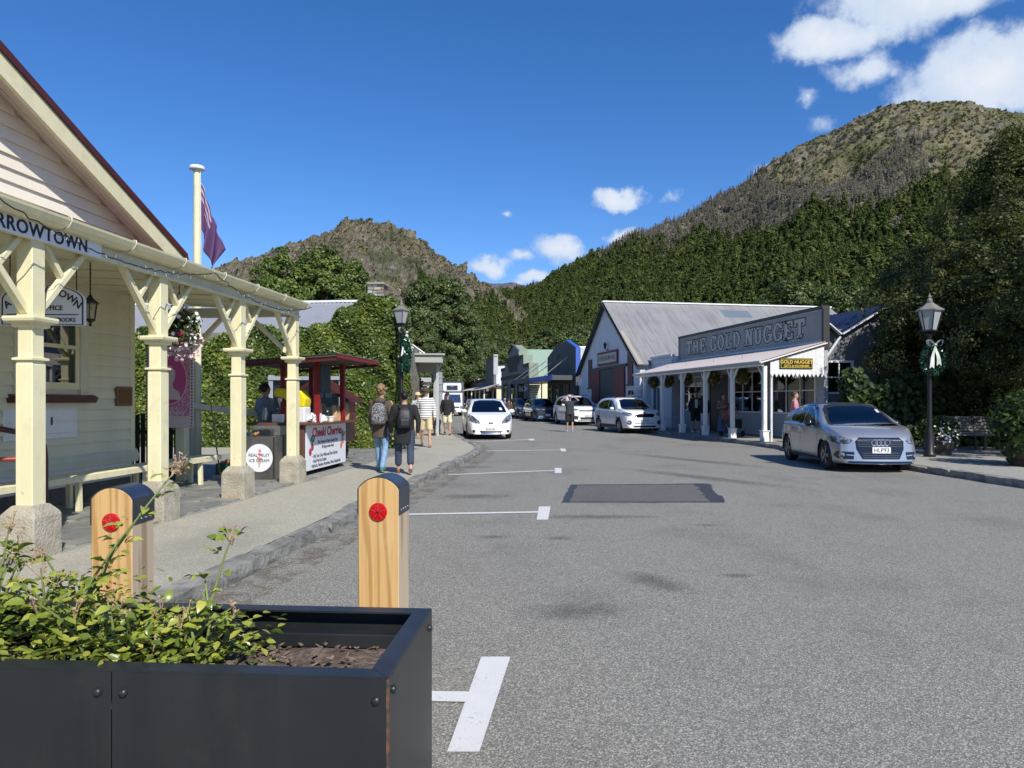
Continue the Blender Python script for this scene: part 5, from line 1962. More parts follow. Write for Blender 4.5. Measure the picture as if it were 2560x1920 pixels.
# skylight, flashing seam on the roof
sk = slope_m((22.4, 41.0, 6.93), (-1, 0, 0), (0, 6.15, 4.2))
MB().box(-.1, 1.75, -.5, .45, .05, .14).build('skylight', mat('skylight_frame', (.14, .17, .20), .3), HALL, sk)
# lean-to between hall and porch
LT = thing('lean_to_shop', 'low pale weatherboard lean-to between the hall and the white porch', 'building', (15, 34.7, .12))
lw_ = MB().box(14.1, 22, 33.28, 36.1, .1, 3.7).build('wall', M_WHITEW, LT)
LM_ = front(36.15, 14.08)
boards_m(lw_, LM_, 2.85, .14, 3.6, M_WHITEW, .18, [(.3, 1.5, .1, 2.3)])
MB().box(14.0, 14.2, 33.25, 36.12, 3.68, 3.80).build('parapet_cap', M_WHITEW, LT)
d_ = sash_window(LT, LM_ @ Matrix.Translation((.40, 0, .3)), 1.0, 1.85, 2, 1, M_PWHITE, name='french_door')
t = thing('paper_notice', 'small white notice hung at the far end of the porch', 'notice', (12.2, 33.2, 1.9))
MB().box(12.0, 12.5, 32.95, 32.96, 1.70, 2.12).build('sheet', M_LPOLY, t)
for k, wd in enumerate((.12, .16, .07)):
 MB().box(12.30 - wd, 12.30 + wd, 32.945, 32.949, 1.96 - k * .07, 1.98 - k * .07).build('print_line', M_GREYW, t)

# ---------------- blue trimmed shop
BS = thing('blue_trimmed_shop', 'dark rendered shop with cobalt blue parapet edge and awning', 'shop', (14, 53.7, .12))
BM = front(58.2, XH)
MB().prism([(0, .1), (9, .1), (9, 5.25), (6.3, 5.95), (3.2, 5.9), (0, 5.1)], 0, .35).build('parapet_wall', M_STUCB, BS, BM)
MB().box(14.0, 26, 49.6, 57.9, .1, 3.6).build('body', M_STUCB, BS)
MB().prism([(8.98, 3.35), (9.06, 3.35), (9.06, 5.32), (6.3, 6.06), (5.9, 6.06), (5.9, 5.97), (6.29, 5.97), (8.98, 5.25)], -.02, .30).build('parapet_edge', M_BLUE, BS, BM)
corr_roof(BS, 'roof', (27, 49.3, 3.6), (-1, 0, 0), (0, 4.5, 2.1), 12.9, 4.97, M_WROOF, .2, .016, 1.2)
MB().box(14.1, 27, 53.7, 58, 5.66, 5.7).build('far_roof_slope', M_WROOF, BS, FR @ Matrix.Translation((0, 53.8, 5.68)) @ Matrix.Rotation(R(-25), 4, 'X') @ Matrix.Translation((0, -53.8, -5.68)))
MB().box(11.9, 13.5, 49.7, 57.6, 3.0, 3.08).build('awning', M_CHAR, BS)
for a, b in ((49.65, 53.2), (53.4, 57.6)):
 MB().box(11.85, 11.93, a, b, 2.98, 3.36).build('awning_fascia', M_BLUE, BS)
MB().box(11.9, 13.5, 49.6, 49.68, 2.98, 3.32).build('awning_fascia', M_STUCB, BS)
for yy, zt in ((56.6, 4.6), (51.6, 4.75)):
 MB().tube([(11.9, yy + 1.2, 3.3), (13.45, yy - .2, zt)], .035, 6).build('tie_rod', M_GREYW, BS)
MB().tube([(11.9, 53.3, .12), (11.9, 53.3, 3.4)], .05, 8).build('awning_post', M_GREYW, BS)
for a, b in ((.5, 2.0), (3.2, 4.4), (5.3, 7.2)):
 sash_window(BS, BM @ Matrix.Translation((a, -.02, .4)), b - a, 2.3, 2, 1, M_CHAR)
em = MB()
for k in range(7):
 a = R(150 - 20 * k)
 em.box(3.9 + .55 * math.cos(a) - .05, 3.9 + .55 * math.cos(a) + .02, -.012, -.002, 4.55 + .35 * math.sin(a), 4.85 + .35 * math.sin(a))
for k in range(4):
 em.box(3.55 + k * .22, 3.63 + k * .22, -.012, -.002, 3.9, 4.25)
em.build('painted_emblem', mat('emblem_navy', (.025, .03, .06), .6), BS, BM)
MB().box(13.8, 14.6, 48.3, 49.55, .1, 3.3).build('side_wall', M_DGREYW, BS)
wall_lantern('black lantern on the wall beside the blue awning', front(48.9, 13.78, 2.4))

# ---------------- grey and green stepped shop
GS = thing('stepped_gable_shop', 'grey stepped gable shop with a pale green iron roof', 'shop', (14, 74, .12))
SM_ = front(82.0, XH)
# outline by near/far steps; the raised parts return in sage render
STEP = [(0, 5.25), (2.5, 5.25), (2.5, 6.1), (5.0, 6.1), (5.0, 6.65), (7.9, 7.45), (10.9, 6.65), (10.9, 6.05), (13.4, 6.05), (13.4, 5.1), (16.2, 5.1)]
MB().prism([(0, .1), (16.2, .1)] + STEP[::-1], -.02, .0).build('front_wall', M_STUC, GS, SM_)
MB().prism([(0.05, .1), (16.15, .1)] + [(min(max(a, .05), 16.15), b - .03) for a, b in STEP[::-1]], .002, .9).build('parapet', M_SAGE, GS, SM_)
for a, b, z in ((0, 2.5, 5.25), (2.5, 5.0, 6.1), (10.9, 13.4, 6.05), (13.4, 16.2, 5.1)):
 MB().box(a, b, -.08, -.02, z - .35, z).build('coping', M_CHAR, GS, SM_)
for (a, za), (b, zb) in (((5.0, 6.6), (7.9, 7.4)), ((7.9, 7.4), (10.9, 6.6))):
 MB().beam((a, -.05, za), (b, -.05, zb), .06, .30, (0, 1, 0)).build('coping', M_CHAR, GS, SM_)
MB().box(0, 16.2, -.10, -.02, 3.85, 4.2).build('string_course', M_CHAR, GS, SM_)
MB().box(4.3, 11.2, -.06, -.02, 5.2, 6.2).build('sign_panel', M_CHAR, GS, SM_)
MB().box(5.2, 10.2, -.06, -.02, 4.6, 5.2).build('sign_panel', M_CHAR, GS, SM_)
for a, b, z0 in ((2.0, 4.2, .8), (11.0, 13.6, .8), (6.6, 8.6, .12)):
 sash_window(GS, SM_ @ Matrix.Translation((a, -.03, z0)), b - a, 3.3 - z0, 1, 1, M_CHAR)
MB().prism([(65.9, .1), (81.9, .1), (81.9, 3.6), (74, 6.8), (65.9, 3.6)], 14.4, 27, 'yz').build('body', M_LEMON, GS)
boards_m(GS, FR @ Matrix.Translation((13.55, 65.88, 0)), 9, .14, 3.4, M_LEMON, .22)
corr_roof(GS, 'roof', (27.5, 65.5, 3.62), (-1, 0, 0), (0, 8.5, 3.3), 13.1, 9.12, M_GREENR, .3, .02, 1.3)
MB().box(13.5, 27.5, 73.95, 82.3, 6.86, 6.92).build('far_roof_slope', M_GREENR, GS, FR @ Matrix.Translation((0, 74, 6.9)) @ Matrix.Rotation(R(-21.2), 4, 'X') @ Matrix.Translation((0, -74, -6.9)))
# canopy over the gap between the two shops
t = thing('lane_canopy', 'charcoal canopy with tie rods over the lane beside the blue shop', 'canopy', (12.8, 61.5, 3))
MB().box(11.9, 14.6, 57.7, 65.7, 3.05, 3.15).build('roof', M_CHAR, t)
MB().box(11.85, 11.9, 57.7, 65.7, 3.0, 3.42).build('fascia', mat('slate_blue_trim', (.07, .075, .10), .6), t)
for yy in (60, 63.5):
 MB().tube([(11.9, yy + 1.3, 3.4), (13.6, yy - 1.0, 4.9)], .03, 6).build('tie_rod', M_GREYW, t)
MB().tube([(12.0, 65.4, .12), (12.0, 65.4, 3.0)], .06, 8).build('post', M_CHAR, t)
# public toilet arrow sign
t = thing('toilet_sign', 'green and white toilet arrow sign on a dark post', 'sign', (12.6, 64.4, .12))
TS = FR @ Matrix.Translation((12.15, 64.6, 0))
MB().tube([(0, 0, .12), (0, 0, 3.0)], .05, 8).build('post', M_CHAR, t, TS)
M_TEAL = mat('sign_teal', (.01, .12, .09), .4)
MB().prism([(.08, 2.38), (.70, 2.38), (.98, 2.62), (.70, 2.86), (.08, 2.86)], -.03, -.015).build('panel', M_SIGNW, t, TS)
MB().prism([(.10, 2.42), (.54, 2.42), (.66, 2.62), (.54, 2.82), (.10, 2.82)], -.036, -.031).build('teal_field', M_TEAL, t, TS)
for xx in (.24, .42):
 MB().box(xx - .05, xx + .05, -.040, -.037, 2.46, 2.68).lathe([(.035, -.04), (.035, -.037)], 10, (xx, 0, 2.73), 'y').build('pictogram', M_SIGNW, t, TS)
# ---------------- grey false-front and the far shops
FF = thing('false_front_shop', 'dark weatherboard false front with a white roof behind', 'shop', (14, 91, .12))
FM2 = front(94.8, XH)
fp = MB().box(0, 7, 0, .3, 3.2, 7.1).build('false_front', M_DGREYW, FF, FM2)
boards_m(fp, FM2 @ Matrix.Translation((0, -.004, 0)), 7, 3.2, 7.0, M_DGREYW, .30)
MB().box(-.1, 7.1, -.12, .4, 7.0, 7.15).build('cap', M_DGREYW, FF, FM2)
MB().box(6.7, 7.05, -.05, .5, 4.8, 7.3).build('end_pier', M_GREYW, FF, FM2)
MB().box(13.85, 25, 87.9, 94.7, .1, 3.4).build('body', M_LEMON, FF)
corr_roof(FF, 'roof', (25, 87.4, 3.4), (-1, 0, 0), (0, 3.9, 2.6), 11.2, 4.7, M_WROOF, .3, .02, 1.4)
for k, (a, b) in enumerate(((.4, 3.0), (3.8, 6.6))):
 sash_window(FF, FM2 @ Matrix.Translation((a, -.02, .5)), b - a, 2.2, 2, 1, M_CHAR)
corr_roof(FF, 'porch_roof', (11.6, 95.0, 2.9), (0, -1, 0), (1.9, 0, .6), 11.5, 2.0, M_PINKR, .3, .02, 1.4)
for yy in (84.3, 88.5, 92.5):
 MB().box(11.7, 11.86, yy - .08, yy + .08, .12, 2.85).build('porch_post', M_LEMON, FF)
for i, (ya, yb, h_, mm, lab) in enumerate(((95.4, 106, 4.5, M_STUC, 'low grey parapet shop beyond the false front'), (106.4, 116, 4.6, M_DGREYW, 'dark low shop second beyond the false front'), (116.4, 128, 4.4, M_WHITEW, 'pale low shop farthest along the right side of the street'))):
 t = thing('far_shop', lab, 'shop', (14, (ya + yb) / 2, .12), 'far shops along the street')
 MB().box(13.5, 22, ya, yb, .1, h_).build('wall', mm, t)
 MB().box(13.38, 13.6, ya, yb, h_ - .4, h_ + .05).build('cornice', M_CHAR if i != 2 else M_WHITEW, t)
 corr_roof(t, 'porch_roof', (11.5, yb, 2.95), (0, -1, 0), (1.9, 0, .55), yb - ya, 1.98, M_WROOF if i != 1 else M_PINKR, .3, .02, 1.6)
 MB().box(14, 22, ya + .5, yb - .5, h_, h_ + .25).build('roof', M_WROOF, t)
 for yy in (ya + .5, (ya + yb) / 2, yb - .5):
  MB().box(11.6, 11.75, yy - .07, yy + .07, .12, 2.9).build('porch_post', M_LEMON, t)
 for k in range(3):
  sash_window(t, front(yb - .8 - k * 3.2, 13.49, .6), 2.2, 2.0, 2, 1, M_CHAR)
 if i == 0:
  MB().box(17, 17.7, 100, 100.7, h_, h_ + 1.5).build('chimney', mat('red_brick', (.25, .07, .05), .9), t)
# parking sign by the hall
t = thing('parking_sign', 'small white parking sign on a grey pole before the hall', 'sign', (12.2, 43.8, .12))
MB().tube([(12.3, 43.9, .12), (12.3, 43.9, 3.05)], .035, 8).build('pole', M_GREYW, t)
MB().box(12.16, 12.44, 43.85, 43.87, 2.45, 3.0).build('plate', M_LPOLY, t)

# ---------------- shops beyond the ivy cottage (left side, far)
L2 = frame(-2.65, 27.0, 7.0)
use(L2)
t = thing('grey_canopy_shop', 'shop with a flat grey street canopy beyond the ivy cottage', 'shop', (-3, 5, .12))
MB().box(-7.0, -1.75, 0.6, 10, .1, 3.9).build('wall', M_STUC, t)
MB().box(-1.9, -.05, 0, 9.8, 2.93, 3.0).build('canopy', mat('canopy_soffit', (.16, .155, .145), .7), t)
MB().box(-1.95, 0, -.06, 0, 2.92, 3.20).build('canopy_fascia', mat('canopy_grey', (.33, .33, .29), .6), t)
MB().box(-.05, .02, 0, 9.8, 2.92, 3.20).build('canopy_fascia', MATS['canopy_grey'], t)
MB().box(-2.0, .10, -.15, 9.9, 3.20, 3.26).build('canopy_top', MATS['canopy_grey'], t)
for yy in (.4, 5.0, 9.4):
 MB().box(-.22, -.12, yy - .05, yy + .05, .12, 2.93).build('canopy_post', M_GREYW, t)
for k in range(6):
 MB().tube([(-1.72, .5 + k * 1.5, 4.05 - .02 * k), (-.62, .3 + k * 1.5, 3.25)], .026, 6).build('tie_rod', M_PWHITE, t)
for k in range(3):
 sash_window(t, FR @ Matrix.Translation((-1.74, 1.2 + k * 2.9, .6)) @ Matrix.Rotation(R(90), 4, 'Z'), 2.2, 1.9, 2, 1, M_CHAR)
t = thing('steel_pole', 'square galvanised pole with clamps on the kerb before the truck', 'pole', (-.25, 14, .12))
MB().box(.10, .27, 10.9, 11.07, .12, 3.0).build('shaft', M_GALV, t)
for zz in (2.0, 2.35, 2.7):
 MB().box(.02, .35, 10.86, 11.11, zz, zz + .05).build('clamp', M_GALV, t)
t = thing('cream_pergola_shop', 'cream slatted shop verandah beyond the grey canopy', 'shop', (-2.5, 13, .12))
MB().box(-8, -2.6, 10.5, 19, .1, 3.6).build('wall', M_CREAMW, t)
MB().box(-2.9, -1.3, 9.95, 10.1, 2.8, 3.02).build('beam', M_CREAM, t)
p = MB().box(-1.55, -1.38, 9.95, 10.12, .12, 2.8).build('post', M_CREAM, t)
MB().box(-1.62, -1.31, 9.9, 10.17, 2.45, 2.6).build('capital', M_CREAM, p)
for k in range(4):
 MB().box(-2.9, -1.75, 10.0, 10.05, 1.5 + k * .28, 1.64 + k * .28).build('slat', M_CREAM, t)
corr_roof(t, 'roof', (-1.3, 10, 3.0), (0, 1, 0), (-1.5, 0, .3), 9, 1.53, M_WROOF, .2, .015, 1.5)
hanging_basket('flower_basket', 'hanging basket of red flowers on the cream verandah post', -1.15, 9.9, 2.3, 77, [(mat('scarlet_petal', (.55, .04, .03), .6), 60, .05), (M_PETALW, 30, .04)], 1.3, 0)
for i, (ya, yb, lab) in enumerate(((20, 30, 'far left shop with a dark canopy behind the striped man'), (31, 44, 'far left shop beside the parked truck'), (46, 62, 'farthest left shop behind the truck'))):
 t = thing('far_shop', lab, 'shop', (-2, (ya + yb) / 2, .12), 'far shops along the street')
 MB().box(-9, -2.3, ya, yb, .1, 3.8).build('wall', (M_STUC, M_DGREYW, M_CREAMW)[i], t)
 MB().box(-2.4, -.3, ya, yb, 2.75, 2.85).build('canopy', M_CHAR, t)
 MB().box(-2.4, -.25, ya - .06, ya, 2.72, 3.0).build('canopy_fascia', M_GREYW, t)
 MB().box(-.3, -.24, ya, yb, 2.72, 3.0).build('canopy_fascia', M_GREYW, t)
 for yy in (ya + .3, yb - .3):
  MB().box(-.5, -.4, yy - .05, yy + .05, .12, 2.75).build('canopy_post', M_PWHITE, t)
 for k in range(3):
  sash_window(t, FR @ Matrix.Translation((-2.29, ya + .6 + k * 3, .6)) @ Matrix.Rotation(R(90), 4, 'Z'), 2.2, 1.9, 2, 1, M_CHAR)
use(I4)


# ================================================================== vehicles
M_TYRE = mat('tyre_rubber', (.018, .018, .018), .8, bump=(30, .3))
M_CHROME = mat('chrome', (.75, .75, .76), .12, metal=1.0)
M_ALLOY = mat('alloy_rim', (.42, .42, .43), .3, metal=.9)
M_ALLOYD = mat('dark_alloy', (.10, .10, .105), .3, metal=.8)
M_PLAS = mat('black_plastic', (.016, .016, .017), .5)
M_GLOSSB = mat('gloss_black', (.008, .008, .009), .1, coat=.5)
M_LAMP = mat('headlamp_lens', (.36, .37, .39), .10, metal=.5, coat=1.0, var=(11, (.07, .075, .08), .42, .58))
M_PLATE = mat('plate_white', (.72, .72, .70), .4)
M_CGLASS = glass_mat('car_glass', (.16, .19, .20), .01, base=.05)
M_CGLASSD = glass_mat('dark_car_glass', (.05, .06, .075), .01, base=.05)
M_SEATS = mat('car_trim', (.02, .02, .022), .7)
M_MIRR = mat('mirror_glass', (.5, .5, .5), .05, metal=1)


def pchip(xs, ys):
 xs = np.array(xs, float)
 ys = np.array(ys, float)
 h = np.diff(xs)
 d = np.diff(ys) / h
 m = np.zeros(len(xs))
 m[0], m[-1] = d[0], d[-1]
 for i in range(1, len(xs) - 1):
  m[i] = 0 if d[i - 1] * d[i] <= 0 else 2 * d[i - 1] * d[i] / (d[i - 1] + d[i])

 def f(x):
  x = np.clip(np.asarray(x, float), xs[0], xs[-1])
  i = np.clip(np.searchsorted(xs, x) - 1, 0, len(xs) - 2)
  t = (x - xs[i]) / h[i]
  return ys[i] * (1 + 2 * t) * (1 - t) ** 2 + m[i] * h[i] * t * (1 - t) ** 2 + ys[i + 1] * t * t * (3 - 2 * t) + m[i + 1] * h[i] * t * t * (t - 1)
 return f


def paint(name, col, metal=0.0, rough=.32, coat=1.0):
 return mat(name, col, rough, metal=metal, coat=coat, spec=.5)


def in_poly(x, y, P):
 c = False
 n = len(P)
 for i in range(n):
  x1, y1 = P[i]
  x2, y2 = P[(i + 1) % n]
  if (y1 > y) != (y2 > y) and x < (x2 - x1) * (y - y1) / (y2 - y1) + x1:
   c = not c
 return c


class Car:
 """x forward, y left, z up; built as a lofted shell, then openings cut and fittings laid on the shell"""

 def __init__(s, name, label, L, W, top, belt, side, wb, fa, wr, plan_f=.22, plan_r=.14, bow_f=.16, bow_r=.08, zb=.2, roof_w=.78, body=None, cat='car', rake=(0, 0), arch=1.12):
  """top: (x,z) silhouette from rear to front; belt: (x,z) shoulder line; side: relative max width height; wb wheelbase; fa front axle x; wr wheel radius"""
  s.t = thing(name, label, cat, mw=I4)
  s.L, s.W, s.wr = L, W, wr
  s.body = body
  s.front, s.rear = L / 2, -L / 2
  s.axles = (fa, fa - wb)
  ft = pchip(*zip(*top))
  fb = pchip(*zip(*belt))
  NS, NC = 110, 14
  xs = np.linspace(-L / 2, L / 2, NS)
  rings = []
  for x in xs:
   u = (x + L / 2) / L
   wd = W / 2
   tf = max(0, (x - (L / 2 - .9)) / .9)
   tr = max(0, ((-L / 2 + .8) - x) / .8)
   wd *= 1 - plan_f * tf ** 2.6 - plan_r * tr ** 2.6
   zt = float(ft(x))
   zs = min(float(fb(x)), zt - .035)
   gh = zt - zs
   zl = zb + .03 * tf ** 2 + .14 * tr ** 2
   zm = zl + (zs - zl) * side
   k = min(gh / .45, 1)
   wg = wd * (.965 - .03 * k)
   wt = wd * (1 - (1 - roof_w) * k) * (.985 if k > .3 else .97)
   zc = zt - .012 - .045 * k
   C = [(0, zl), (wd * .80, zl), (wd * .93, zl + .035), (wd * .975, zl + .12), (wd, zm), (wd * .985, zs - .07), (wd * .972, zs - .012), (wg, zs + .012 * k + .004), ((wg + wt) / 2 + .012 * k, zs + (zc - zs) * .52), (wt, zc - .03 * k), (wt - .055, zc + .02 * k), (wt * .80, zt - .012), (wt * .45, zt - .002), (0, zt)]
   rings.append(C)
  # resample every ring by Catmull-Rom with the same parameters
  SUB = 3
  pts = []
  for C in rings:
   C = [Vector((a, b)) for a, b in C]
   out = []
   for i in range(len(C) - 1):
    p0, p1, p2, p3 = C[max(i - 1, 0)], C[i], C[i + 1], C[min(i + 2, len(C) - 1)]
    for j in range(SUB):
     t = j / SUB
     q = .5 * ((2 * p1) + (p2 - p0) * t + (2 * p0 - 5 * p1 + 4 * p2 - p3) * t * t + (3 * p1 - p0 - 3 * p2 + p3) * t ** 3)
     out.append((max(q.x, 0), q.y))
   out.append((0, C[-1].y))
   pts.append(out)
  M = len(pts[0])

  def warp(x, y, z):
   f = max(0, (x - (s.front - 1.0)) / 1.0)
   r = max(0, ((s.rear + .9) - x) / .9)
   x -= bow_f * (abs(y) / (W / 2)) ** 2.4 * f ** 1.5
   x += bow_r * (abs(y) / (W / 2)) ** 2.4 * r ** 1.5
   hz = (z - .5)
   x -= f ** 3 * rake[0] * hz
   x += r ** 3 * rake[1] * hz
   return (x, y, z)
  V, Fc = [], []
  idx = {}
  for i, x in enumerate(xs):
   for j in range(M):
    y, z = pts[i][j]
    for sg in (1, -1):
     if y < 1e-6 and sg < 0:
      idx[i, j, -1] = idx[i, j, 1]
      continue
     idx[i, j, sg] = len(V)
     V.append(warp(x, sg * y, z))
  for i in range(NS - 1):
   for j in range(M - 1):
    a, b, c, d = idx[i, j, 1], idx[i + 1, j, 1], idx[i + 1, j + 1, 1], idx[i, j + 1, 1]
    Fc.append(tuple(dict.fromkeys((a, b, c, d)))[::-1])
    a, b, c, d = idx[i, j, -1], idx[i + 1, j, -1], idx[i + 1, j + 1, -1], idx[i, j + 1, -1]
    Fc.append(tuple(dict.fromkeys((a, b, c, d))))
  # front and rear caps as grids between mirrored halves
  for i, flip in ((NS - 1, False), (0, True)):
   K = 12
   rows = []
   for j in range(M):
    y, z = pts[i][j]
    row = []
    for k in range(K + 1):
     f = -1 + 2 * k / K
     if k == 0:
      row.append(idx[i, j, -1])
     elif k == K:
      row.append(idx[i, j, 1])
     elif y < 1e-6:
      row.append(idx[i, j, 1])
     else:
      row.append(len(V))
      V.append(warp(xs[i], f * y, z))
    rows.append(row)
   for j in range(M - 1):
    for k in range(K):
     q = tuple(dict.fromkeys((rows[j][k], rows[j][k + 1], rows[j + 1][k + 1], rows[j + 1][k])))
     if len(q) > 2:
      Fc.append(q if not flip else q[::-1])
  Fc = [f for f in Fc if len(f) > 2]
  s.V = [Vector(v) for v in V]
  s.F = Fc
  s.arch_r = wr * arch
  # wheel arches: snap to a circle, then drop what is inside
  for ax in s.axles:
   for v in s.V:
    if abs(v.y) > W * .30 and v.z < s.arch_r + wr + .05:
     d = Vector((v.x - ax, v.z - wr))
     if abs(d.length - s.arch_r) < .034 and d.length > 0:
      d = d.normalized() * s.arch_r
      v.x, v.z = ax + d.x, wr + d.y
  keep = []
  for f in s.F:
   c = sum((s.V[i] for i in f), Vector()) / len(f)
   if abs(c.y) > W * .30 and any((c.x - ax) ** 2 + (c.z - wr) ** 2 < (s.arch_r - .004) ** 2 for ax in s.axles):
    continue
   keep.append(f)
  s.F = keep
  s.bvh = BVHTree.FromPolygons(s.V, s.F)
  s.cut = []

 def hit(s, o, d):
  r = s.bvh.ray_cast(Vector(o), Vector(d))
  return (r[0], r[1]) if r[0] is not None else (None, None)

 def patch(s, name, poly, view, mat_, off_=.004, parent=None, cut=False, res=.05, smooth=True):
  """polygon in side view (x,z) 'left'/'right', front view (y,z) 'front'/'rear' or 'top' (x,y), draped over the shell"""
  bm = bmesh.new()
  vs = [bm.verts.new((a, b, 0)) for a, b in poly]
  bm.faces.new(vs)
  x0, x1 = min(p[0] for p in poly), max(p[0] for p in poly)
  y0, y1 = min(p[1] for p in poly), max(p[1] for p in poly)
  for k in range(1, int((x1 - x0) / res) + 1):
   bmesh.ops.bisect_plane(bm, geom=bm.verts[:] + bm.edges[:] + bm.faces[:], plane_co=(x0 + k * res, 0, 0), plane_no=(1, 0, 0))
  for k in range(1, int((y1 - y0) / res) + 1):
   bmesh.ops.bisect_plane(bm, geom=bm.verts[:] + bm.edges[:] + bm.faces[:], plane_co=(0, y0 + k * res, 0), plane_no=(0, 1, 0))
  bmesh.ops.triangulate(bm, faces=bm.faces[:])
  dead = []
  for v in bm.verts:
   a, b = v.co.x, v.co.y
   if view == 'left':
    o, d = (a, 5, b), (0, -1, 0)
   elif view == 'right':
    o, d = (a, -5, b), (0, 1, 0)
   elif view == 'front':
    o, d = (9, a, b), (-1, 0, 0)
   elif view == 'rear':
    o, d = (-9, a, b), (1, 0, 0)
   else:
    o, d = (a, b, 5), (0, 0, -1)
   h, n = s.hit(o, d)
   if h is None:
    dead.append(v)
    continue
   if n.dot(Vector(d)) > 0:
    n = -n
   v.co = h + n * off_
  bmesh.ops.delete(bm, geom=dead, context='VERTS')
  dd = Vector({'left': (0, 1, 0), 'right': (0, -1, 0), 'front': (1, 0, 0), 'rear': (-1, 0, 0), 'top': (0, 0, 1)}[view])
  for f in bm.faces:
   f.normal_update()
   if f.normal.dot(dd) < 0:
    f.normal_flip()
  me = bpy.data.meshes.new(name)
  bm.to_mesh(me)
  bm.free()
  me.materials.append(mat_)
  if smooth:
   me.shade_smooth()
  if cut:
   s.cut.append((view, poly))
  return put(name, me, parent or s.t, I4)

 def strip(s, name, line, view, wd, mat_, parent=None, off_=.003):
  """narrow band following a polyline in the view plane"""
  P = [Vector((*p, 0)) for p in line]
  A, B = [], []
  for i, p in enumerate(P):
   t = (P[min(i + 1, len(P) - 1)] - P[max(i - 1, 0)]).normalized()
   n = Vector((-t.y, t.x, 0)) * wd / 2
   A.append((p + n)[:2])
   B.append((p - n)[:2])
  return s.patch(name, [tuple(a) for a in A] + [tuple(b) for b in reversed(B)], view, mat_, off_, parent, res=.06)

 def mirror_patch(s, name, poly, mat_, **k):
  """patch on both flanks from one side outline"""
  s.patch(name, poly, 'left', mat_, **k)
  s.patch(name, poly, 'right', mat_, **k)

 def finish(s, m_glass=None):
  F2 = []
  for f in s.F:
   c = sum((s.V[i] for i in f), Vector()) / len(f)
   n = (s.V[f[1]] - s.V[f[0]]).cross(s.V[f[2]] - s.V[f[0]])
   drop = False
   for view, poly in s.cut:
    if view == 'left' and c.y > 0 or view == 'right' and c.y < 0:
     a, b = c.x, c.z
     if abs(n.y) < abs(n.x) * .6 and abs(n.y) < abs(n.z) * .6:
      continue
    elif view == 'front' and c.x > -.2 * s.L:
     a, b = c.y, c.z
    elif view == 'rear' and c.x < .0:
     a, b = c.y, c.z
    else:
     continue
    cx = sum(p[0] for p in poly) / len(poly)
    cz = sum(p[1] for p in poly) / len(poly)
    if in_poly(cx + (a - cx) * 1.06, cz + (b - cz) * 1.08, poly):
     drop = True
     break
   if not drop:
    F2.append(f)
  m = MB()
  m.v = [tuple(v) for v in s.V]
  m.f = F2
  m.mi = [0] * len(F2)
  me = m.mesh('body', s.body, 180)
  put('body', me, s.t, I4)

 def wheels(s, rim_mat, spokes=10, width=.2, style='spoke', yw=None):
  wr = s.wr
  y0 = yw or (s.W / 2 - .035)
  m = MB()
  m.lathe([(wr * .66, -width / 2 + .012), (wr * .80, -width / 2), (wr * .95, -width / 2 + .012), (wr, -width / 2 + .045), (wr, width / 2 - .045), (wr * .95, width / 2 - .012), (wr * .80, width / 2), (wr * .66, width / 2 - .012)], 32, axis='y', cap=False)
  tyre = m.mesh('tyre', M_TYRE, 40)
  r = wr * .67
  m = MB()
  m.lathe([(r, -width / 2 + .01), (r * .96, -width / 2 + .03), (r * .93, .06), (r * .3, .07)], 32, axis='y', cap=False)
  m.lathe([(r * .20, -width / 2 + .03), (r * .16, -width / 2 + .012), (0.001, -width / 2 + .012)], 16, axis='y', cap=False)
  for k in range(spokes):
   a = 2 * math.pi * k / spokes
   for da in ((-.07, .07) if style == 'twin' else (0,)):
    p = Vector((math.cos(a) * r * .15, -width / 2 + .03, math.sin(a) * r * .15))
    q = Vector((math.cos(a + da * 2.2) * r * .96, -width / 2 + .022, math.sin(a + da * 2.2) * r * .96))
    m.beam(p, q, .03, r * (.062 if style == 'twin' else 1.15 / spokes), (0, 1, 0))
  rim = m.mesh('rim', rim_mat, 40)
  m = MB()
  m.lathe([(r * .92, .02), (0.001, .02)], 24, axis='y', cap=False)
  back = m.mesh('brake_disc', M_PLAS)
  for ax in s.axles:
   for sg in (1, -1):
    rot = Matrix.Rotation(math.pi, 4, 'Z') if sg > 0 else I4
    M = Matrix.Translation((ax, sg * (y0 - width / 2 + .01), wr)) @ rot
    w_ = put('wheel', tyre, s.t, M)
    put('rim', rim, w_, M)
    put('brake_disc', back, w_, M)
  # dark wheel housings and floor
  for ax in s.axles:
   for sg in (1, -1):
    m = MB()
    m.grid(lambda u, v: (ax + s.arch_r * .995 * math.cos(math.pi * u * 1.1 - .16), sg * (s.W / 2 - .02 - v * .30), wr + s.arch_r * .995 * math.sin(math.pi * u * 1.1 - .16)), 20, 1)
    m.build('wheel_housing', M_PLAS, s.t, I4)
  MB().box(s.rear + .3, s.front - .3, -s.W / 2 + .28, s.W / 2 - .28, wr * .75, wr * .95).build('floor_pan', M_PLAS, s.t, I4)

 def cabin(s, dash_x, seat_x, floor=.5, rhd=True):
  """simple interior seen through the glass"""
  w_ = s.W / 2 - .16
  MB().box(dash_x - .28, dash_x + .35, -w_, w_, floor + .22, floor + .42).build('dashboard', M_SEATS, s.t, I4, bevel=.03, seg=2)
  for yy in (-.36, .36):
   for k, sx in enumerate((seat_x, seat_x - .85)):
    m = MB()
    m.rings([[(sx - .12 - .10 * z + a * .055, yy + b * (.24 - .05 * z), floor + .05 + z * .62) for a, b in ((-1, -1), (1, -1), (1, 1), (-1, 1))] for z in (0, .35, .8, 1.0)])
    m.cbox((sx - .26, yy, floor + .78), (.09, .24, .17))
    m.build('seat', M_SEATS, s.t, I4, bevel=.03, seg=2)
  yy = -.36 if rhd else .36
  rot = Matrix.Rotation(R(-65), 3, 'Y')
  m = MB()
  n = 20
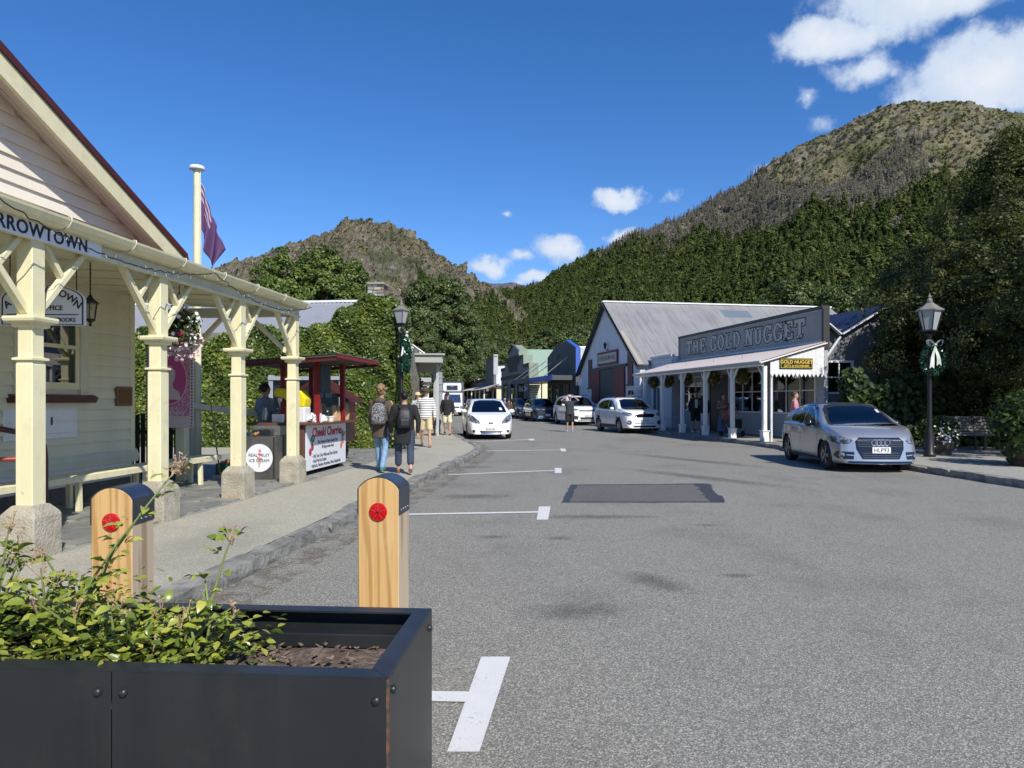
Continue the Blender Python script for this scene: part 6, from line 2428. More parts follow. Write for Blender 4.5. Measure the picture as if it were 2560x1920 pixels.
  m.tube([Vector((dash_x - .38, yy, floor + .42)) + rot @ Vector((.18 * math.cos(2 * math.pi * k / n), .18 * math.sin(2 * math.pi * k / n), 0)) for k in range(n + 1)], .014, 6)
  m.build('steering_wheel', M_PLAS, s.t, I4)
  MB().box(dash_x - .62, dash_x - .55, -.12, .12, s.mirror_z - .04, s.mirror_z + .03).build('rear_view_mirror', M_LPOLY, s.t, I4, bevel=.01)

 def mirrors(s, x, z, mat_, y=None, sc=1.0):
  for sg in (1, -1):
   yy = sg * ((y or s.W / 2) + .06)
   m = MB().sphere((x, yy, z), (.085 * sc, .11 * sc, .075 * sc), 12, 8)
   o = m.build('door_mirror', mat_, s.t, I4, smooth=180)
   MB().beam((x, yy - sg * .15, z - .06), (x, yy - sg * .03, z - .02), .05, .03).build('mirror_arm', M_PLAS, o, I4)

 def plate(s, txt, z, front=True, y=0, off_=.03):
  h, n = s.hit((9 if front else -9, y, z), (-1 if front else 1, 0, 0))
  x = h.x + (off_ if front else -off_)
  M = Matrix.Translation((x, y, z)) @ Matrix.Rotation(R(90 if front else -90), 4, 'Z')
  p = MB().box(-.18, .18, -.006, .03, -.0625, .0625).build('number_plate', M_PLATE, s.t, M, bevel=.004)
  if txt.strip():
   lettering(txt, .115, M_INK, p, M @ Matrix.Translation((0, -.008, 0)), extrude=.001, sx=.92, spacing=1.05)
  return M

 def place(s, x, y, hx, hy):
  s.t.matrix_basis = Matrix.Translation((x, y, 0)) @ Matrix.Rotation(math.atan2(hy, hx), 4, 'Z')


def circ(cx, cz, r, n=16, sx=1.0):
 return [(cx + r * sx * math.cos(2 * math.pi * k / n), cz + r * math.sin(2 * math.pi * k / n)) for k in range(n)]


def mir(P):
 return [(-a, b) for a, b in reversed(P)]


# ---------------- silver hatchback (right foreground)
P_SILV = paint('silver_metallic', (.42, .43, .445), metal=.65, rough=.28, coat=.9)
c = Car('silver_hatchback', 'silver hatchback with black roof and four rings parked at the right kerb', 3.95, 1.74,
  top=[(-1.98, .76), (-1.9, .90), (-1.66, 1.08), (-1.36, 1.24), (-.9, 1.365), (-.3, 1.415), (.15, 1.395), (.55, 1.25), (.95, 1.03), (1.05, .985), (1.4, .93), (1.75, .84), (1.9, .76), (1.975, .66)],
  belt=[(-1.98, .74), (-1.5, .93), (-.6, .93), (.6, .90), (1.05, .885), (1.5, .83), (1.975, .60)],
  side=.52, wb=2.47, fa=1.22, wr=.315, plan_f=.16, plan_r=.12, bow_f=.20, bow_r=.1, zb=.155, roof_w=.76, body=P_SILV, rake=(.18, -.1))
c.mirror_z = 1.27
ws = [(-.66, .93), (.66, .93), (.63, 1.05), (.53, 1.30), (.30, 1.345), (-.30, 1.345), (-.53, 1.30), (-.63, 1.05)]
c.patch('windscreen', ws, 'front', M_CGLASS, cut=True, off_=.003)
bk = [(-.55, 1.0), (.55, 1.0), (.50, 1.27), (-.50, 1.27)]
c.patch('rear_window', bk, 'rear', M_CGLASSD, cut=True, off_=.003)
for vw in ('left', 'right'):
 c.patch('front_side_window', [(-.14, .95), (.62, .93), (.36, 1.14), (.10, 1.28), (-.06, 1.315), (-.14, 1.318)], vw, M_CGLASS, cut=True, off_=.003)
 c.patch('rear_side_window', [(-.20, .95), (-.20, 1.318), (-.6, 1.295), (-.9, 1.225), (-1.12, 1.10), (-1.02, .985)], vw, M_CGLASS, cut=True, off_=.003)
 c.patch('roof_rail', [(-1.36, 1.10), (-.93, 1.25), (-.5, 1.335), (.05, 1.35), (.30, 1.25), (.75, .955), (.82, .955), (.34, 1.29), (.08, 1.385), (-.4, 1.395), (-1.0, 1.315), (-1.42, 1.14)], vw, M_GLOSSB, off_=.004)
 c.strip('door_gap', [(.78, .92), (.86, .62), (.80, .36), (.70, .27)], vw, .010, M_PLAS)
 c.strip('door_gap', [(-.20, .93), (-.22, .6), (-.22, .27)], vw, .010, M_PLAS)
 c.strip('door_gap', [(-.95, .9), (-.98, .72), (-.84, .5), (-.80, .27)], vw, .010, M_PLAS)
 c.strip('sill_trim', [(.85, .235), (-.85, .235)], vw, .05, M_PLAS)
 c.strip('swage_line', [(1.4, .755), (.4, .80), (-1.7, .79)], vw, .012, mat('silver_crease', (.30, .32, .35), .3, metal=.75))
 for hx in (-.06, -.82):
  c.strip('door_handle', [(hx - .10, .80), (hx + .08, .805)], vw, .032, P_SILV, off_=.025)
c.patch('roof_panel', [(-1.35, -.50), (-1.0, -.56), (-.3, -.575), (.16, -.50), (.20, 0), (.16, .50), (-.3, .575), (-1.0, .56), (-1.35, .50)], 'top', M_PLAS, off_=.005)
for sg in (1, -1):
 A_ = [(sg * a, b) for a, b in ((.655, .945), (.70, .955), (.66, 1.12), (.60, 1.27), (.50, 1.36), (.32, 1.385), (0, 1.39), (0, 1.34), (.30, 1.335), (.52, 1.29), (.62, 1.05))]
 c.patch('windscreen_pillar', A_, 'front', M_PLAS, off_=.006)
gr = [(-.40, .70), (.40, .70), (.47, .64), (.46, .48), (.36, .28), (-.36, .28), (-.46, .48), (-.47, .64)]
c.patch('grille', gr, 'front', M_GLOSSB, off_=.006)
for k, zz in enumerate((.665, .625, .58, .535, .40, .35, .31)):
 c.strip('grille_bar', [(-.43 + .08 * (zz < .45), zz), (.43 - .08 * (zz < .45), zz)], 'front', .012, M_CHROME if k == -1 else mat('grille_grey', (.07, .07, .072), .3), off_=.011)
c.strip('grille_surround', [(-.40, .705), (.40, .705)], 'front', .014, M_CHROME, off_=.010)
hl = [(.52, .66), (.60, .71), (.80, .735), (.845, .70), (.82, .63), (.74, .585), (.58, .60)]
for P_ in (hl, mir(hl)):
 o = c.patch('headlight', P_, 'front', M_LAMP, off_=.006)
 c.patch('lamp_bezel', [(a * 1.0, b - .012) for a, b in P_], 'front', M_GLOSSB, off_=.003, parent=o)
fg = [(.50, .42), (.78, .43), (.80, .34), (.76, .28), (.52, .27)]
for P_ in (fg, mir(fg)):
 c.patch('air_intake', P_, 'front', M_GLOSSB, off_=.005)
for sg in (1, -1):
 c.patch('fog_lamp', circ(sg * .71, .355, .045), 'front', M_LAMP, off_=.012, res=.03)
 c.strip('intake_blade', [(sg * .51, .35), (sg * .64, .36)], 'front', .02, P_SILV, off_=.012)
c.strip('front_splitter', [(-.62, .215), (.62, .215)], 'front', .045, M_GLOSSB, off_=.012)
for k in range(4):
 yy = -.123 + k * .082
 h, n = c.hit((9, yy, .61), (-1, 0, 0))
 m = MB()
 m.tube([(h.x + .02, yy + .056 * math.cos(2 * math.pi * q / 20), .61 + .056 * math.sin(2 * math.pi * q / 20)) for q in range(21)], .0085, 6)
 m.build('ring_badge', M_CHROME, c.t, I4)
c.plate('HLP93', .46)
c.patch('windscreen_sticker', [(.50, 1.20), (.58, 1.20), (.56, 1.27), (.50, 1.27)], 'front', M_LPOLY, off_=.006)
c.patch('tail_light', [(.45, .78), (.72, .80), (.70, .92), (.48, .95)], 'rear', M_RED, off_=.006)
c.patch('tail_light', mir([(.45, .78), (.72, .80), (.70, .92), (.48, .95)]), 'rear', M_RED, off_=.006)
c.finish()
c.wheels(mat('graphite_alloy', (.22, .22, .23), .3, metal=.8), 5, .215, 'twin')
c.cabin(.72, .05, .48)
c.mirrors(.56, .97, M_GLOSSB)
c.place(7.53 + .04, 16.28, -.07, -1)

# ---------------- white crossover (parked before the porch)
P_WHITE = paint('white_car_paint', (.74, .75, .74), rough=.3)


def suv(name, label, body, L, W, H, wr, x, y, hx, hy, grille='mesh', clad=True, plate='', roofline=0.0, glass=None, rails=True, lamp='sweep', simple=False):
 k = H / 1.64
 h2 = L / 2
 c = Car(name, label, L, W,
   top=[(-h2, .92 * k), (-h2 + .08, 1.12 * k), (-h2 + .36, 1.42 * k), (-h2 + .65, 1.57 * k), (-.9, 1.63 * k), (-.2, 1.64 * k), (.25, 1.605 * k), (.66, 1.45 * k), (1.05, 1.20 * k), (1.14, 1.15 * k), (1.65, 1.09 * k), (h2 - .22, 1.03 * k), (h2 - .06, .96 * k), (h2, .84 * k)],
   belt=[(-h2, .88 * k), (-h2 + .45, 1.08 * k), (-.6, 1.05 * k), (.6, 1.02 * k), (1.2, 1.01 * k), (1.7, .97 * k), (h2, .76 * k)],
   side=.5, wb=2.67 * L / 4.48, fa=1.36 * L / 4.48, wr=wr, plan_f=.14, plan_r=.10, bow_f=.16, zb=.22, roof_w=.78, body=body, rake=(.1, -.08))
 c.mirror_z = 1.46 * k
 g_ = glass or M_CGLASSD
 c.patch('windscreen', [(-.70, 1.07 * k), (.70, 1.07 * k), (.66, 1.25 * k), (.56, 1.50 * k), (.3, 1.55 * k), (-.3, 1.55 * k), (-.56, 1.50 * k), (-.66, 1.25 * k)], 'front', g_, cut=True, off_=.003)
 c.patch('rear_window', [(-.56, 1.2 * k), (.56, 1.2 * k), (.5, 1.48 * k), (-.5, 1.48 * k)], 'rear', g_, cut=True, off_=.003)
 for vw in ('left', 'right'):
  c.patch('front_side_window', [(-.12, 1.08 * k), (.82, 1.06 * k), (.52, 1.30 * k), (.22, 1.46 * k), (-.02, 1.51 * k), (-.12, 1.515 * k)], vw, g_, cut=True, off_=.003)
  c.patch('rear_side_window', [(-.18, 1.08 * k), (-.18, 1.515 * k), (-.75, 1.505 * k), (-1.25, 1.43 * k), (-1.55, 1.26 * k), (-1.35, 1.12 * k)], vw, g_, cut=True, off_=.003)
  if not simple:
   c.strip('window_trim', [(.86, 1.045 * k), (-.1, 1.065 * k), (-1.38, 1.10 * k)], vw, .02, M_CHROME)
   c.strip('door_gap', [(.92, 1.02 * k), (.98, .75), (.85, .35)], vw, .010, M_PLAS)
   c.strip('door_gap', [(-.17, 1.05 * k), (-.18, .35)], vw, .010, M_PLAS)
   c.strip('door_gap', [(-1.2, 1.05 * k), (-1.1, .75), (-.95, .35)], vw, .010, M_PLAS)
   for hx_ in (0.02, -.9):
    c.strip('door_handle', [(hx_ - .10, .93 * k), (hx_ + .08, .935 * k)], vw, .035, body, off_=.025)
  if clad:
   c.strip('sill_cladding', [(.95, .33), (-.95, .33)], vw, .13, M_PLAS, off_=.008)
   for ax in c.axles:
    r0, r1 = c.arch_r - .003, c.arch_r + .055
    pa = [(ax + r1 * math.cos(a), wr + r1 * math.sin(a)) for a in np.linspace(-.25, math.pi + .25, 22)]
    pb_ = [(ax + r0 * math.cos(a), wr + r0 * math.sin(a)) for a in np.linspace(math.pi + .25, -.25, 22)]
    c.patch('arch_cladding', pa + pb_, vw, M_PLAS, off_=.010, res=.08)
 if rails:
  for sg in (1, -1):
   MB().tube([(-1.3, sg * .60, 1.56 * k), (-1.1, sg * .61, 1.655 * k), (0, sg * .61, 1.68 * k), (.25, sg * .6, 1.60 * k)], .018, 6).build('roof_rail', M_PLAS, c.t, I4)
 zc = .83 * k
 if grille == 'mesh':
  c.patch('grille', [(-.42, zc + .05), (.42, zc + .05), (.50, zc), (.40, zc - .10), (-.40, zc - .10), (-.50, zc)], 'front', M_GLOSSB, off_=.008)
  c.strip('grille_surround', [(-.50, zc), (-.42, zc + .055), (.42, zc + .055), (.50, zc)], 'front', .018, M_CHROME, off_=.013)
  c.patch('badge', circ(0, zc + .10, .035, 14, 2.0), 'front', M_CHROME, off_=.012, res=.04)
  c.patch('lower_grille', [(-.55, .36), (.55, .36), (.50, .29), (-.50, .29)], 'front', M_PLAS, off_=.01)
  c.strip('chrome_strip', [(-.45, .475), (.45, .475)], 'front', .018, M_PLAS, off_=.012)
 elif grille == 'bar':
  c.patch('grille', [(-.52, zc + .06), (.52, zc + .06), (.50, zc - .06), (-.50, zc - .06)], 'front', mat('grille_mesh', (.12, .12, .125), .35, metal=.6, var=(60, (.03, .03, .03), .45, .55)), off_=.008)
  c.patch('lower_grille', [(-.48, .50), (.48, .50), (.42, .36), (-.42, .36)], 'front', M_PLAS, off_=.01)
  c.strip('skid_plate', [(-.6, .27), (.6, .27)], 'front', .10, M_PLAS, off_=.01)
  for P_ in ([(.55, .56), (.84, .60), (.80, .40), (.60, .36)],):
   c.patch('side_intake', P_, 'front', M_PLAS, off_=.01)
   c.patch('side_intake', mir(P_), 'front', M_PLAS, off_=.01)
 else:
  c.patch('nose_panel', [(-.60, .72), (.60, .72), (.62, .58), (-.62, .58)], 'front', mat('smooth_dark_panel', (.05, .05, .055), .3, metal=.5), off_=.006)
  c.patch('lower_grille', [(-.62, .42), (.62, .42), (.70, .26), (-.70, .26)], 'front', M_CHROME, off_=.008)
  c.patch('lower_intake', [(-.56, .38), (.56, .38), (.62, .29), (-.62, .29)], 'front', M_PLAS, off_=.012)
 H1 = [(.54, zc + .03), (.62, zc + .10), (.86, zc + .13), (.90, zc + .06), (.84, zc - .02), (.68, zc - .05)]
 if lamp == 'slim':
  H1 = [(.54, zc + .02), (.56, zc + .08), (.90, zc + .11), (.90, zc + .05), (.75, zc - .02)]
 for P_ in (H1, mir(H1)):
  c.patch('headlight', P_, 'front', M_LAMP, off_=.008)
 if grille == 'mesh':
  for sg in (1, -1):
   c.patch('fog_surround', circ(sg * .70, .50, .10), 'front', M_PLAS, off_=.008, res=.04)
   c.patch('fog_lamp', circ(sg * .70, .51, .055), 'front', M_LAMP, off_=.014, res=.04)
 if plate:
  c.plate(plate, .58 if grille != 'plain' else .50)
 c.patch('tail_light', [(.45, 1.0 * k), (.80, 1.02 * k), (.80, 1.10 * k), (.45, 1.08 * k)], 'rear', M_RED, off_=.006)
 c.patch('tail_light', mir([(.45, 1.0 * k), (.80, 1.02 * k), (.80, 1.10 * k), (.45, 1.08 * k)]), 'rear', M_RED, off_=.006)
 c.finish()
 c.wheels(M_ALLOY if not simple else M_ALLOYD, 10 if not simple else 7, .22)
 c.cabin(.9, .15, .58)
 c.mirrors(.72, 1.11 * k, body)
 c.place(x, y, hx, hy)
 return c


suv('white_crossover', 'white crossover with black cladding parked before the white porch', P_WHITE, 4.48, 1.85, 1.64, .345, 5.42, 33.75, .22, -.975, 'mesh', True, 'KTK388')
suv('white_luxury_suv', 'large white luxury suv parked behind the crossover', P_WHITE, 4.85, 1.98, 1.80, .375, 4.02, 44.3, .19, -.98, 'bar', False, 'NHJ518', lamp='slim')
P_GRAPH = paint('graphite_paint', (.035, .037, .042), metal=.6, rough=.25)
P_BLACKC = paint('black_car_paint', (.010, .010, .012), rough=.2)
P_NAVYC = paint('navy_car_paint', (.012, .022, .06), metal=.4, rough=.25)
suv('dark_electric_suv', 'dark grey smooth fronted electric suv farther along the right kerb', P_GRAPH, 4.75, 1.93, 1.66, .36, 2.1, 51.9, .17, -.985, 'plain', True, ' ', lamp='slim', rails=False, simple=True)
suv('black_suv', 'black suv parked just beyond the dark electric suv', P_BLACKC, 4.7, 1.88, 1.72, .36, .95, 59.8, .17, -.985, 'mesh', False, '', simple=True)
suv('navy_suv', 'navy suv last of the row along the right kerb', P_NAVYC, 4.6, 1.86, 1.68, .35, -.15, 67.5, .17, -.985, 'mesh', False, '', simple=True)
suv('silver_suv', 'silver car with pale roof half hidden behind the truck', paint('pale_silver', (.45, .46, .46), metal=.6), 4.5, 1.85, 1.70, .34, -4.25, 77.5, .12, -.99, 'mesh', False, '', simple=True)

# ---------------- white electric hatchback (driving towards us)
P_PEARL = paint('pearl_white', (.76, .76, .73), rough=.28)
c = Car('white_electric_hatchback', 'white electric hatchback with slanted headlights at the left kerb', 4.44, 1.77,
  top=[(-2.22, .92), (-2.15, 1.12), (-1.8, 1.38), (-1.4, 1.49), (-.7, 1.55), (-.1, 1.55), (.35, 1.49), (.85, 1.28), (1.25, 1.08), (1.38, 1.02), (1.75, .92), (2.02, .80), (2.15, .70), (2.22, .58)],
  belt=[(-2.22, .86), (-1.7, 1.03), (-.6, 1.0), (.6, .97), (1.3, .94), (1.8, .82), (2.22, .54)],
  side=.5, wb=2.7, fa=1.28, wr=.315, plan_f=.18, plan_r=.12, bow_f=.26, zb=.18, roof_w=.77, body=P_PEARL, rake=(.32, -.1))
c.mirror_z = 1.40
c.patch('windscreen', [(-.68, 1.02), (.68, 1.02), (.64, 1.2), (.53, 1.44), (.3, 1.49), (-.3, 1.49), (-.53, 1.44), (-.64, 1.2)], 'front', M_CGLASSD, cut=True, off_=.003)
c.patch('rear_window', [(-.52, 1.12), (.52, 1.12), (.46, 1.38), (-.46, 1.38)], 'rear', M_CGLASSD, cut=True, off_=.003)
for vw in ('left', 'right'):
 c.patch('front_side_window', [(-.1, 1.02), (.98, 1.0), (.62, 1.22), (.3, 1.38), (0, 1.45), (-.1, 1.455)], vw, M_CGLASSD, cut=True, off_=.003)
 c.patch('rear_side_window', [(-.16, 1.02), (-.16, 1.455), (-.8, 1.44), (-1.3, 1.35), (-1.5, 1.18), (-1.3, 1.06)], vw, M_CGLASSD, cut=True, off_=.003)
 c.strip('door_gap', [(.95, .98), (1.0, .7), (.85, .3)], vw, .010, M_PLAS)
 c.strip('door_gap', [(-.14, 1.0), (-.15, .3)], vw, .010, M_PLAS)
 c.strip('door_gap', [(-1.2, 1.0), (-1.1, .7), (-.98, .3)], vw, .010, M_PLAS)
 for hx_ in (0.05, -.9):
  c.strip('door_handle', [(hx_ - .10, .88), (hx_ + .08, .885)], vw, .035, P_PEARL, off_=.025)
H1 = [(.40, .60), (.44, .70), (.62, .86), (.80, .95), (.83, .90), (.78, .72), (.62, .62)]
for P_ in (H1, mir(H1)):
 c.patch('headlight', P_, 'front', M_LAMP, off_=.010)
c.patch('lower_grille', [(-.44, .34), (.44, .34), (.36, .25), (-.36, .25)], 'front', M_PLAS, off_=.010)
c.patch('grille_lip', [(-.34, .26), (.34, .26), (.40, .22), (-.40, .22)], 'front', M_CHROME, off_=.012)
for sg in (1, -1):
 c.patch('fog_lamp', circ(sg * .64, .32, .055), 'front', M_PLAS, off_=.010, res=.03)
c.patch('nose_hatch', [(-.26, .70), (.26, .70), (.24, .50), (-.24, .50)], 'front', mat('pearl_shadow', (.68, .68, .66), .3, coat=1), off_=.004)
h, n = c.hit((9, 0, .61), (-1, 0, 0))
m = MB().tube([(h.x + .022, .062 * math.cos(2 * math.pi * q / 20), .61 + .048 * math.sin(2 * math.pi * q / 20)) for q in range(21)], .009, 6)
m.box(h.x + .012, h.x + .03, -.085, .085, .60, .62)
m.build('round_badge', mat('badge_dark', (.12, .12, .13), .2, metal=.9), c.t, I4)
c.plate('NSK481', .40)
c.patch('windscreen_sticker', [(.42, 1.10), (.54, 1.10), (.50, 1.20), (.42, 1.20)], 'front', M_LPOLY, off_=.006)
c.patch('tail_light', [(.52, .8), (.72, .8), (.66, 1.2), (.56, 1.2)], 'rear', M_RED, off_=.006)
c.patch('tail_light', mir([(.52, .8), (.72, .8), (.66, 1.2), (.56, 1.2)]), 'rear', M_RED, off_=.006)
c.finish()
c.wheels(M_ALLOY, 5, .2)
c.cabin(1.05, .2, .55)
c.mirrors(.82, 1.06, P_PEARL, sc=1.1)
c.place(-1.05, 28.85, .12, -1)

# ---------------- refrigerated truck
t = thing('box_truck', 'white cab box truck with a fridge unit over the cab', 'truck', mw=I4)
P_TR = paint('truck_white', (.72, .73, .73), rough=.35)
MB().prism([(2.75, .45), (3.30, .45), (3.34, .95), (3.22, 1.30), (2.95, 2.20), (2.80, 2.28), (1.55, 2.28), (1.55, .45)], -.98, .98).build('cab', P_TR, t, I4, bevel=.07, seg=3)
m = MB().add([(3.262, -.84, 1.32), (3.262, .84, 1.32), (2.995, .78, 2.12), (2.995, -.78, 2.12)], [(0, 1, 2, 3)])
m.build('windscreen', glass_mat('truck_glass', (.06, .07, .08), .02, base=.2), t, I4)
for sg in (1, -1):
 MB().add([(1.75, sg * .984, 1.35), (2.95, sg * .984, 1.35), (2.75, sg * .984, 2.1), (1.75, sg * .984, 2.1)], [(0, 1, 2, 3)]).build('side_window', M_GLOSSB, t, I4)
 MB().box(3.22, 3.36, sg * .86 - .10, sg * .86 + .10, .74, .98).build('headlight', M_LAMP, t, I4, bevel=.02)
 MB().box(3.05, 3.18, sg * 1.20 - .07, sg * 1.20 + .07, 1.5, 1.95).build('wing_mirror', M_PLAS, t, I4, bevel=.02)
MB().box(3.28, 3.352, -.66, .66, .80, .93).build('grille', M_PLAS, t, I4)
MB().box(3.20, 3.42, -1.0, 1.0, .38, .66).build('bumper', P_TR, t, I4, bevel=.03, seg=2)
MB().box(3.40, 3.43, -.35, .35, .44, .58).build('bumper_slot', M_PLAS, t, I4)
MB().box(-3.4, 1.45, -1.12, 1.12, .75, 3.42).build('box_body', mat('dark_box_body', (.035, .035, .037), .5), t, I4, bevel=.03)
for sg in (1, -1):
 MB().box(1.44, 1.47, sg * 1.09 - .03, sg * 1.09 + .03, .75, 3.42).build('box_edge', M_ALLOY, t, I4)
f_ = MB().prism([(1.47, 2.42), (1.95, 2.42), (2.05, 2.60), (2.02, 3.05), (1.47, 3.30)], -.92, .92).build('fridge_unit', P_TR, t, I4, bevel=.06, seg=2)
MB().box(2.03, 2.06, -.55, .55, 2.56, 3.02).build('fridge_grille', M_PLAS, f_, I4)
MB().box(2.055, 2.07, -.18, .18, 2.84, 2.98).build('fridge_badge', M_BLUE, f_, I4)
MB().box(-3.2, 3.0, -.45, .45, .45, .75).build('chassis', M_PLAS, t, I4)
m = MB().lathe([(.26, -.14), (.40, -.14), (.42, -.10), (.42, .10), (.40, .14), (.26, .14)], 24, axis='y')
wm = m.mesh('wheel', M_TYRE, 40)
m = MB().lathe([(.25, -.12), (.22, -.05), (.08, -.05), (.06, -.13), (.001, -.13)], 20, axis='y', cap=False)
rm = m.mesh('rim', M_ALLOY, 40)
for ax in (2.35, -1.9):
 for sg in (1, -1):
  M = Matrix.Translation((ax, sg * .84, .42)) @ (Matrix.Rotation(math.pi, 4, 'Z') if sg > 0 else I4)
  w_ = put('wheel', wm, t, M)
  put('rim', rm, w_, M)
t.matrix_basis = Matrix.Translation((-6.15, 72.6, 0)) @ Matrix.Rotation(math.atan2(-1, .10), 4, 'Z')


# ================================================================== people and dog
SKIN = mat('skin', (.50, .29, .20), .55, var=(9, (.45, .25, .17)))


def fab(name, c, c2=None):
 return mat('cloth_' + name, c, .85, var=(12, c2 or tuple(a * .8 for a in c)), bump=(35, .35))


def remeshed(mb, voxel, it=4, extra=None):
 me = mb.mesh('tmp', [])
 o = bpy.data.objects.new('tmp', me)
 COL.objects.link(o)
 md = o.modifiers.new('r', 'REMESH')
 md.mode = 'VOXEL'
 md.voxel_size = voxel
 sm = o.modifiers.new('s', 'SMOOTH')
 sm.iterations = it
 dg = bpy.context.evaluated_depsgraph_get()
 out = bpy.data.meshes.new_from_object(o.evaluated_get(dg))
 bpy.data.objects.remove(o)
 if extra is not None and extra.v:
  bm = bmesh.new()
  bm.from_mesh(out)
  e = extra.mesh('tmp', [])
  bm.from_mesh(e)
  bm.to_mesh(out)
  bm.free()
 return out


def limb(mb, P, rr):
 mb.tube(P, rr, 10)
 for p, r in zip(P, rr):
  mb.sphere(p, r, 10, 6)


def oval_rings(mb, L, n=16):
 mb.rings([[(rx * math.cos(2 * math.pi * k / n) + (q[4] if len(q) > 4 else 0), cy + ry * math.sin(2 * math.pi * k / n), z) for k in range(n)] for q in L for (z, rx, ry, cy) in (q[:4],)])


def person(label, x, y, rz, h, top, low, hair, arms='down', legs='trousers', sleeve=1.0, hem=.90, stride=.22, bulk=1.0, shoe=None, hat=None, pack=None, z=0.0, skin=SKIN, group=None, glasses=False, hood=False, vox=.017, shirt=None):
 k = h / 1.75
 M = frame(x, y, rz, z) @ Matrix.Scale(k, 4)
 t = thing('person', label, 'person', mw=M, group=group)
 b = bulk
 J = {}
 for sg in (1, -1):
  f = -sg * stride
  J['hip', sg] = (sg * .095 * b, 0, .90)
  J['knee', sg] = (sg * .10 * b, f * .45 - .03, .50)
  J['ank', sg] = (sg * .10 * b, f + (.05 if f > 0 else 0), .085 + (.05 if f > .1 else 0))
  J['sh', sg] = (sg * .185 * b, 0.01, 1.42)
  if arms == 'up':
   J['el', sg], J['wr', sg] = (sg * .40, -.10, 1.50), (sg * .15, -.15, 1.70)
  elif arms == 'hold' or (arms == 'cup' and sg > 0):
   J['el', sg], J['wr', sg] = (sg * .25 * b, .0, 1.14), (sg * .09, -.30, 1.20)
  else:
   J['el', sg], J['wr', sg] = (sg * .235 * b, .03 + f * .3, 1.13), (sg * .225 * b, -.05 + f * .7, .88)
 m = MB()
 oval_rings(m, [(.84, .13 * b, .10, 0), (1.0, .14 * b, .10, 0), (1.2, .13 * b, .095, 0), (1.38, .15 * b, .09, 0), (1.45, .10, .07, 0), (1.50, .055, .055, -.005), (1.56, .052, .052, -.01)])
 m.sphere((0, -.015, 1.635), (.076, .093, .112), 14, 10)
 m.sphere((0, -.045, 1.575), (.052, .06, .055), 10, 8)
 m.sphere((0, -.112, 1.625), (.014, .022, .026), 8, 6)
 fin = MB()
 for sg in (1, -1):
  m.sphere((sg * .078, .0, 1.63), (.012, .022, .034), 8, 6)
  limb(m, [J['sh', sg], J['el', sg], J['wr', sg]], [.048, .038, .026])
  limb(m, [J['hip', sg], J['knee', sg], J['ank', sg]], [.085 * b, .052, .036])
  ank = Vector(J['ank', sg])
  limb(m, [ank + Vector((0, .02, -.04)), ank + Vector((0, -.10, -.05))], [.034, .03])
  wr = Vector(J['wr', sg])
  d = (wr - Vector(J['el', sg])).normalized()
  sd_ = d.cross(Vector((0, 1, 0))).normalized() if abs(d.y) < .9 else Vector((1, 0, 0))
  nn = sd_.cross(d)
  limb(m, [wr, wr + d * .055], [.026, .032])
  for q in range(4):
   a = wr + d * .06 + nn * (-.024 + .016 * q)
   L_ = (.06, .07, .066, .052)[q]
   fin.tube([a, a + d * L_ * .5, a + d * L_ * .85 - sd_ * sg * .016], [.009, .008, .006], 6)
  a = wr + d * .025 - nn * .028
  fin.tube([a, a + d * .03 - nn * .02, a + d * .055 - nn * .022], [.010, .009, .007], 6)
 me = remeshed(m, vox * .85, 3, fin)
 me.materials.append(skin)
 me.shade_smooth()
 put('body', me, t, M)
 # upper garment
 m = MB()
 c = b
 oval_rings(m, [(hem - .02, .185 * c, .15, 0), (hem + .06, .182 * c, .148, 0), (1.04, .168 * c, .135, 0), (1.18, .168 * c, .13, 0), (1.32, .188 * c, .128, 0), (1.41, .178 * c, .11, 0), (1.46, .11, .085, 0), (1.49, .065, .066, 0)])
 for sg in (1, -1):
  s0, e0, w0 = (Vector(J[q, sg]) for q in ('sh', 'el', 'wr'))
  if sleeve > .6:
   limb(m, [s0 - Vector((sg * .03, 0, .02)), e0, e0.lerp(w0, .9)], [.072 * c, .06, .046])
  else:
   limb(m, [s0 - Vector((sg * .03, 0, .02)), s0.lerp(e0, .75)], [.072 * c, .066])
 if hood:
  m.sphere((0, .10, 1.46), (.13, .09, .07), 12, 8)
 me = remeshed(m, vox, 3)
 me.materials.append(top)
 me.shade_smooth()
 put('top', me, t, M)
 if shirt:
  MB().prism([(-.055, 1.05), (.055, 1.05), (.075, 1.42), (-.075, 1.42)], -.150, -.128).build('shirt_front', shirt, t, M, bevel=.01)
 # lower garment
 m = MB()
 if legs == 'skirt':
  oval_rings(m, [(.12, .27, .25, 0), (.5, .22, .20, 0), (.9, .165 * b, .135, 0), (1.02, .14 * b, .115, 0)])
 else:
  oval_rings(m, [(.82, .165 * b, .125, 0), (.92, .172 * b, .135, 0), (1.03, .15 * b, .118, 0)])
  for sg in (1, -1):
   hp, kn, an = (Vector(J[q, sg]) for q in ('hip', 'knee', 'ank'))
   if legs == 'shorts':
    limb(m, [hp, hp.lerp(kn, .5), hp.lerp(kn, .86)], [.098 * b, .094 * b, .088 * b])
   elif legs == 'crop':
    limb(m, [hp, kn, kn.lerp(an, .66)], [.088 * b, .064 * b, .062 * b])
   else:
    limb(m, [hp, kn, an + Vector((0, 0, .0))], [.092 * b, .064, .056])
 me = remeshed(m, vox, 3)
 me.materials.append(low)
 me.shade_smooth()
 put('skirt' if legs == 'skirt' else legs if legs != 'crop' else 'trousers', me, t, M)
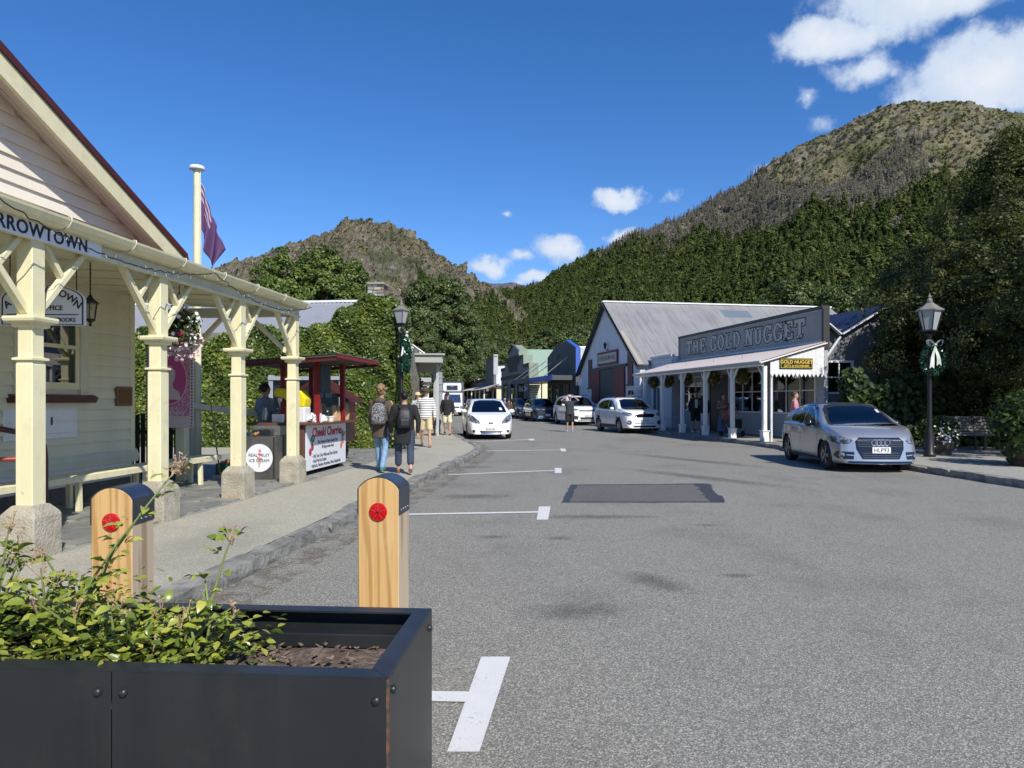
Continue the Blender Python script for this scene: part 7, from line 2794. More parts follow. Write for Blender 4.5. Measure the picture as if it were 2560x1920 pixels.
 # shoes
 for sg in (1, -1):
  a = Vector(J['ank', sg])
  m = MB()
  tilt = -.10 if a.z > .12 else 0
  m.rings([[(a.x + wx * px_, a.y + yy, max(a.z - .085, 0) + pz + (tilt * (yy - .05) if tilt else 0)) for px_, pz in ((-1, 0), (1, 0), (.9, hh), (-.9, hh))] for yy, wx, hh in ((.06, .03, .06), (.03, .036, .085), (-.05, .042, .07), (-.13, .044, .045), (-.18, .03, .03))])
  m.build('shoe', shoe or M_PLAS, t, M, smooth=60, bevel=.008)
 # hair, hat, glasses
 if hair is not None:
  hm, style = hair
  m = MB()
  m.sphere((0, .012, 1.665), (.086, .100, .100), 14, 10)
  if style == 'long':
   m.sphere((0, .05, 1.56), (.085, .06, .14), 12, 8)
  if style in ('bun', 'curly'):
   m.sphere((0, .06, 1.73 if style == 'curly' else 1.66), (.085, .085, .075) if style == 'curly' else (.055, .055, .055), 12, 8)
   if style == 'bun':
    m.sphere((0, .115, 1.68), (.045, .04, .045), 10, 8)
  if style == 'curly':
   g3 = random.Random(2)
   for q in range(46):
    a, e = g3.uniform(0, 6.28), g3.uniform(-.2, 1.5)
    m.sphere((.092 * math.cos(a) * math.cos(e), .03 + .10 * math.sin(a) * math.cos(e), 1.69 + .11 * math.sin(e)), .026, 6, 5)
  # keep the face clear
  m.v = [(vx, max(vy, -.062 + .9 * max(0, 1.66 - vz)), vz) for vx, vy, vz in m.v]
  m.build('hair', hm, t, M, smooth=180)
 if hat:
  hm, style = hat
  m = MB()
  if style == 'cap':
   m.lathe([(.092, 1.665), (.092, 1.70), (.075, 1.745), (.03, 1.765), (.001, 1.768)], 16, (0, -.01, 0), cap=False)
   m.prism([(-.07, -.10), (.07, -.10), (.055, -.17), (-.055, -.17)], 1.668, 1.676, 'xy')
  else:
   r = .19 if style == 'brim' else .16
   m.lathe([(r, 1.665), (r * .98, 1.672), (.10, 1.68), (.098, 1.70), (.085, 1.775), (.05, 1.79), (.001, 1.78)], 20, (0, -.005, 0), cap=False)
   m.v = [(vx, vy, vz + .05 * (abs(vx) / r) ** 2 * (vz < 1.69)) for vx, vy, vz in m.v]
  m.build('hat', hm, t, M, smooth=60)
 m = MB()
 for sg in (1, -1):
  m.sphere((sg * .031, -.098, 1.645), (.024 if glasses else .010, .010, .016 if glasses else .007), 8, 6)
 if glasses:
  m.box(-.03, .03, -.106, -.100, 1.645, 1.652)
 m.build('sunglasses' if glasses else 'eyes', M_GLOSSB, t, M)
 MB().sphere((0, -.100, 1.572), (.022, .010, .006), 8, 5).build('mouth', mat('lips', (.35, .13, .11), .5), t, M)
 if pack:
  m = MB()
  m.rings([[(wx * a_, .13 + dd * b_, zz) for a_, b_ in ((-1, 0), (1, 0), (1.0, .7), (.7, 1), (-.7, 1), (-1.0, .7))] for zz, wx, dd in ((.98, .12, .10), (1.02, .145, .15), (1.20, .15, .16), (1.34, .13, .12), (1.42, .08, .06))])
  o = m.build('backpack', pack, t, M, smooth=50, bevel=.015)
  m = MB()
  m.rings([[(wx * a_, .27 + dd * b_, zz) for a_, b_ in ((-1, 0), (1, 0), (.8, 1), (-.8, 1))] for zz, wx, dd in ((1.0, .10, .03), (1.05, .11, .05), (1.16, .11, .05), (1.19, .10, .02))])
  m.build('pocket', pack, o, M, bevel=.01)
  for sg in (1, -1):
   MB().tube([(sg * .10, .15, 1.40), (sg * .12, .08, 1.475), (sg * .125, -.06, 1.47), (sg * .13, -.135, 1.36), (sg * .14, -.10, 1.15)], .018, 6).build('strap', M_PLAS, o, M)
 return t


M_HBR = mat('hair_brown', (.06, .035, .02), .6, var=(30, (.03, .02, .012)))
M_HBL = mat('hair_blond', (.30, .19, .09), .6, var=(40, (.14, .085, .045)))
M_HBK = mat('hair_black', (.012, .010, .009), .5)
M_HGR = mat('hair_grey', (.30, .29, .28), .6)
M_STRIPE = bpy.data.materials.new('cloth_striped')
M_STRIPE.use_nodes = True
_t = NT(M_STRIPE.node_tree)
_t.n.clear()
_z = _t.new('ShaderNodeSeparateXYZ', {0: _t.new('ShaderNodeTexCoord').outputs['Object']}).outputs[2]
_f = _t.math('LESS_THAN', _t.math('PINGPONG', _z, .034), .0105)
_t.new('ShaderNodeOutputMaterial', {0: _t.new('ShaderNodeBsdfPrincipled', {'Base Color': _t.mix(_f, (.70, .69, .65), (.05, .05, .065)), 'Roughness': .85})})
M_SPECK = mat('speckled_nylon', (.03, .03, .034), .7, var=(55, (.38, .38, .40), .50, .58))
DENIM = fab('denim', (.14, .26, .42), (.20, .33, .48))
NAVY = fab('navy', (.035, .05, .09))
BLACK = fab('black', (.012, .012, .014))
BEIGE = fab('beige', (.62, .50, .28))
CREAMC = fab('cream', (.68, .62, .45))
GREYC = fab('grey', (.22, .26, .33))
WHITEC = fab('white', (.66, .66, .64))
PINKC = fab('pink', (.55, .22, .26))
OLIVE = fab('parka', (.085, .066, .045))
M_TEALS = mat('teal_sole', (.05, .16, .13), .7)

person('person in brown parka with a speckled backpack walking away past the stall', -2.46, 13.35, 172, 1.60, OLIVE, DENIM, (M_HBL, 'curly'), hem=.72, stride=.20, shoe=M_TEALS, pack=M_SPECK, z=.12, hood=True, bulk=1.08)
person('person in long black cardigan with a black backpack walking away', -1.97, 13.0, 190, 1.50, BLACK, NAVY, (M_HBK, 'bun'), legs='crop', hem=.66, stride=.20, shoe=mat('sandal_brown', (.14, .06, .04), .7), pack=mat('black_nylon', (.014, .014, .016), .55, bump=(30, .4)), z=.12, bulk=1.25)
person('person in a striped jersey and brimmed hat walking towards us', -2.50, 20.6, 8, 1.70, M_STRIPE, BEIGE, (M_HGR, 'short'), legs='shorts', stride=.20, shoe=mat('sandal_tan', (.16, .09, .05), .7), hat=(mat('brown_felt', (.06, .045, .025), .8), 'brim'), z=.12, bulk=1.12, hem=.86)
person('person in a straw hat half hidden behind the striped jersey', -3.35, 25.2, 20, 1.62, fab('print', (.50, .50, .48), (.25, .32, .42)), CREAMC, (M_HBR, 'long'), hat=(mat('straw', (.55, .43, .25), .8), 'straw'), z=.12)
person('person in black hoodie, cap and cream shorts at the kerb', -2.54, 27.9, 0, 1.66, BLACK, CREAMC, (M_HBK, 'short'), legs='shorts', stride=.12, glasses=True, hat=(mat('black_cap', (.02, .02, .022), .8), 'cap'), z=.12, bulk=1.12, hem=.84)
person('person in dark shirt standing in the road with both hands raised', 2.72, 33.4, 0, 1.74, fab('charcoal', (.03, .033, .042)), BLACK, (M_HBR, 'short'), arms='up', legs='shorts', sleeve=.4, stride=.08, shoe=mat('blue_trainers', (.10, .26, .55), .6), bulk=1.15, hem=.84, hat=(mat('cream_cap', (.55, .48, .42), .8), 'cap'))
use(LF)
_p = LF @ Vector((-5.98, 12.85, 0))
person('stall vendor in a grey shirt seen from behind', _p.x, _p.y, 150, 1.66, GREYC, BLACK, (M_HBK, 'bun'), arms='hold', sleeve=.4, stride=.03, z=.12)
use(I4)
person('person in black jacket holding a red cup under the porch', 7.85, 30.4, 5, 1.74, BLACK, BLACK, (M_HBR, 'short'), arms='cup', legs='shorts', stride=.05, shoe=M_LPOLY, z=.12, shirt=WHITEC, bulk=1.1)
_c = thing('cup', 'red paper cup in the hand of the person in black jacket', 'cup', mw=frame(7.93, 30.05, 0, 1.28))
MB().lathe([(.03, 0), (.042, .12)], 12).build('body', M_RED, _c, MW[_c.name])
MB().lathe([(.045, .118), (.045, .13), (.03, .14), (.001, .14)], 12).build('lid', M_PLAS, _c, MW[_c.name])
person('person in white trousers beside the black jacket under the porch', 8.12, 29.9, -40, 1.64, BLACK, WHITEC, (M_HBK, 'long'), stride=.16, shoe=M_LPOLY, z=.12)
person('person in a long denim skirt standing at the shop doorway', 8.45, 28.4, 10, 1.62, fab('top_tan', (.22, .15, .12)), fab('skirt_blue', (.10, .17, .27)), (M_HBK, 'long'), arms='hold', legs='skirt', sleeve=.4, stride=.02, shoe=M_LPOLY, z=.12)
person('person in pink tee shirt standing behind the silver hatchback', 8.72, 21.9, 75, 1.62, PINKC, fab('pale_grey', (.55, .55, .56)), (M_HBR, 'short'), arms='hold', sleeve=.4, stride=.03, z=.12)
person('person in blue shirt crossing beyond the parked cars', -.50, 49.5, 160, 1.66, fab('blue', (.10, .17, .36)), NAVY, (M_HGR, 'short'), stride=.2, vox=.025, hat=(fab('bluehat', (.16, .20, .35)), 'cap'))
person('person in brown jacket crossing beyond the parked cars', -.22, 48.4, 170, 1.66, fab('brown', (.10, .07, .05)), NAVY, (M_HBR, 'short'), stride=.2, vox=.025)
person('person in red shirt on the far right footpath', .2, 74, 0, 1.7, fab('redshirt', (.35, .05, .05)), NAVY, (M_HBR, 'short'), stride=.1, vox=.03, z=.12)
# pushchair with a pink blanket
t = thing('pushchair', 'dark pushchair under a pink blanket at the shop window', 'pushchair', mw=frame(8.35, 26.9, 20, .12))
m0 = MW[t.name]
MB().grid(lambda u, v: ((u - .5) * .52, .1 + .34 * math.cos(v * 2.6) * .8, .62 + .36 * math.sin(v * 2.6)), 8, 10).build('hood', PINKC, t, m0, smooth=180)
MB().prism([(-.28, .30), (.30, .34), (.34, .62), (-.30, .66)], -.24, .24, 'yz').build('seat', M_PLAS, t, m0, bevel=.03)
MB().tube([(-.25, .28, .5), (-.25, .52, 1.0), (.25, .52, 1.0), (.25, .28, .5)], .016, 6).build('handle', M_PLAS, t, m0)
for wx in (-.26, .26):
 for wy in (-.28, .34):
  MB().lathe([(.07, -.02), (.11, -.02), (.11, .02), (.07, .02)], 14, (wx, wy, .11), 'x').build('wheel', M_TYRE, t, m0)
  MB().tube([(wx, wy, .11), (wx, .02, .45)], .012, 5).build('strut', M_GALV, t, m0)
# black dog
t = thing('dog', 'black shaggy dog standing on the footpath beside the hoodie', 'dog', mw=frame(-3.02, 27.6, -12, .12) @ Matrix.Scale(1.06, 4))
m0 = MW[t.name]
m = MB()
oval = [(-.34, .10, .13, .50), (-.26, .135, .175, .48), (-.05, .125, .165, .49), (.18, .10, .125, .52), (.34, .095, .12, .52), (.42, .06, .08, .54)]
m.rings([[(rx * math.cos(a), yy, zc + rz_ * math.sin(a)) for a in np.linspace(0, 2 * math.pi, 14, endpoint=False)] for yy, rx, rz_, zc in oval])
limb(m, [(0, -.30, .58), (0, -.40, .70), (0, -.45, .76)], [.10, .08, .085])
m.sphere((0, -.47, .78), (.085, .10, .085), 12, 8)
limb(m, [(0, -.52, .765), (0, -.64, .735)], [.052, .036])
for sg in (1, -1):
 m.sphere((sg * .085, -.44, .77), (.022, .05, .075), 8, 6)
 limb(m, [(sg * .09, -.26, .46), (sg * .095, -.25, .26), (sg * .09, -.27, .12), (sg * .09, -.29, .04)], [.062, .042, .032, .036])
 limb(m, [(sg * .09, .30, .50), (sg * .10, .22, .33), (sg * .10, .34, .19), (sg * .10, .31, .05)], [.085, .058, .032, .036])
limb(m, [(0, .40, .56), (0, .52, .52), (0, .60, .40)], [.035, .04, .03])
g3 = np.random.default_rng(5)
me = remeshed(m, .016, 2)
me.materials.append(mat('black_fur', (.010, .010, .011), .6, bump=(45, .9, .03)))
me.shade_smooth()
put('body', me, t, m0)
MB().lathe([(.088, -.015), (.092, 0), (.088, .015)], 14, (0, -.385, .69), 'y').build('collar', M_MAROON, t, m0)


# ================================================================== hills, forest, trees
from mathutils import noise as mnoise


def rock_mat(name, grass, rock, scrub, sc=1.0, green=(0.05, 0.07, 0.02)):
 m = bpy.data.materials.new(name)
 m.use_nodes = True
 t = NT(m.node_tree)
 t.n.clear()
 ge = t.new('ShaderNodeNewGeometry')
 pos = ge.outputs['Position']
 nz_ = t.new('ShaderNodeSeparateXYZ', {0: ge.outputs['Normal']}).outputs[2]
 n1 = t.noise(pos, .012 * sc, 6, .65)
 n2 = t.noise(pos, .07 * sc, 6, .7)
 n3 = t.noise(pos, .32 * sc, 5, .7)
 v = t.new('ShaderNodeTexVoronoi', {'Vector': pos, 'Scale': .11 * sc})
 c = t.mix(t.smooth(t.math('ADD', t.math('MULTIPLY', n1, .5), t.math('MULTIPLY', n2, .5)), .42, .60), grass, rock)
 c = t.mix(t.smooth(n3, .52, .60), c, tuple(a * 1.5 for a in rock))
 c = t.mix(t.math('MULTIPLY', t.smooth(n2, .52, .64), .85), c, scrub)
 c = t.mix(t.math('MULTIPLY', t.smooth(t.noise(pos, .017 * sc, 6, .65), .50, .62), .8), c, green)
 c = t.mix(t.math('MULTIPLY', t.smooth(v.outputs['Distance'], .35, .75), .35), c, tuple(a * .45 for a in rock))
 c = t.mix(t.math('MULTIPLY', t.smooth(t.noise(pos, .9 * sc, 4, .75), .50, .62), .45), c, tuple(a * .45 for a in scrub))
 pr = t.new('ShaderNodeBsdfPrincipled', {'Base Color': c, 'Roughness': .95, 'Specular IOR Level': .1})
 h = t.math('ADD', t.math('MULTIPLY', n3, .5), t.math('ADD', t.math('MULTIPLY', n2, 1.4), t.math('MULTIPLY', t.noise(pos, 1.2 * sc, 3), .12)))
 b = t.new('ShaderNodeBump', {'Height': h, 'Strength': 1.0, 'Distance': 8.0 / sc})
 t.l.new(b.outputs[0], pr.inputs['Normal'])
 t.new('ShaderNodeOutputMaterial', {0: pr})
 return m


def hill(name, mat_, ridge, foot, back, ns, nu, p=1.15, amp=12, seed=0, freq=.011):
 """loft from the ridge line down to the foot line, with gullies and outcrops; returns the grid of points"""
 ridge = np.array(ridge, float)
 foot = np.array(foot, float)
 k = np.linspace(0, 1, len(ridge))
 s = np.linspace(0, 1, ns)
 Rg = np.stack([pchip(k, ridge[:, a])(s) for a in range(3)], 1)
 Ft = np.stack([pchip(k, foot[:, a])(s) for a in range(2)], 1)
 us = np.concatenate([np.linspace(-1, 0, 8)[:-1], np.linspace(0, 1, nu) ** 1.05])
 P = np.zeros((ns, len(us), 3))
 for i in range(ns):
  for j, u in enumerate(us):
   if u >= 0:
    x = Rg[i, 0] + (Ft[i, 0] - Rg[i, 0]) * u
    y = Rg[i, 1] + (Ft[i, 1] - Rg[i, 1]) * u
    z = Rg[i, 2] * (1 - u) ** p
   else:
    x = Rg[i, 0] * (1 - u * .35)
    y = Rg[i, 1] - u * back
    z = Rg[i, 2] * (1 + u) ** 1.1
   q = Vector((x * freq + seed, y * freq, z * freq * .6))
   n = mnoise.ridged_multi_fractal(q, .9, 2.1, 5, 1.0, 2.0) - 1.1
   n2 = mnoise.fractal(q * 5, .8, 2.0, 4)
   fade = min(1, max(0, 1 - u)) ** .5 * min(1, .4 + abs(u) * 5)
   P[i, j] = (x + n2 * amp * .25 * fade, y + n * amp * .7 * fade, max(z + (n * amp * .8 + n2 * amp * .5) * fade * (1 if u > .02 else .6), -2))
 nj = len(us)
 idx = np.arange(ns * nj).reshape(ns, nj)
 F = np.stack([idx[:-1, :-1], idx[:-1, 1:], idx[1:, 1:], idx[1:, :-1]], -1).reshape(-1, 4)
 o = put(name, fast_mesh(name, P.reshape(-1, 3), F, mat_, smooth=True), None, I4)
 o['kind'] = 'structure'
 return P[:, 7:], us[7:]


M_ROCKL = rock_mat('schist_hill', (.25, .215, .115), (.25, .225, .185), (.10, .092, .06), 1.0, (.085, .11, .04))
M_ROCKR = rock_mat('tussock_hill', (.27, .24, .105), (.235, .215, .175), (.125, .115, .065), 1.0, (.15, .165, .055))
M_ROCKF = rock_mat('far_range', (.20, .18, .17), (.21, .20, .21), (.14, .13, .13), .35, (.16, .15, .14))  # greyed, low-contrast colours carry the distance haze; no haze volume is built

RR = [(-103.7, 1150, 142.7, -54.1, 600, 0), (-49.6, 1100, 153.9, -23, 511, 0), (11.8, 1050, 162.9, 4.5, 400, 0), (59.2, 1000, 173.3, 21.3, 360, 0), (91.9, 960, 187, 31.6, 330, .042), (131, 930, 202.1, 41.2, 293, .15), (162.3, 900, 213.4, 46.9, 260, .23), (218.1, 880, 231, 60, 242, .30), (276.2, 860, 263.1, 71.5, 222, .455), (317.1, 840, 288.7, 78.3, 208, .53), (350.7, 830, 304.9, 83.8, 198, .558), (390.3, 815, 320.6, 92.4, 193, .60), (410.7, 810, 327.7, 96.5, 190, .60), (428.2, 800, 333.6, 100.4, 188, .60), (467.3, 790, 335.3, 107.9, 182, .58), (495.3, 785, 334, 112.7, 179, .56), (527.3, 780, 322.7, 117.8, 174, .52), (555.3, 770, 311.6, 122.6, 170, .48), (629.4, 760, 302.5, 135, 163, .36), (717.7, 700, 231.4, 153.8, 150, .2), (784.2, 600, 137.7, 183, 140, 0)]
GR, UR = hill('hill_right', M_ROCKR, [r[:3] for r in RR], [r[3:5] for r in RR], 500, 280, 140, 1.15, 25, 3.0, .013)
LQ = [(300, 760, 800), (430, 718, 840), (554, 670, 880), (620, 650, 890), (681, 632, 900), (789, 597, 900), (836, 574, 900), (858, 558, 900), (890, 557, 900), (916, 554, 900), (959, 563, 895), (1017, 582, 890), (1042, 608, 885), (1093, 641, 880), (1151, 677, 870), (1202, 709, 860), (1281, 763, 840), (1340, 812, 800)]
GL_, UL = hill('hill_left', M_ROCKL, [((a - 1280) / 1775 * y, y, 1.45 + (1003 - b) / 1775 * y) for a, b, y in LQ], [((a - 1280) / 1775 * 380, 330 + 20 * (i % 2)) for i, (a, b, y) in enumerate(LQ)], 500, 280, 140, 1.05, 25, 9.0, .017)
FQ = [(900, 800, 3000), (1050, 765, 3000), (1150, 728, 3000), (1190, 716, 3000), (1207, 705, 3000), (1240, 711, 2950), (1280, 707, 2900), (1312, 716, 2900), (1345, 703, 3000), (1368, 712, 3050), (1410, 735, 3100), (1520, 790, 3100)]
hill('far_range', M_ROCKF, [((a - 1280) / 1775 * y, y, 1.45 + (1003 - b) / 1775 * y) for a, b, y in FQ], [((a - 1280) / 1775 * 1900, 1900) for a, b, y in FQ], 1500, 120, 50, 1.0, 26, 5.0, .004)


# ---- foliage prototypes (kept out of the scene, used by the scattered woods)
def inst_leaf(name, stops, rough=.6, trans=.3):
 m = leaf_mat(name, stops, rough, trans, .2)
 t = NT(m.node_tree)
 at = [n for n in t.n if n.type == 'ATTRIBUTE'][0]
 rp = [n for n in t.n if n.type == 'VALTORGB'][0]
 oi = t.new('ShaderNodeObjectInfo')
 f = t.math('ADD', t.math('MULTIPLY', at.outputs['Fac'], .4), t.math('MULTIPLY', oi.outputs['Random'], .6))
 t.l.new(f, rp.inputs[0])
 return m


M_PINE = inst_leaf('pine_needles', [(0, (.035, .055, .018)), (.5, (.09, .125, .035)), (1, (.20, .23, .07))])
M_WOODL = inst_leaf('wood_leaf', [(0, (.05, .075, .022)), (.5, (.11, .145, .04)), (1, (.22, .24, .075))])
M_DEAD = inst_leaf('dead_twigs', [(0, (.20, .175, .15)), (.6, (.31, .275, .24)), (1, (.42, .38, .33))], .9, .35)
M_SCRUB = inst_leaf('scrub_leaf', [(0, (.06, .066, .03)), (.6, (.125, .12, .055)), (1, (.22, .195, .09))], .9, .1)


def conifer(seed, n=300, h=12, r=2.6, leaf=1.15, mat_=None, sparse=False):
 g = np.random.default_rng(seed)
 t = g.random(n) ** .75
 z = h * (.06 + .94 * t)
 rad = r * (1 - t) ** .8 * g.uniform(.35, 1.05, n) + .1
 a = g.random(n) * 6.283
 P = np.stack([rad * np.cos(a), rad * np.sin(a), z - rad * .18], 1)
 N = np.stack([np.cos(a) * .6, np.sin(a) * .6, np.full(n, .9)], 1)
 size = leaf * (.45 + .75 * (1 - t))
 V, F = leaf_cloud(P, N, size, .45, 1.7 if not sparse else 3.2, .4)
 mb = MB().tube([(0, 0, -1), (0, 0, h * .98)], [h * .014, h * .002], 5)
 o = len(V)
 tri = [(f[0], f[i], f[i + 1]) for f in mb.f for i in range(1, len(f) - 1)]
 V = np.concatenate([V, np.array(mb.v)])
 F = np.concatenate([F, np.array(tri) + o])
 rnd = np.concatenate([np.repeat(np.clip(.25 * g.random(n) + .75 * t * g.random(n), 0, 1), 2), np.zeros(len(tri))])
 return fast_mesh('conifer', V, F, mat_, rnd)


def blob_tree(seed, ncl, per, rx, rz, z0, leaf, mat_, cl=1.0):
 P, N, K, C = crown_points(ncl, per, lambda d: d * np.array([rx, rx, rz]), cl, .45, seed)
 P[:, 2] += z0
 V, F = leaf_cloud(P, N, leaf, .5, 1.3)
 g = np.random.default_rng(seed)
 return fast_mesh('broadleaf', V, F, mat_, np.repeat(np.clip(K * .5 + .5 * g.random(len(K)), 0, 1), 2))


PROTO = bpy.data.collections.new('woodland_prototypes')


def proto(me, nm):
 o = bpy.data.objects.new(nm, me)
 PROTO.objects.link(o)


def group_of(meshes, nm):
 c_ = bpy.data.collections.new(nm)
 for i, me in enumerate(meshes):
  o = bpy.data.objects.new('%s_%02d' % (nm, i), me)
  c_.objects.link(o)
 return c_


def scatter(name, pts, sc, coll, n_proto, label, cat, seed=1, tilt=.06):
 g = np.random.default_rng(seed)
 n = len(pts)
 me = bpy.data.meshes.new(name)
 me.vertices.add(n)
 me.vertices.foreach_set('co', np.ascontiguousarray(pts, dtype=np.float32).ravel())
 for nm, ty, da in (('sc', 'FLOAT', sc), ('ix', 'INT', g.integers(0, n_proto, n))):
  a = me.attributes.new(nm, ty, 'POINT')
  a.data.foreach_set('value', np.ascontiguousarray(da, dtype=np.float32 if ty == 'FLOAT' else np.int32))
 a = me.attributes.new('rt', 'FLOAT_VECTOR', 'POINT')
 a.data.foreach_set('vector', np.ascontiguousarray(np.stack([g.normal(0, tilt, n), g.normal(0, tilt, n), g.random(n) * 6.283], 1), dtype=np.float32).ravel())
 o = bpy.data.objects.new(name, me)
 COL.objects.link(o)
 setp(o, None, I4)
 ng = bpy.data.node_groups.new(name, 'GeometryNodeTree')
 ng.interface.new_socket('Geometry', in_out='INPUT', socket_type='NodeSocketGeometry')
 ng.interface.new_socket('Geometry', in_out='OUTPUT', socket_type='NodeSocketGeometry')
 N = ng.nodes
 gi, go = N.new('NodeGroupInput'), N.new('NodeGroupOutput')
 ci = N.new('GeometryNodeCollectionInfo')
 ci.inputs['Collection'].default_value = coll
 ci.inputs['Separate Children'].default_value = True
 ci.inputs['Reset Children'].default_value = True
 ip = N.new('GeometryNodeInstanceOnPoints')
 ip.inputs['Pick Instance'].default_value = True
 def att(nm, ty):
  q = N.new('GeometryNodeInputNamedAttribute')
  q.data_type = ty
  q.inputs['Name'].default_value = nm
  return q.outputs['Attribute']
 ng.links.new(gi.outputs[0], ip.inputs['Points'])
 ng.links.new(ci.outputs[0], ip.inputs['Instance'])
 ng.links.new(att('ix', 'INT'), ip.inputs['Instance Index'])
 ng.links.new(att('rt', 'FLOAT_VECTOR'), ip.inputs['Rotation'])
 ng.links.new(att('sc', 'FLOAT'), ip.inputs['Scale'])
 ng.links.new(ip.outputs[0], go.inputs[0])
 md = o.modifiers.new('scatter', 'NODES')
 md.node_group = ng
 return tag(o, label, cat, kind='stuff')


def sample_grid(G, n, seed):
 """points spread evenly over the hill grid, with (s,u) of each"""
 g = np.random.default_rng(seed)
 A = np.linalg.norm(np.cross(G[1:, :-1] - G[:-1, :-1], G[:-1, 1:] - G[:-1, :-1]), axis=-1)
 pr = (A / A.sum()).ravel()
 c_ = g.choice(len(pr), n, p=pr)
 i, j = np.unravel_index(c_, A.shape)
 a, b = g.random(n), g.random(n)
 P = G[i, j] * ((1 - a) * (1 - b))[:, None] + G[i + 1, j] * (a * (1 - b))[:, None] + G[i, j + 1] * ((1 - a) * b)[:, None] + G[i + 1, j + 1] * (a * b)[:, None]
 return P, (i + a) / (G.shape[0] - 1), (j + b)


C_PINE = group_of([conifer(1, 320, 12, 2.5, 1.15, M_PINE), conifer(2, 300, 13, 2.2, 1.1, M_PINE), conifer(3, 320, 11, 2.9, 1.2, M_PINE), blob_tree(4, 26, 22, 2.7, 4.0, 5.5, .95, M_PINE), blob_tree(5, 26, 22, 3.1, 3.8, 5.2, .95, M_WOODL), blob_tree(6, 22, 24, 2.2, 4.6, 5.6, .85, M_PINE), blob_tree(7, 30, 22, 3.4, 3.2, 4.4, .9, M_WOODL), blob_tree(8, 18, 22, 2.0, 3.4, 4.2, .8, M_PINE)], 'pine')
C_DEAD = group_of([conifer(11, 150, 10, 1.7, .62, M_DEAD, True), conifer(12, 130, 11, 1.5, .6, M_DEAD, True), blob_tree(13, 16, 14, 2.0, 2.4, 3.2, .55, M_DEAD)], 'dead')
C_SCRUB = group_of([blob_tree(21, 10, 16, 1.5, .9, .7, .55, M_SCRUB, .7), blob_tree(22, 10, 16, 1.1, 1.1, .8, .5, M_SCRUB, .7)], 'scrub')

P, S, J = sample_grid(GR, 64000, 5)
U = np.interp(J, np.arange(len(UR)), UR)
line = np.interp(S, np.linspace(0, 1, len(RR)), [r[5] for r in RR])
g5 = np.random.default_rng(6)
wob = .03 * np.sin(S * 60) + .02 * np.sin(S * 23) + g5.normal(0, .025, len(S))
front_ok = P[:, 1] < 1180
gm = (U > line + wob) & front_ok & (P[:, 0] > -110)
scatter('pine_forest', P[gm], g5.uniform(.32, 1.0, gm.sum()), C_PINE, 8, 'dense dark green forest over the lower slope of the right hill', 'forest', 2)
pxr = S * (len(RR) - 1)
dm = (~gm) & front_ok & ((pxr < 8.6) | ((pxr < 14) & (U > line - .26)))
dm &= g5.random(len(S)) < np.where(pxr < 8, .7, .5)
scatter('dead_wood', P[dm], g5.uniform(.4, .9, dm.sum()), C_DEAD, 3, 'grey dead trees above the green forest on the right hill', 'dead trees', 3)
um = (~gm) & (~dm) & front_ok & (g5.random(len(S)) < .36)
scatter('hill_scrub', P[um], g5.uniform(.35, 1.05, um.sum()), C_SCRUB, 2, 'low scrub dotting the grassy top of the right hill', 'scrub', 4)
P, S, J = sample_grid(GL_, 26000, 8)
U = np.interp(J, np.arange(len(UL)), UL)
gul = np.array([mnoise.noise(Vector((p[0] * .012, p[1] * .012, p[2] * .02))) for p in P])
sm_ = (g5.random(len(S)) < np.clip(.30 + .9 * gul + .2 * (S > .7), .08, 1)) & (P[:, 1] < 1000) & (U < .75)
scatter('hill_scrub', P[sm_], g5.uniform(.3, .95, sm_.sum()), C_SCRUB, 2, 'dark scrub in the gullies of the left hill', 'scrub', 7)
pm = ((U > .70) | ((S > .72) & (U > .45 + .1 * np.sin(S * 40)))) & (P[:, 1] < 900)
scatter('pine_forest', P[pm], g5.uniform(.6, 1.1, pm.sum()), C_PINE, 8, 'green forest round the foot of the left hill', 'forest', 9)

# ---- individual trees behind the shops
M_TL1 = leaf_mat('tall_tree_leaf', [(0, (.06, .10, .02)), (.55, (.115, .17, .032)), (1, (.21, .255, .055))], .5, .25)
M_TL2 = leaf_mat('dark_tree_leaf', [(0, (.045, .07, .02)), (.6, (.085, .12, .034)), (1, (.17, .195, .06))], .5, .2)
M_TL3 = leaf_mat('olive_tree_leaf', [(0, (.06, .072, .02)), (.6, (.12, .13, .034)), (1, (.21, .20, .06))], .5, .25)
M_TL4 = leaf_mat('beech_leaf', [(0, (.020, .028, .008)), (.5, (.05, .06, .016)), (.85, (.10, .10, .03)), (1, (.19, .17, .06))], .5, .25, .25)
T_POP = [tree_meshes('t', 20, 3.5, 2.0, 230, 110, .25, M_TL1, .95, 'poplar', s_) for s_ in (1, 2)]
T_DRK = [tree_meshes('t', 16, 4.2, 1.5, 210, 95, .27, M_TL2, 1.1, 'round', s_) for s_ in (3, 4)]
T_OLV = [tree_meshes('t', 12, 4.2, 1.2, 170, 80, .27, M_TL3, 1.0, 'round', 5)]
T_MID = [tree_meshes('t', 20, 4.4, 1.6, 280, 110, .24, M_TL2, .95, 'poplar', 6)]
ii = 0
for (x, y, s_, lab) in ((-33.6, 97, 1.0, 'leftmost tall green tree above the cottage roof'), (-30.2, 93, 1.05, 'second tall green tree from the left above the cottage roof'), (-26.9, 96, 1.07, 'third tall green tree above the cottage roof'), (-24.2, 92, 1.05, 'fourth tall green tree above the cottage roof'), (-21.5, 96, 1.0, 'fifth tall green tree, left of the stone chimney'), (-19.0, 92, .80, 'lowest tall green tree right behind the stone chimney')):
 place_tree('tall_tree', lab, T_POP[ii % 2], x, y, ii * 70, 0, s_, 'tall trees behind the cottage')
 ii += 1
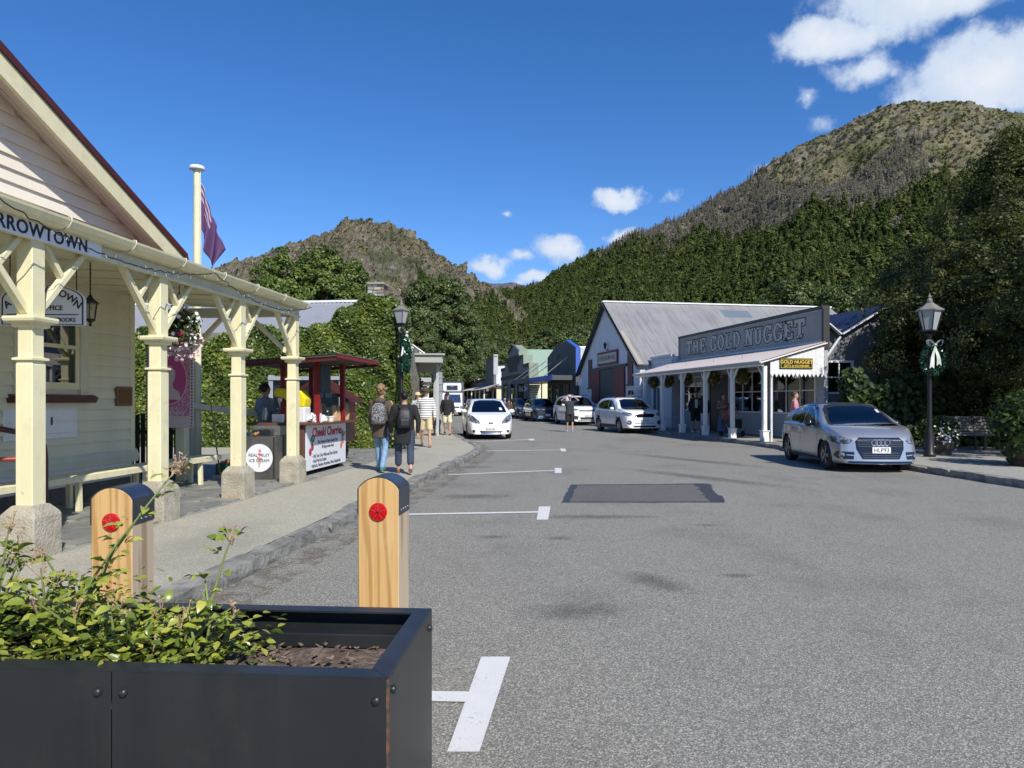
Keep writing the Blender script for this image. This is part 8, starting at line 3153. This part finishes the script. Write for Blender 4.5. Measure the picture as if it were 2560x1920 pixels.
for (x, y, s_, lab) in ((-14.0, 110, .99, 'tall dark tree just right of the left street lamp'), (-9.9, 112, 1.03, 'tall dark tree above the grey canopy'), (-17.5, 116, .86, 'dark tree hidden mostly by the left lamp lantern'), (-7.4, 118, .82, 'dark tree over the truck'), (-12, 96, .60, 'low dark tree behind the grey canopy')):
 place_tree('dark_tree', lab, T_MID[0], x, y, ii * 50, 0, s_, 'dark trees behind the street')
 ii += 1
for (x, y, s_, lab) in ((-6.2, 135, .80, 'dark round tree behind the far shops'), (-2.4, 138, .84, 'darkest round tree left of the stepped gable'), (-9.5, 142, .72, 'dark round tree behind the truck')):
 place_tree('dark_tree', lab, T_DRK[ii % 2], x, y, ii * 50, 0, s_, 'dark trees behind the street')
 ii += 1
for (x, y, s_, lab) in ((.6, 150, 1.15, 'olive tree just left of the stepped gable'), (-5.5, 165, 1.1, 'olive tree above the far shops'), (36, 78, .75, 'yellowish tree behind the navy roof'), (33, 74, .62, 'small yellowish tree beside the hall ridge end')):
 place_tree('olive_tree', lab, T_OLV[0], x, y, ii * 50, 0, s_, 'olive trees behind the shops')
 ii += 1
for (x, y, s_, lab) in ((8, 170, 1.15, 'broad dark tree above the green roof'), (13.5, 165, 1.1, 'broad dark tree above the blue shop'), (18, 175, 1.2, 'broad dark tree left of the hall gable'), (36, 92, 1.04, 'big dark tree above the hall roof ridge'), (41, 88, .95, 'second dark tree behind the right end of the hall roof'), (30.5, 98, .82, 'dark tree lower behind the hall ridge')):
 place_tree('dark_tree', lab, T_DRK[ii % 2], x, y, ii * 50, 0, s_, 'dark trees behind the street')
 ii += 1
# big tree and its neighbours on the right
T_BIG = tree_meshes('t', 11.6, 4.3, 1.3, 440, 190, .078, M_TL4, .60, 'cone', 8, .24, .42)
T_BG2 = tree_meshes('t', 7.4, 3.0, .9, 250, 160, .078, M_TL4, .52, 'round', 9, .14, .42)
place_tree('beech_tree', 'big bronze green tree towering over the right footpath', T_BIG, 17.8, 25.0, 0, 0, .92)
place_tree('beech_tree', 'bushy tree covering the right end of the navy roof', T_BG2, 15.0, 22.4, 200, 0, .95)
place_tree('beech_tree', 'low dark tree between the lamp and the annex', T_BG2, 13.5, 21.6, 300, 0, .74)
place_tree('beech_tree', 'bushy tree leaning over the navy annex roof', T_BG2, 17.0, 28.2, 40)
place_tree('beech_tree', 'bushy tree under the big tree at the right edge', T_BG2, 16.6, 20.6, 130, 0, .85)
place_tree('beech_tree', 'tree at the right edge shading the bench', T_BIG, 14.7, 16.9, 80, 0, .66)
# hedge behind the bench
M_HEDGE = leaf_mat('hedge_leaf', [(0, (.015, .030, .008)), (.6, (.032, .06, .014)), (1, (.09, .13, .03))], .5, .2, .25)
n = 13000
Q = np.stack([rng.uniform(9.9, 19, n), np.zeros(n), rng.uniform(.15, 2.6, n)], 1)
Q[:, 1] = 21.2 - (Q[:, 0] - 11) * .02 + rng.uniform(-.5, .35, n)
keep = Q[:, 2] < 2.15 + .2 * np.sin(Q[:, 0] * 2.1) + .12 * np.sin(Q[:, 0] * 5.7)
Q = Q[keep]
V, F = leaf_cloud(Q, np.tile([-.3, -1, .6], (len(Q), 1)), .15, .5, 1.2)
o = put('hedge', fast_mesh('hedge', V, F, M_HEDGE, np.repeat(rng.random(len(Q)), 2)), None, I4)
tag(o, 'dark leafy hedge behind the weathered bench', 'hedge')
MB().box(10.6, 19, 21.35, 21.6, .1, 1.5).build('hedge_core', BARK, o, I4)
# ground cover to stop the eye beyond the footpath
t = thing('park_bench', 'weathered slatted park bench before the hedge', 'bench', mw=frame(12.75, 19.3, -3, .12))
m0 = MW[t.name]
M_WOODB = mat('weathered_wood', (.13, .115, .10), .85, streak=((4, 40, 40), (.30, .28, .25), .8))
for k in range(6):
 MB().cbox((0, .28 + k * .028, .45 + k * .085), (1.75, .03, .068), Matrix.Rotation(R(-15), 3, 'X')).build('back_slat', M_WOODB, t, m0)
for k in range(4):
 MB().box(-.875, .875, -.22 + k * .115, -.125 + k * .115, .40, .43).build('seat_slat', M_WOODB, t, m0)
for xx in (-.75, 0, .75):
 MB().beam((xx, -.18, 0), (xx, -.18, .40), .06, .06).build('leg', M_CHAR, t, m0)
 MB().beam((xx, .22, 0), (xx, .42, .95), .06, .06).build('back_post', M_CHAR, t, m0)


def barrel_plant(name, label, x, y, r, h, foliage_r, seed, flowers=None):
 t = thing(name, label, 'planter', mw=frame(x, y, 0, .12))
 m0 = MW[t.name]
 b_ = MB().lathe([(r * .86, 0), (r, h * .5), (r * .92, h), (r * .8, h), (r * .8, h - .05)], 20).build('barrel', mat('barrel_oak', (.07, .045, .03), .7, streak=((9, 9, 1), (.04, .028, .02), .7)), t, m0, smooth=40)
 for zz in (.12, h - .12):
  MB().lathe([(r * .96, zz - .02), (r * .985, zz - .02), (r * .985, zz + .02), (r * .96, zz + .02)], 20, cap=False).build('hoop', M_IRON, b_, m0)
 P, V, F, rn = bush(2600, foliage_r[0], foliage_r[1], foliage_r[2], .085, seed)
 V[:, 2] += h + foliage_r[2] * (.65 if flowers else .35)
 put('foliage', fast_mesh('foliage', V, F, M_HEDGE, rn), t, m0)
 if flowers:
  g3 = np.random.default_rng(seed)
  m = MB()
  d = g3.normal(0, 1, (110, 3)) * np.array([.14, .10, .16]) + np.array(flowers)
  flower_bits(m, d, .028, g3)
  tag(m.build('blossoms', M_PETALW, t, m0), kind='stuff')


barrel_plant('barrel_planter', 'barrel planter spilling white flowers beside the bench', 10.75, 17.9, .34, .42, (.46, .42, .32), 51, (-.02, -.36, .50))
barrel_plant('barrel_planter', 'large barrel with a bushy shrub at the right edge', 10.75, 14.6, .50, .50, (.85, .9, .85), 52)


# ================================================================== foreground planter and bollards
M_PLS = mat('planter_steel', (.022, .026, .028), .36, metal=.35, var=(1.4, (.03, .034, .036)), dirt=(2.2, (.05, .047, .043), .7), streak=((5, 5, .6), (.04, .042, .042), .5), bump=(3, .06))
M_RUSTE = mat('rust_seam', (.16, .07, .03), .8, var=(25, (.03, .03, .03)))
M_SOIL = mat('bark_mulch', (.075, .05, .035), .95, var=(18, (.17, .13, .10)), bump=(30, 1.0, .03))
PT = thing('steel_planter', 'long black steel planter box of roses in the left foreground', 'planter', mw=frame(-.315, 1.80, -4.2))
m0 = MW[PT.name]
W1, D1, H1_ = 2.30, .60, .75       # the box runs to the left of its front right corner
def pan(name, a, mt=None, bev=.003):
 return MB().box(*a).build(name, mt or M_PLS, PT, m0, bevel=bev)


SEAM = -.735
pan('front_panel', (SEAM + .001, 0, 0, .006, .02, H1_ - .004))
pan('front_panel', (-W1, SEAM - .001, 0.0, .006, .02, H1_ - .004))
pan('side_panel', (-.006, .001, .007, D1, .02, H1_ - .004))
pan('side_panel', (-W1 - .001, -W1 + .006, .007, D1, .02, H1_ - .004))
pan('back_panel', (-W1, 0, D1 - .006, D1, .02, H1_ - .004))
for a, b in ((.0, .055), (D1 - .055, D1)):
 MB().prism([(-W1, a), (0, a), (-.055 if a == 0 else 0, b), (-W1 + .055, b)] if a == 0 else [(-W1 + .055, a), (-.055, a), (0, b), (-W1, b)], H1_ - .006, H1_, 'xy').build('rim', M_PLS, PT, m0)
MB().prism([(-.055, .055), (0, 0), (0, D1), (-.055, D1 - .055)], H1_ - .006, H1_ + .0005, 'xy').build('rim', M_PLS, PT, m0)
pan('inner_channel', (-W1, -.01, D1 - .12, D1 - .07, H1_ - .10, H1_ - .055))
pan('inner_channel', (-W1, -.01, D1 - .10, D1 - .05, H1_ - .18, H1_ - .15))
pan('corner_seam', (-.004, .003, -.001, .008, .03, H1_ - .006), M_RUSTE, 0)
rv = MB().lathe([(.0115, 0), (.0115, -.004), (.008, -.009), (.001, -.0105)], 12, axis='y', cap=False).mesh('rivet', M_PLS, 50)
for xx, zz in ((-.03, .69), (-.03, .25), (SEAM + .035, .69), (SEAM - .035, .69), (SEAM + .035, .2), (SEAM - .035, .2), (-1.4, .69), (-1.9, .69)):
 put('rivet', rv, PT, m0 @ Matrix.Translation((xx, 0, zz)))
for yy, zz in ((.05, .70), (.55, .70), (.05, .25)):
 put('rivet', rv, PT, m0 @ Matrix.Translation((.001, yy, zz)) @ Matrix.Rotation(R(90), 4, 'Z'))
soil = MB().grid(lambda u, v: (-W1 + .01 + (W1 - .02) * u, .01 + (D1 - .02) * v, .645 + .018 * math.sin(u * 31) * math.sin(v * 17 + u * 9)), 40, 12).build('soil', M_SOIL, PT, m0, smooth=180)
g3 = np.random.default_rng(17)
m = MB()
for q in range(700):
 c_ = (g3.uniform(-W1 + .03, -.04), g3.uniform(.04, D1 - .04), .66 + g3.uniform(-.01, .012))
 m.cbox(c_, (g3.uniform(.008, .03), g3.uniform(.004, .012), .004), Euler(g3.uniform(-.6, .6, 3) * np.array([1, 1, 5])).to_matrix())
tag(m.build('mulch_chips', mat('wood_chip', (.20, .15, .11), .95, var=(40, (.09, .06, .045))), PT, m0), kind='stuff')
# rose bushes: stems and leaves, leaf by leaf
M_STEM = mat('rose_stem', (.16, .20, .05), .5)
M_RL = [mat('rose_leaf_%d' % i, c_, .32, spec=.6, var=(14, tuple(a * .75 for a in c_))) for i, c_ in enumerate(((.20, .25, .03), (.30, .33, .05), (.13, .18, .025), (.42, .40, .08)))]
def leaf_mesh(mt):
 m = MB()
 L_, w_ = 1.0, .30
 prof = [(0, .02), (.18, .75), (.42, 1.0), (.68, .78), (.9, .3), (1.0, .0)]
 vs = []
 for u, k in prof:
  zc = .10 * math.sin(u * 3.0) - .18 * u * u
  vs += [(u * L_, -w_ * k, zc + .10 * k), (u * L_, 0, zc), (u * L_, w_ * k, zc + .10 * k)]
 fs = []
 for i in range(len(prof) - 1):
  a = i * 3
  fs += [(a, a + 3, a + 4, a + 1), (a + 1, a + 4, a + 5, a + 2)]
 m.add(vs, fs)
 return m.mesh('leaf', mt, 180)


LEAFM = [leaf_mesh(q) for q in M_RL]
M_HIP = mat('faded_petal', (.30, .18, .09), .8, var=(60, (.45, .33, .22)))
M_RFOL = leaf_mat('rose_foliage', [(0, (.08, .125, .02)), (.5, (.21, .265, .036)), (1, (.44, .43, .075))], .35, .3, .6)


def pointed_leaves(Q, g):
 """small pointed leaves, eight triangles each, arched and folded on the midrib"""
 n = len(Q)
 T = np.array([(0, 0, 0), (.3, .23, .05), (.62, .22, .02), (1, 0, -.12), (.62, -.22, .02), (.3, -.23, .05), (.33, 0, -.02), (.66, 0, -.06)])
 tri = np.array([(0, 6, 1), (6, 2, 1), (6, 7, 2), (7, 3, 2), (0, 5, 6), (5, 4, 6), (6, 4, 7), (4, 3, 7)])
 az, el, ro = g.uniform(0, 6.283, n), g.uniform(-.5, .6, n), g.normal(0, .5, n)
 s_ = g.uniform(.024, .046, n)[:, None]
 P = np.repeat(T[None], n, 0) * s_[:, :, None]
 y, z = P[..., 1].copy(), P[..., 2].copy()
 P[..., 1], P[..., 2] = y * np.cos(ro)[:, None] - z * np.sin(ro)[:, None], y * np.sin(ro)[:, None] + z * np.cos(ro)[:, None]
 x, z = P[..., 0].copy(), P[..., 2].copy()
 P[..., 0], P[..., 2] = x * np.cos(el)[:, None] - z * np.sin(el)[:, None], x * np.sin(el)[:, None] + z * np.cos(el)[:, None]
 x, y = P[..., 0].copy(), P[..., 1].copy()
 P[..., 0], P[..., 1] = x * np.cos(az)[:, None] - y * np.sin(az)[:, None], x * np.sin(az)[:, None] + y * np.cos(az)[:, None]
 V = (P + Q[:, None]).reshape(-1, 3)
 return V, (tri[None] + (np.arange(n) * 8)[:, None, None]).reshape(-1, 3)


def rose(label, x, y, stems, seed, maxl=300, hf=.26):
 g = np.random.default_rng(seed)
 t = thing('rose_bush', label, 'plant', mw=m0 @ Matrix.Translation((x, y, .60)), group='roses in the steel planter')
 b0 = MW[t.name]
 nl = 0
 for (tx, ty, tz, nleaf, head) in stems:
  a = Vector((g.uniform(-.05, .05), g.uniform(-.05, .05), 0))
  b = Vector((tx, ty, tz))
  mid = a.lerp(b, .5) + Vector((g.uniform(-.04, .04), g.uniform(-.04, .04), .03))
  P = [a, a.lerp(mid, .5) + Vector((0, 0, .015)), mid, mid.lerp(b, .5) + Vector((0, 0, .01)), b]
  st = MB().tube(P, [.0055, .005, .0042, .0034, .0022], 6).build('stem', M_STEM, t, b0, smooth=60)
  for q in range(nleaf):
   f = g.uniform(.15, 1.0)
   i = min(int(f * 4), 3)
   p = P[i].lerp(P[i + 1], f * 4 - i)
   az, el = g.uniform(0, 6.283), g.uniform(-.25, .75)
   s_ = g.uniform(.028, .052)
   # a leaf stalk carries three leaflets
   for dz in ((0, -.9, .9) if g.random() < .75 else (0,)):
    if nl >= maxl:
     break
    rot = Matrix.Rotation(az + dz, 4, 'Z') @ Matrix.Rotation(-el + g.uniform(-.3, .3), 4, 'Y') @ Matrix.Rotation(g.uniform(-.7, .7), 4, 'X')
    off_ = Vector((math.cos(az), math.sin(az), .3)) * (.022 if dz else .034)
    put('leaf', LEAFM[int(g.choice(4, p=(.38, .30, .22, .10)))], t, b0 @ Matrix.Translation(p + off_) @ rot @ Matrix.Scale(s_ * (1 if dz == 0 else .85), 4))
    nl += 1
  if head:
   mb = MB()
   for q in range(head):
    c_ = b + Vector(g.normal(0, .016, 3)) + Vector((0, 0, .006))
    mb.tube([b - Vector((0, 0, .03)), c_], [.0016, .0016], 4)
    mb.sphere(c_, (.004, .004, .005), 6, 4)
    for w in range(3):
     d = Vector(g.normal(0, 1, 3)).normalized() * .009
     mb.add([c_, c_ + d, c_ + d + Vector(g.normal(0, .005, 3))], [(0, 1, 2)])
   mb.build('faded_blooms', M_HIP, t, b0)
 n = 620
 Q = np.stack([g.uniform(-.22, .22, n), g.uniform(-.22, .22, n), g.random(n) ** 1.4 * hf + .02], 1)
 V, F = pointed_leaves(Q, g)
 tag(put('foliage', fast_mesh('foliage', V, F, M_RFOL, np.repeat(g.random(n), 8)), t, b0), kind='stuff')
 return t


def spread(seed, n, w_, d_, h0, h1, nl, xo=0):
 g = np.random.default_rng(seed)
 return [(xo + g.uniform(-w_, w_), g.uniform(-d_, d_), g.uniform(h0, h1), nl, int(g.integers(0, 4))) for _ in range(n)]


rose('tall rose bush with a faded flower head rising before the left bollard', -1.10, .34, [(.10, .10, .40, 10, 0), (.16, .16, .50, 10, 0), (.20, .28, .62, 12, 26)] + spread(1, 11, .18, .20, .12, .38, 9), 1)
rose('leafy rose bush at the far left of the planter', -1.36, .28, [(-.10, .05, .42, 12, 8), (.05, .08, .46, 12, 6)] + spread(2, 12, .18, .22, .14, .46, 9), 2)
rose('low rose bush in the middle of the planter', -.90, .26, spread(3, 14, .18, .22, .10, .32, 9), 3, hf=.17)
rose('upright rose bush nearest the bare soil', -.68, .28, [(.02, .06, .32, 12, 0), (.07, .14, .42, 10, 6)] + spread(4, 9, .16, .18, .08, .24, 9), 4, hf=.14)
rose('small rose bush at the back left of the planter', -1.58, .32, spread(6, 13, .2, .2, .16, .50, 9), 6)

# ---- timber bollards
def wood_mat():
 m = bpy.data.materials.new('oiled_pine')
 m.use_nodes = True
 t = NT(m.node_tree)
 t.n.clear()
 v = t.new('ShaderNodeTexCoord').outputs['Object']
 oi = t.new('ShaderNodeObjectInfo').outputs['Random']
 v = t.vmath('ADD', v, t.new('ShaderNodeCombineXYZ', {0: t.math('MULTIPLY', oi, 9.0), 1: 0.0, 2: 0.0}).outputs[0])
 v1 = t.new('ShaderNodeMapping', {0: v, 'Scale': (1, 1, .05)}).outputs[0]
 warp_ = t.noise(v1, 9.0, 3, .5)
 sx_ = t.new('ShaderNodeSeparateXYZ', {0: v}).outputs[0]
 ring = t.math('SINE', t.math('ADD', t.math('MULTIPLY', sx_, 120.0), t.math('MULTIPLY', warp_, 26.0)))
 c = t.mix(t.smooth(ring, -.2, 1.0), (.60, .375, .145), (.44, .245, .08))
 fine = t.noise(t.new('ShaderNodeMapping', {0: v, 'Scale': (160, 160, 2.5)}).outputs[0], 1.0, 3, .6)
 c = t.mix(t.math('MULTIPLY', t.smooth(fine, .45, .7), .4), c, (.30, .16, .06))
 c = t.mix(t.math('MULTIPLY', t.smooth(t.noise(t.new('ShaderNodeMapping', {0: v, 'Scale': (9, 9, 2.2)}).outputs[0], 1.0, 4), .52, .68), .5), c, (.62, .42, .20))
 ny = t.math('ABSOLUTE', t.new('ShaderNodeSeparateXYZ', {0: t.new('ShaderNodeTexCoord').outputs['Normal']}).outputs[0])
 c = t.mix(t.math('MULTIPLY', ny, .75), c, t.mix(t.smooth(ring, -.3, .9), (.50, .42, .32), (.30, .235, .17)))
 pr = t.new('ShaderNodeBsdfPrincipled', {'Base Color': c, 'Roughness': .5})
 b = t.new('ShaderNodeBump', {'Height': t.math('ADD', fine, ring), 'Strength': .12, 'Distance': .003})
 t.l.new(b.outputs[0], pr.inputs['Normal'])
 t.new('ShaderNodeOutputMaterial', {0: pr})
 return m


M_PINEW = wood_mat()
M_CAPM = mat('cap_steel', (.13, .15, .18), .33, metal=.85, var=(4, (.09, .105, .13)))
M_REFL = mat('red_reflector', (.55, .008, .012), .18, coat=.6, var=(90, (.35, .004, .006)))


def bollard(label, x, y, rz, top):
 t = thing('timber_bollard', label, 'bollard', mw=frame(x, y, rz), group='timber bollards')
 b0 = MW[t.name]
 hw, d = .100, .20
 def seg(w_, sg_, z0, n=17):
  r_ = (w_ * w_ + sg_ * sg_) / (2 * sg_)
  t0 = math.asin(w_ / r_)
  return [(r_ * math.sin(q), z0 + sg_ - r_ + r_ * math.cos(q)) for q in np.linspace(t0, -t0, n)]
 arc = seg(hw, .055, top - .055)
 MB().prism([(-hw, 0), (hw, 0)] + arc, 0, d).build('post', M_PINEW, t, b0, bevel=.004)
 o1 = seg(hw + .003, .0575, top - .0545)
 i1 = [(a_ * .985, b_ - .0025) for a_, b_ in reversed(o1)]
 drop = .125
 MB().prism([(hw + .003, top - .055 - drop)] + o1 + [(-hw - .003, top - .055 - drop), (-hw - .0008, top - .055 - drop)] + list(reversed([(a_, b_) for a_, b_ in i1])) [::-1] + [(hw + .0008, top - .055 - drop)], -.001, d + .001).build('cap', M_CAPM, t, b0)
 m = MB()
 for k in range(4):
  for sg in (1, -1):
   m.lathe([(.0055, sg * (hw + .003)), (.0055, sg * (hw + .006)), (.001, sg * (hw + .0075))], 8, (0, .035 + k * .042, top - .055 - drop + .022), 'x')
 m.build('nail_heads', M_CHROME, t, b0)
 R_ = MB().lathe([(.044, 0), (.044, -.006), (.040, -.010), (.001, -.0115)], 32, (0, 0, top - .165), 'y', cap=False).build('reflector', M_REFL, t, b0, smooth=40)
 m = MB()
 for k in range(5):
  a = k * 2 * math.pi / 5 + .3
  m.beam((.008 * math.cos(a), -.0118, top - .165 + .008 * math.sin(a)), (.038 * math.cos(a), -.0108, top - .165 + .038 * math.sin(a)), .001, .0016, (0, 1, 0))
 m.build('reflector_rib', mat('reflector_rib', (.75, .10, .10), .3), R_, b0)
 MB().lathe([(.006, -.011), (.006, -.014), (.001, -.0145)], 10, (0, 0, top - .165), 'y', cap=False).build('screw', M_PLAS, R_, b0)
 return t


bollard('timber bollard with red reflector standing clear above the planter corner', -.64, 3.40, -5.5, 1.085)
bollard('timber bollard with red reflector behind the rose stems', -1.918, 3.40, -1.0, 1.035)
bpy.context.view_layer.update()
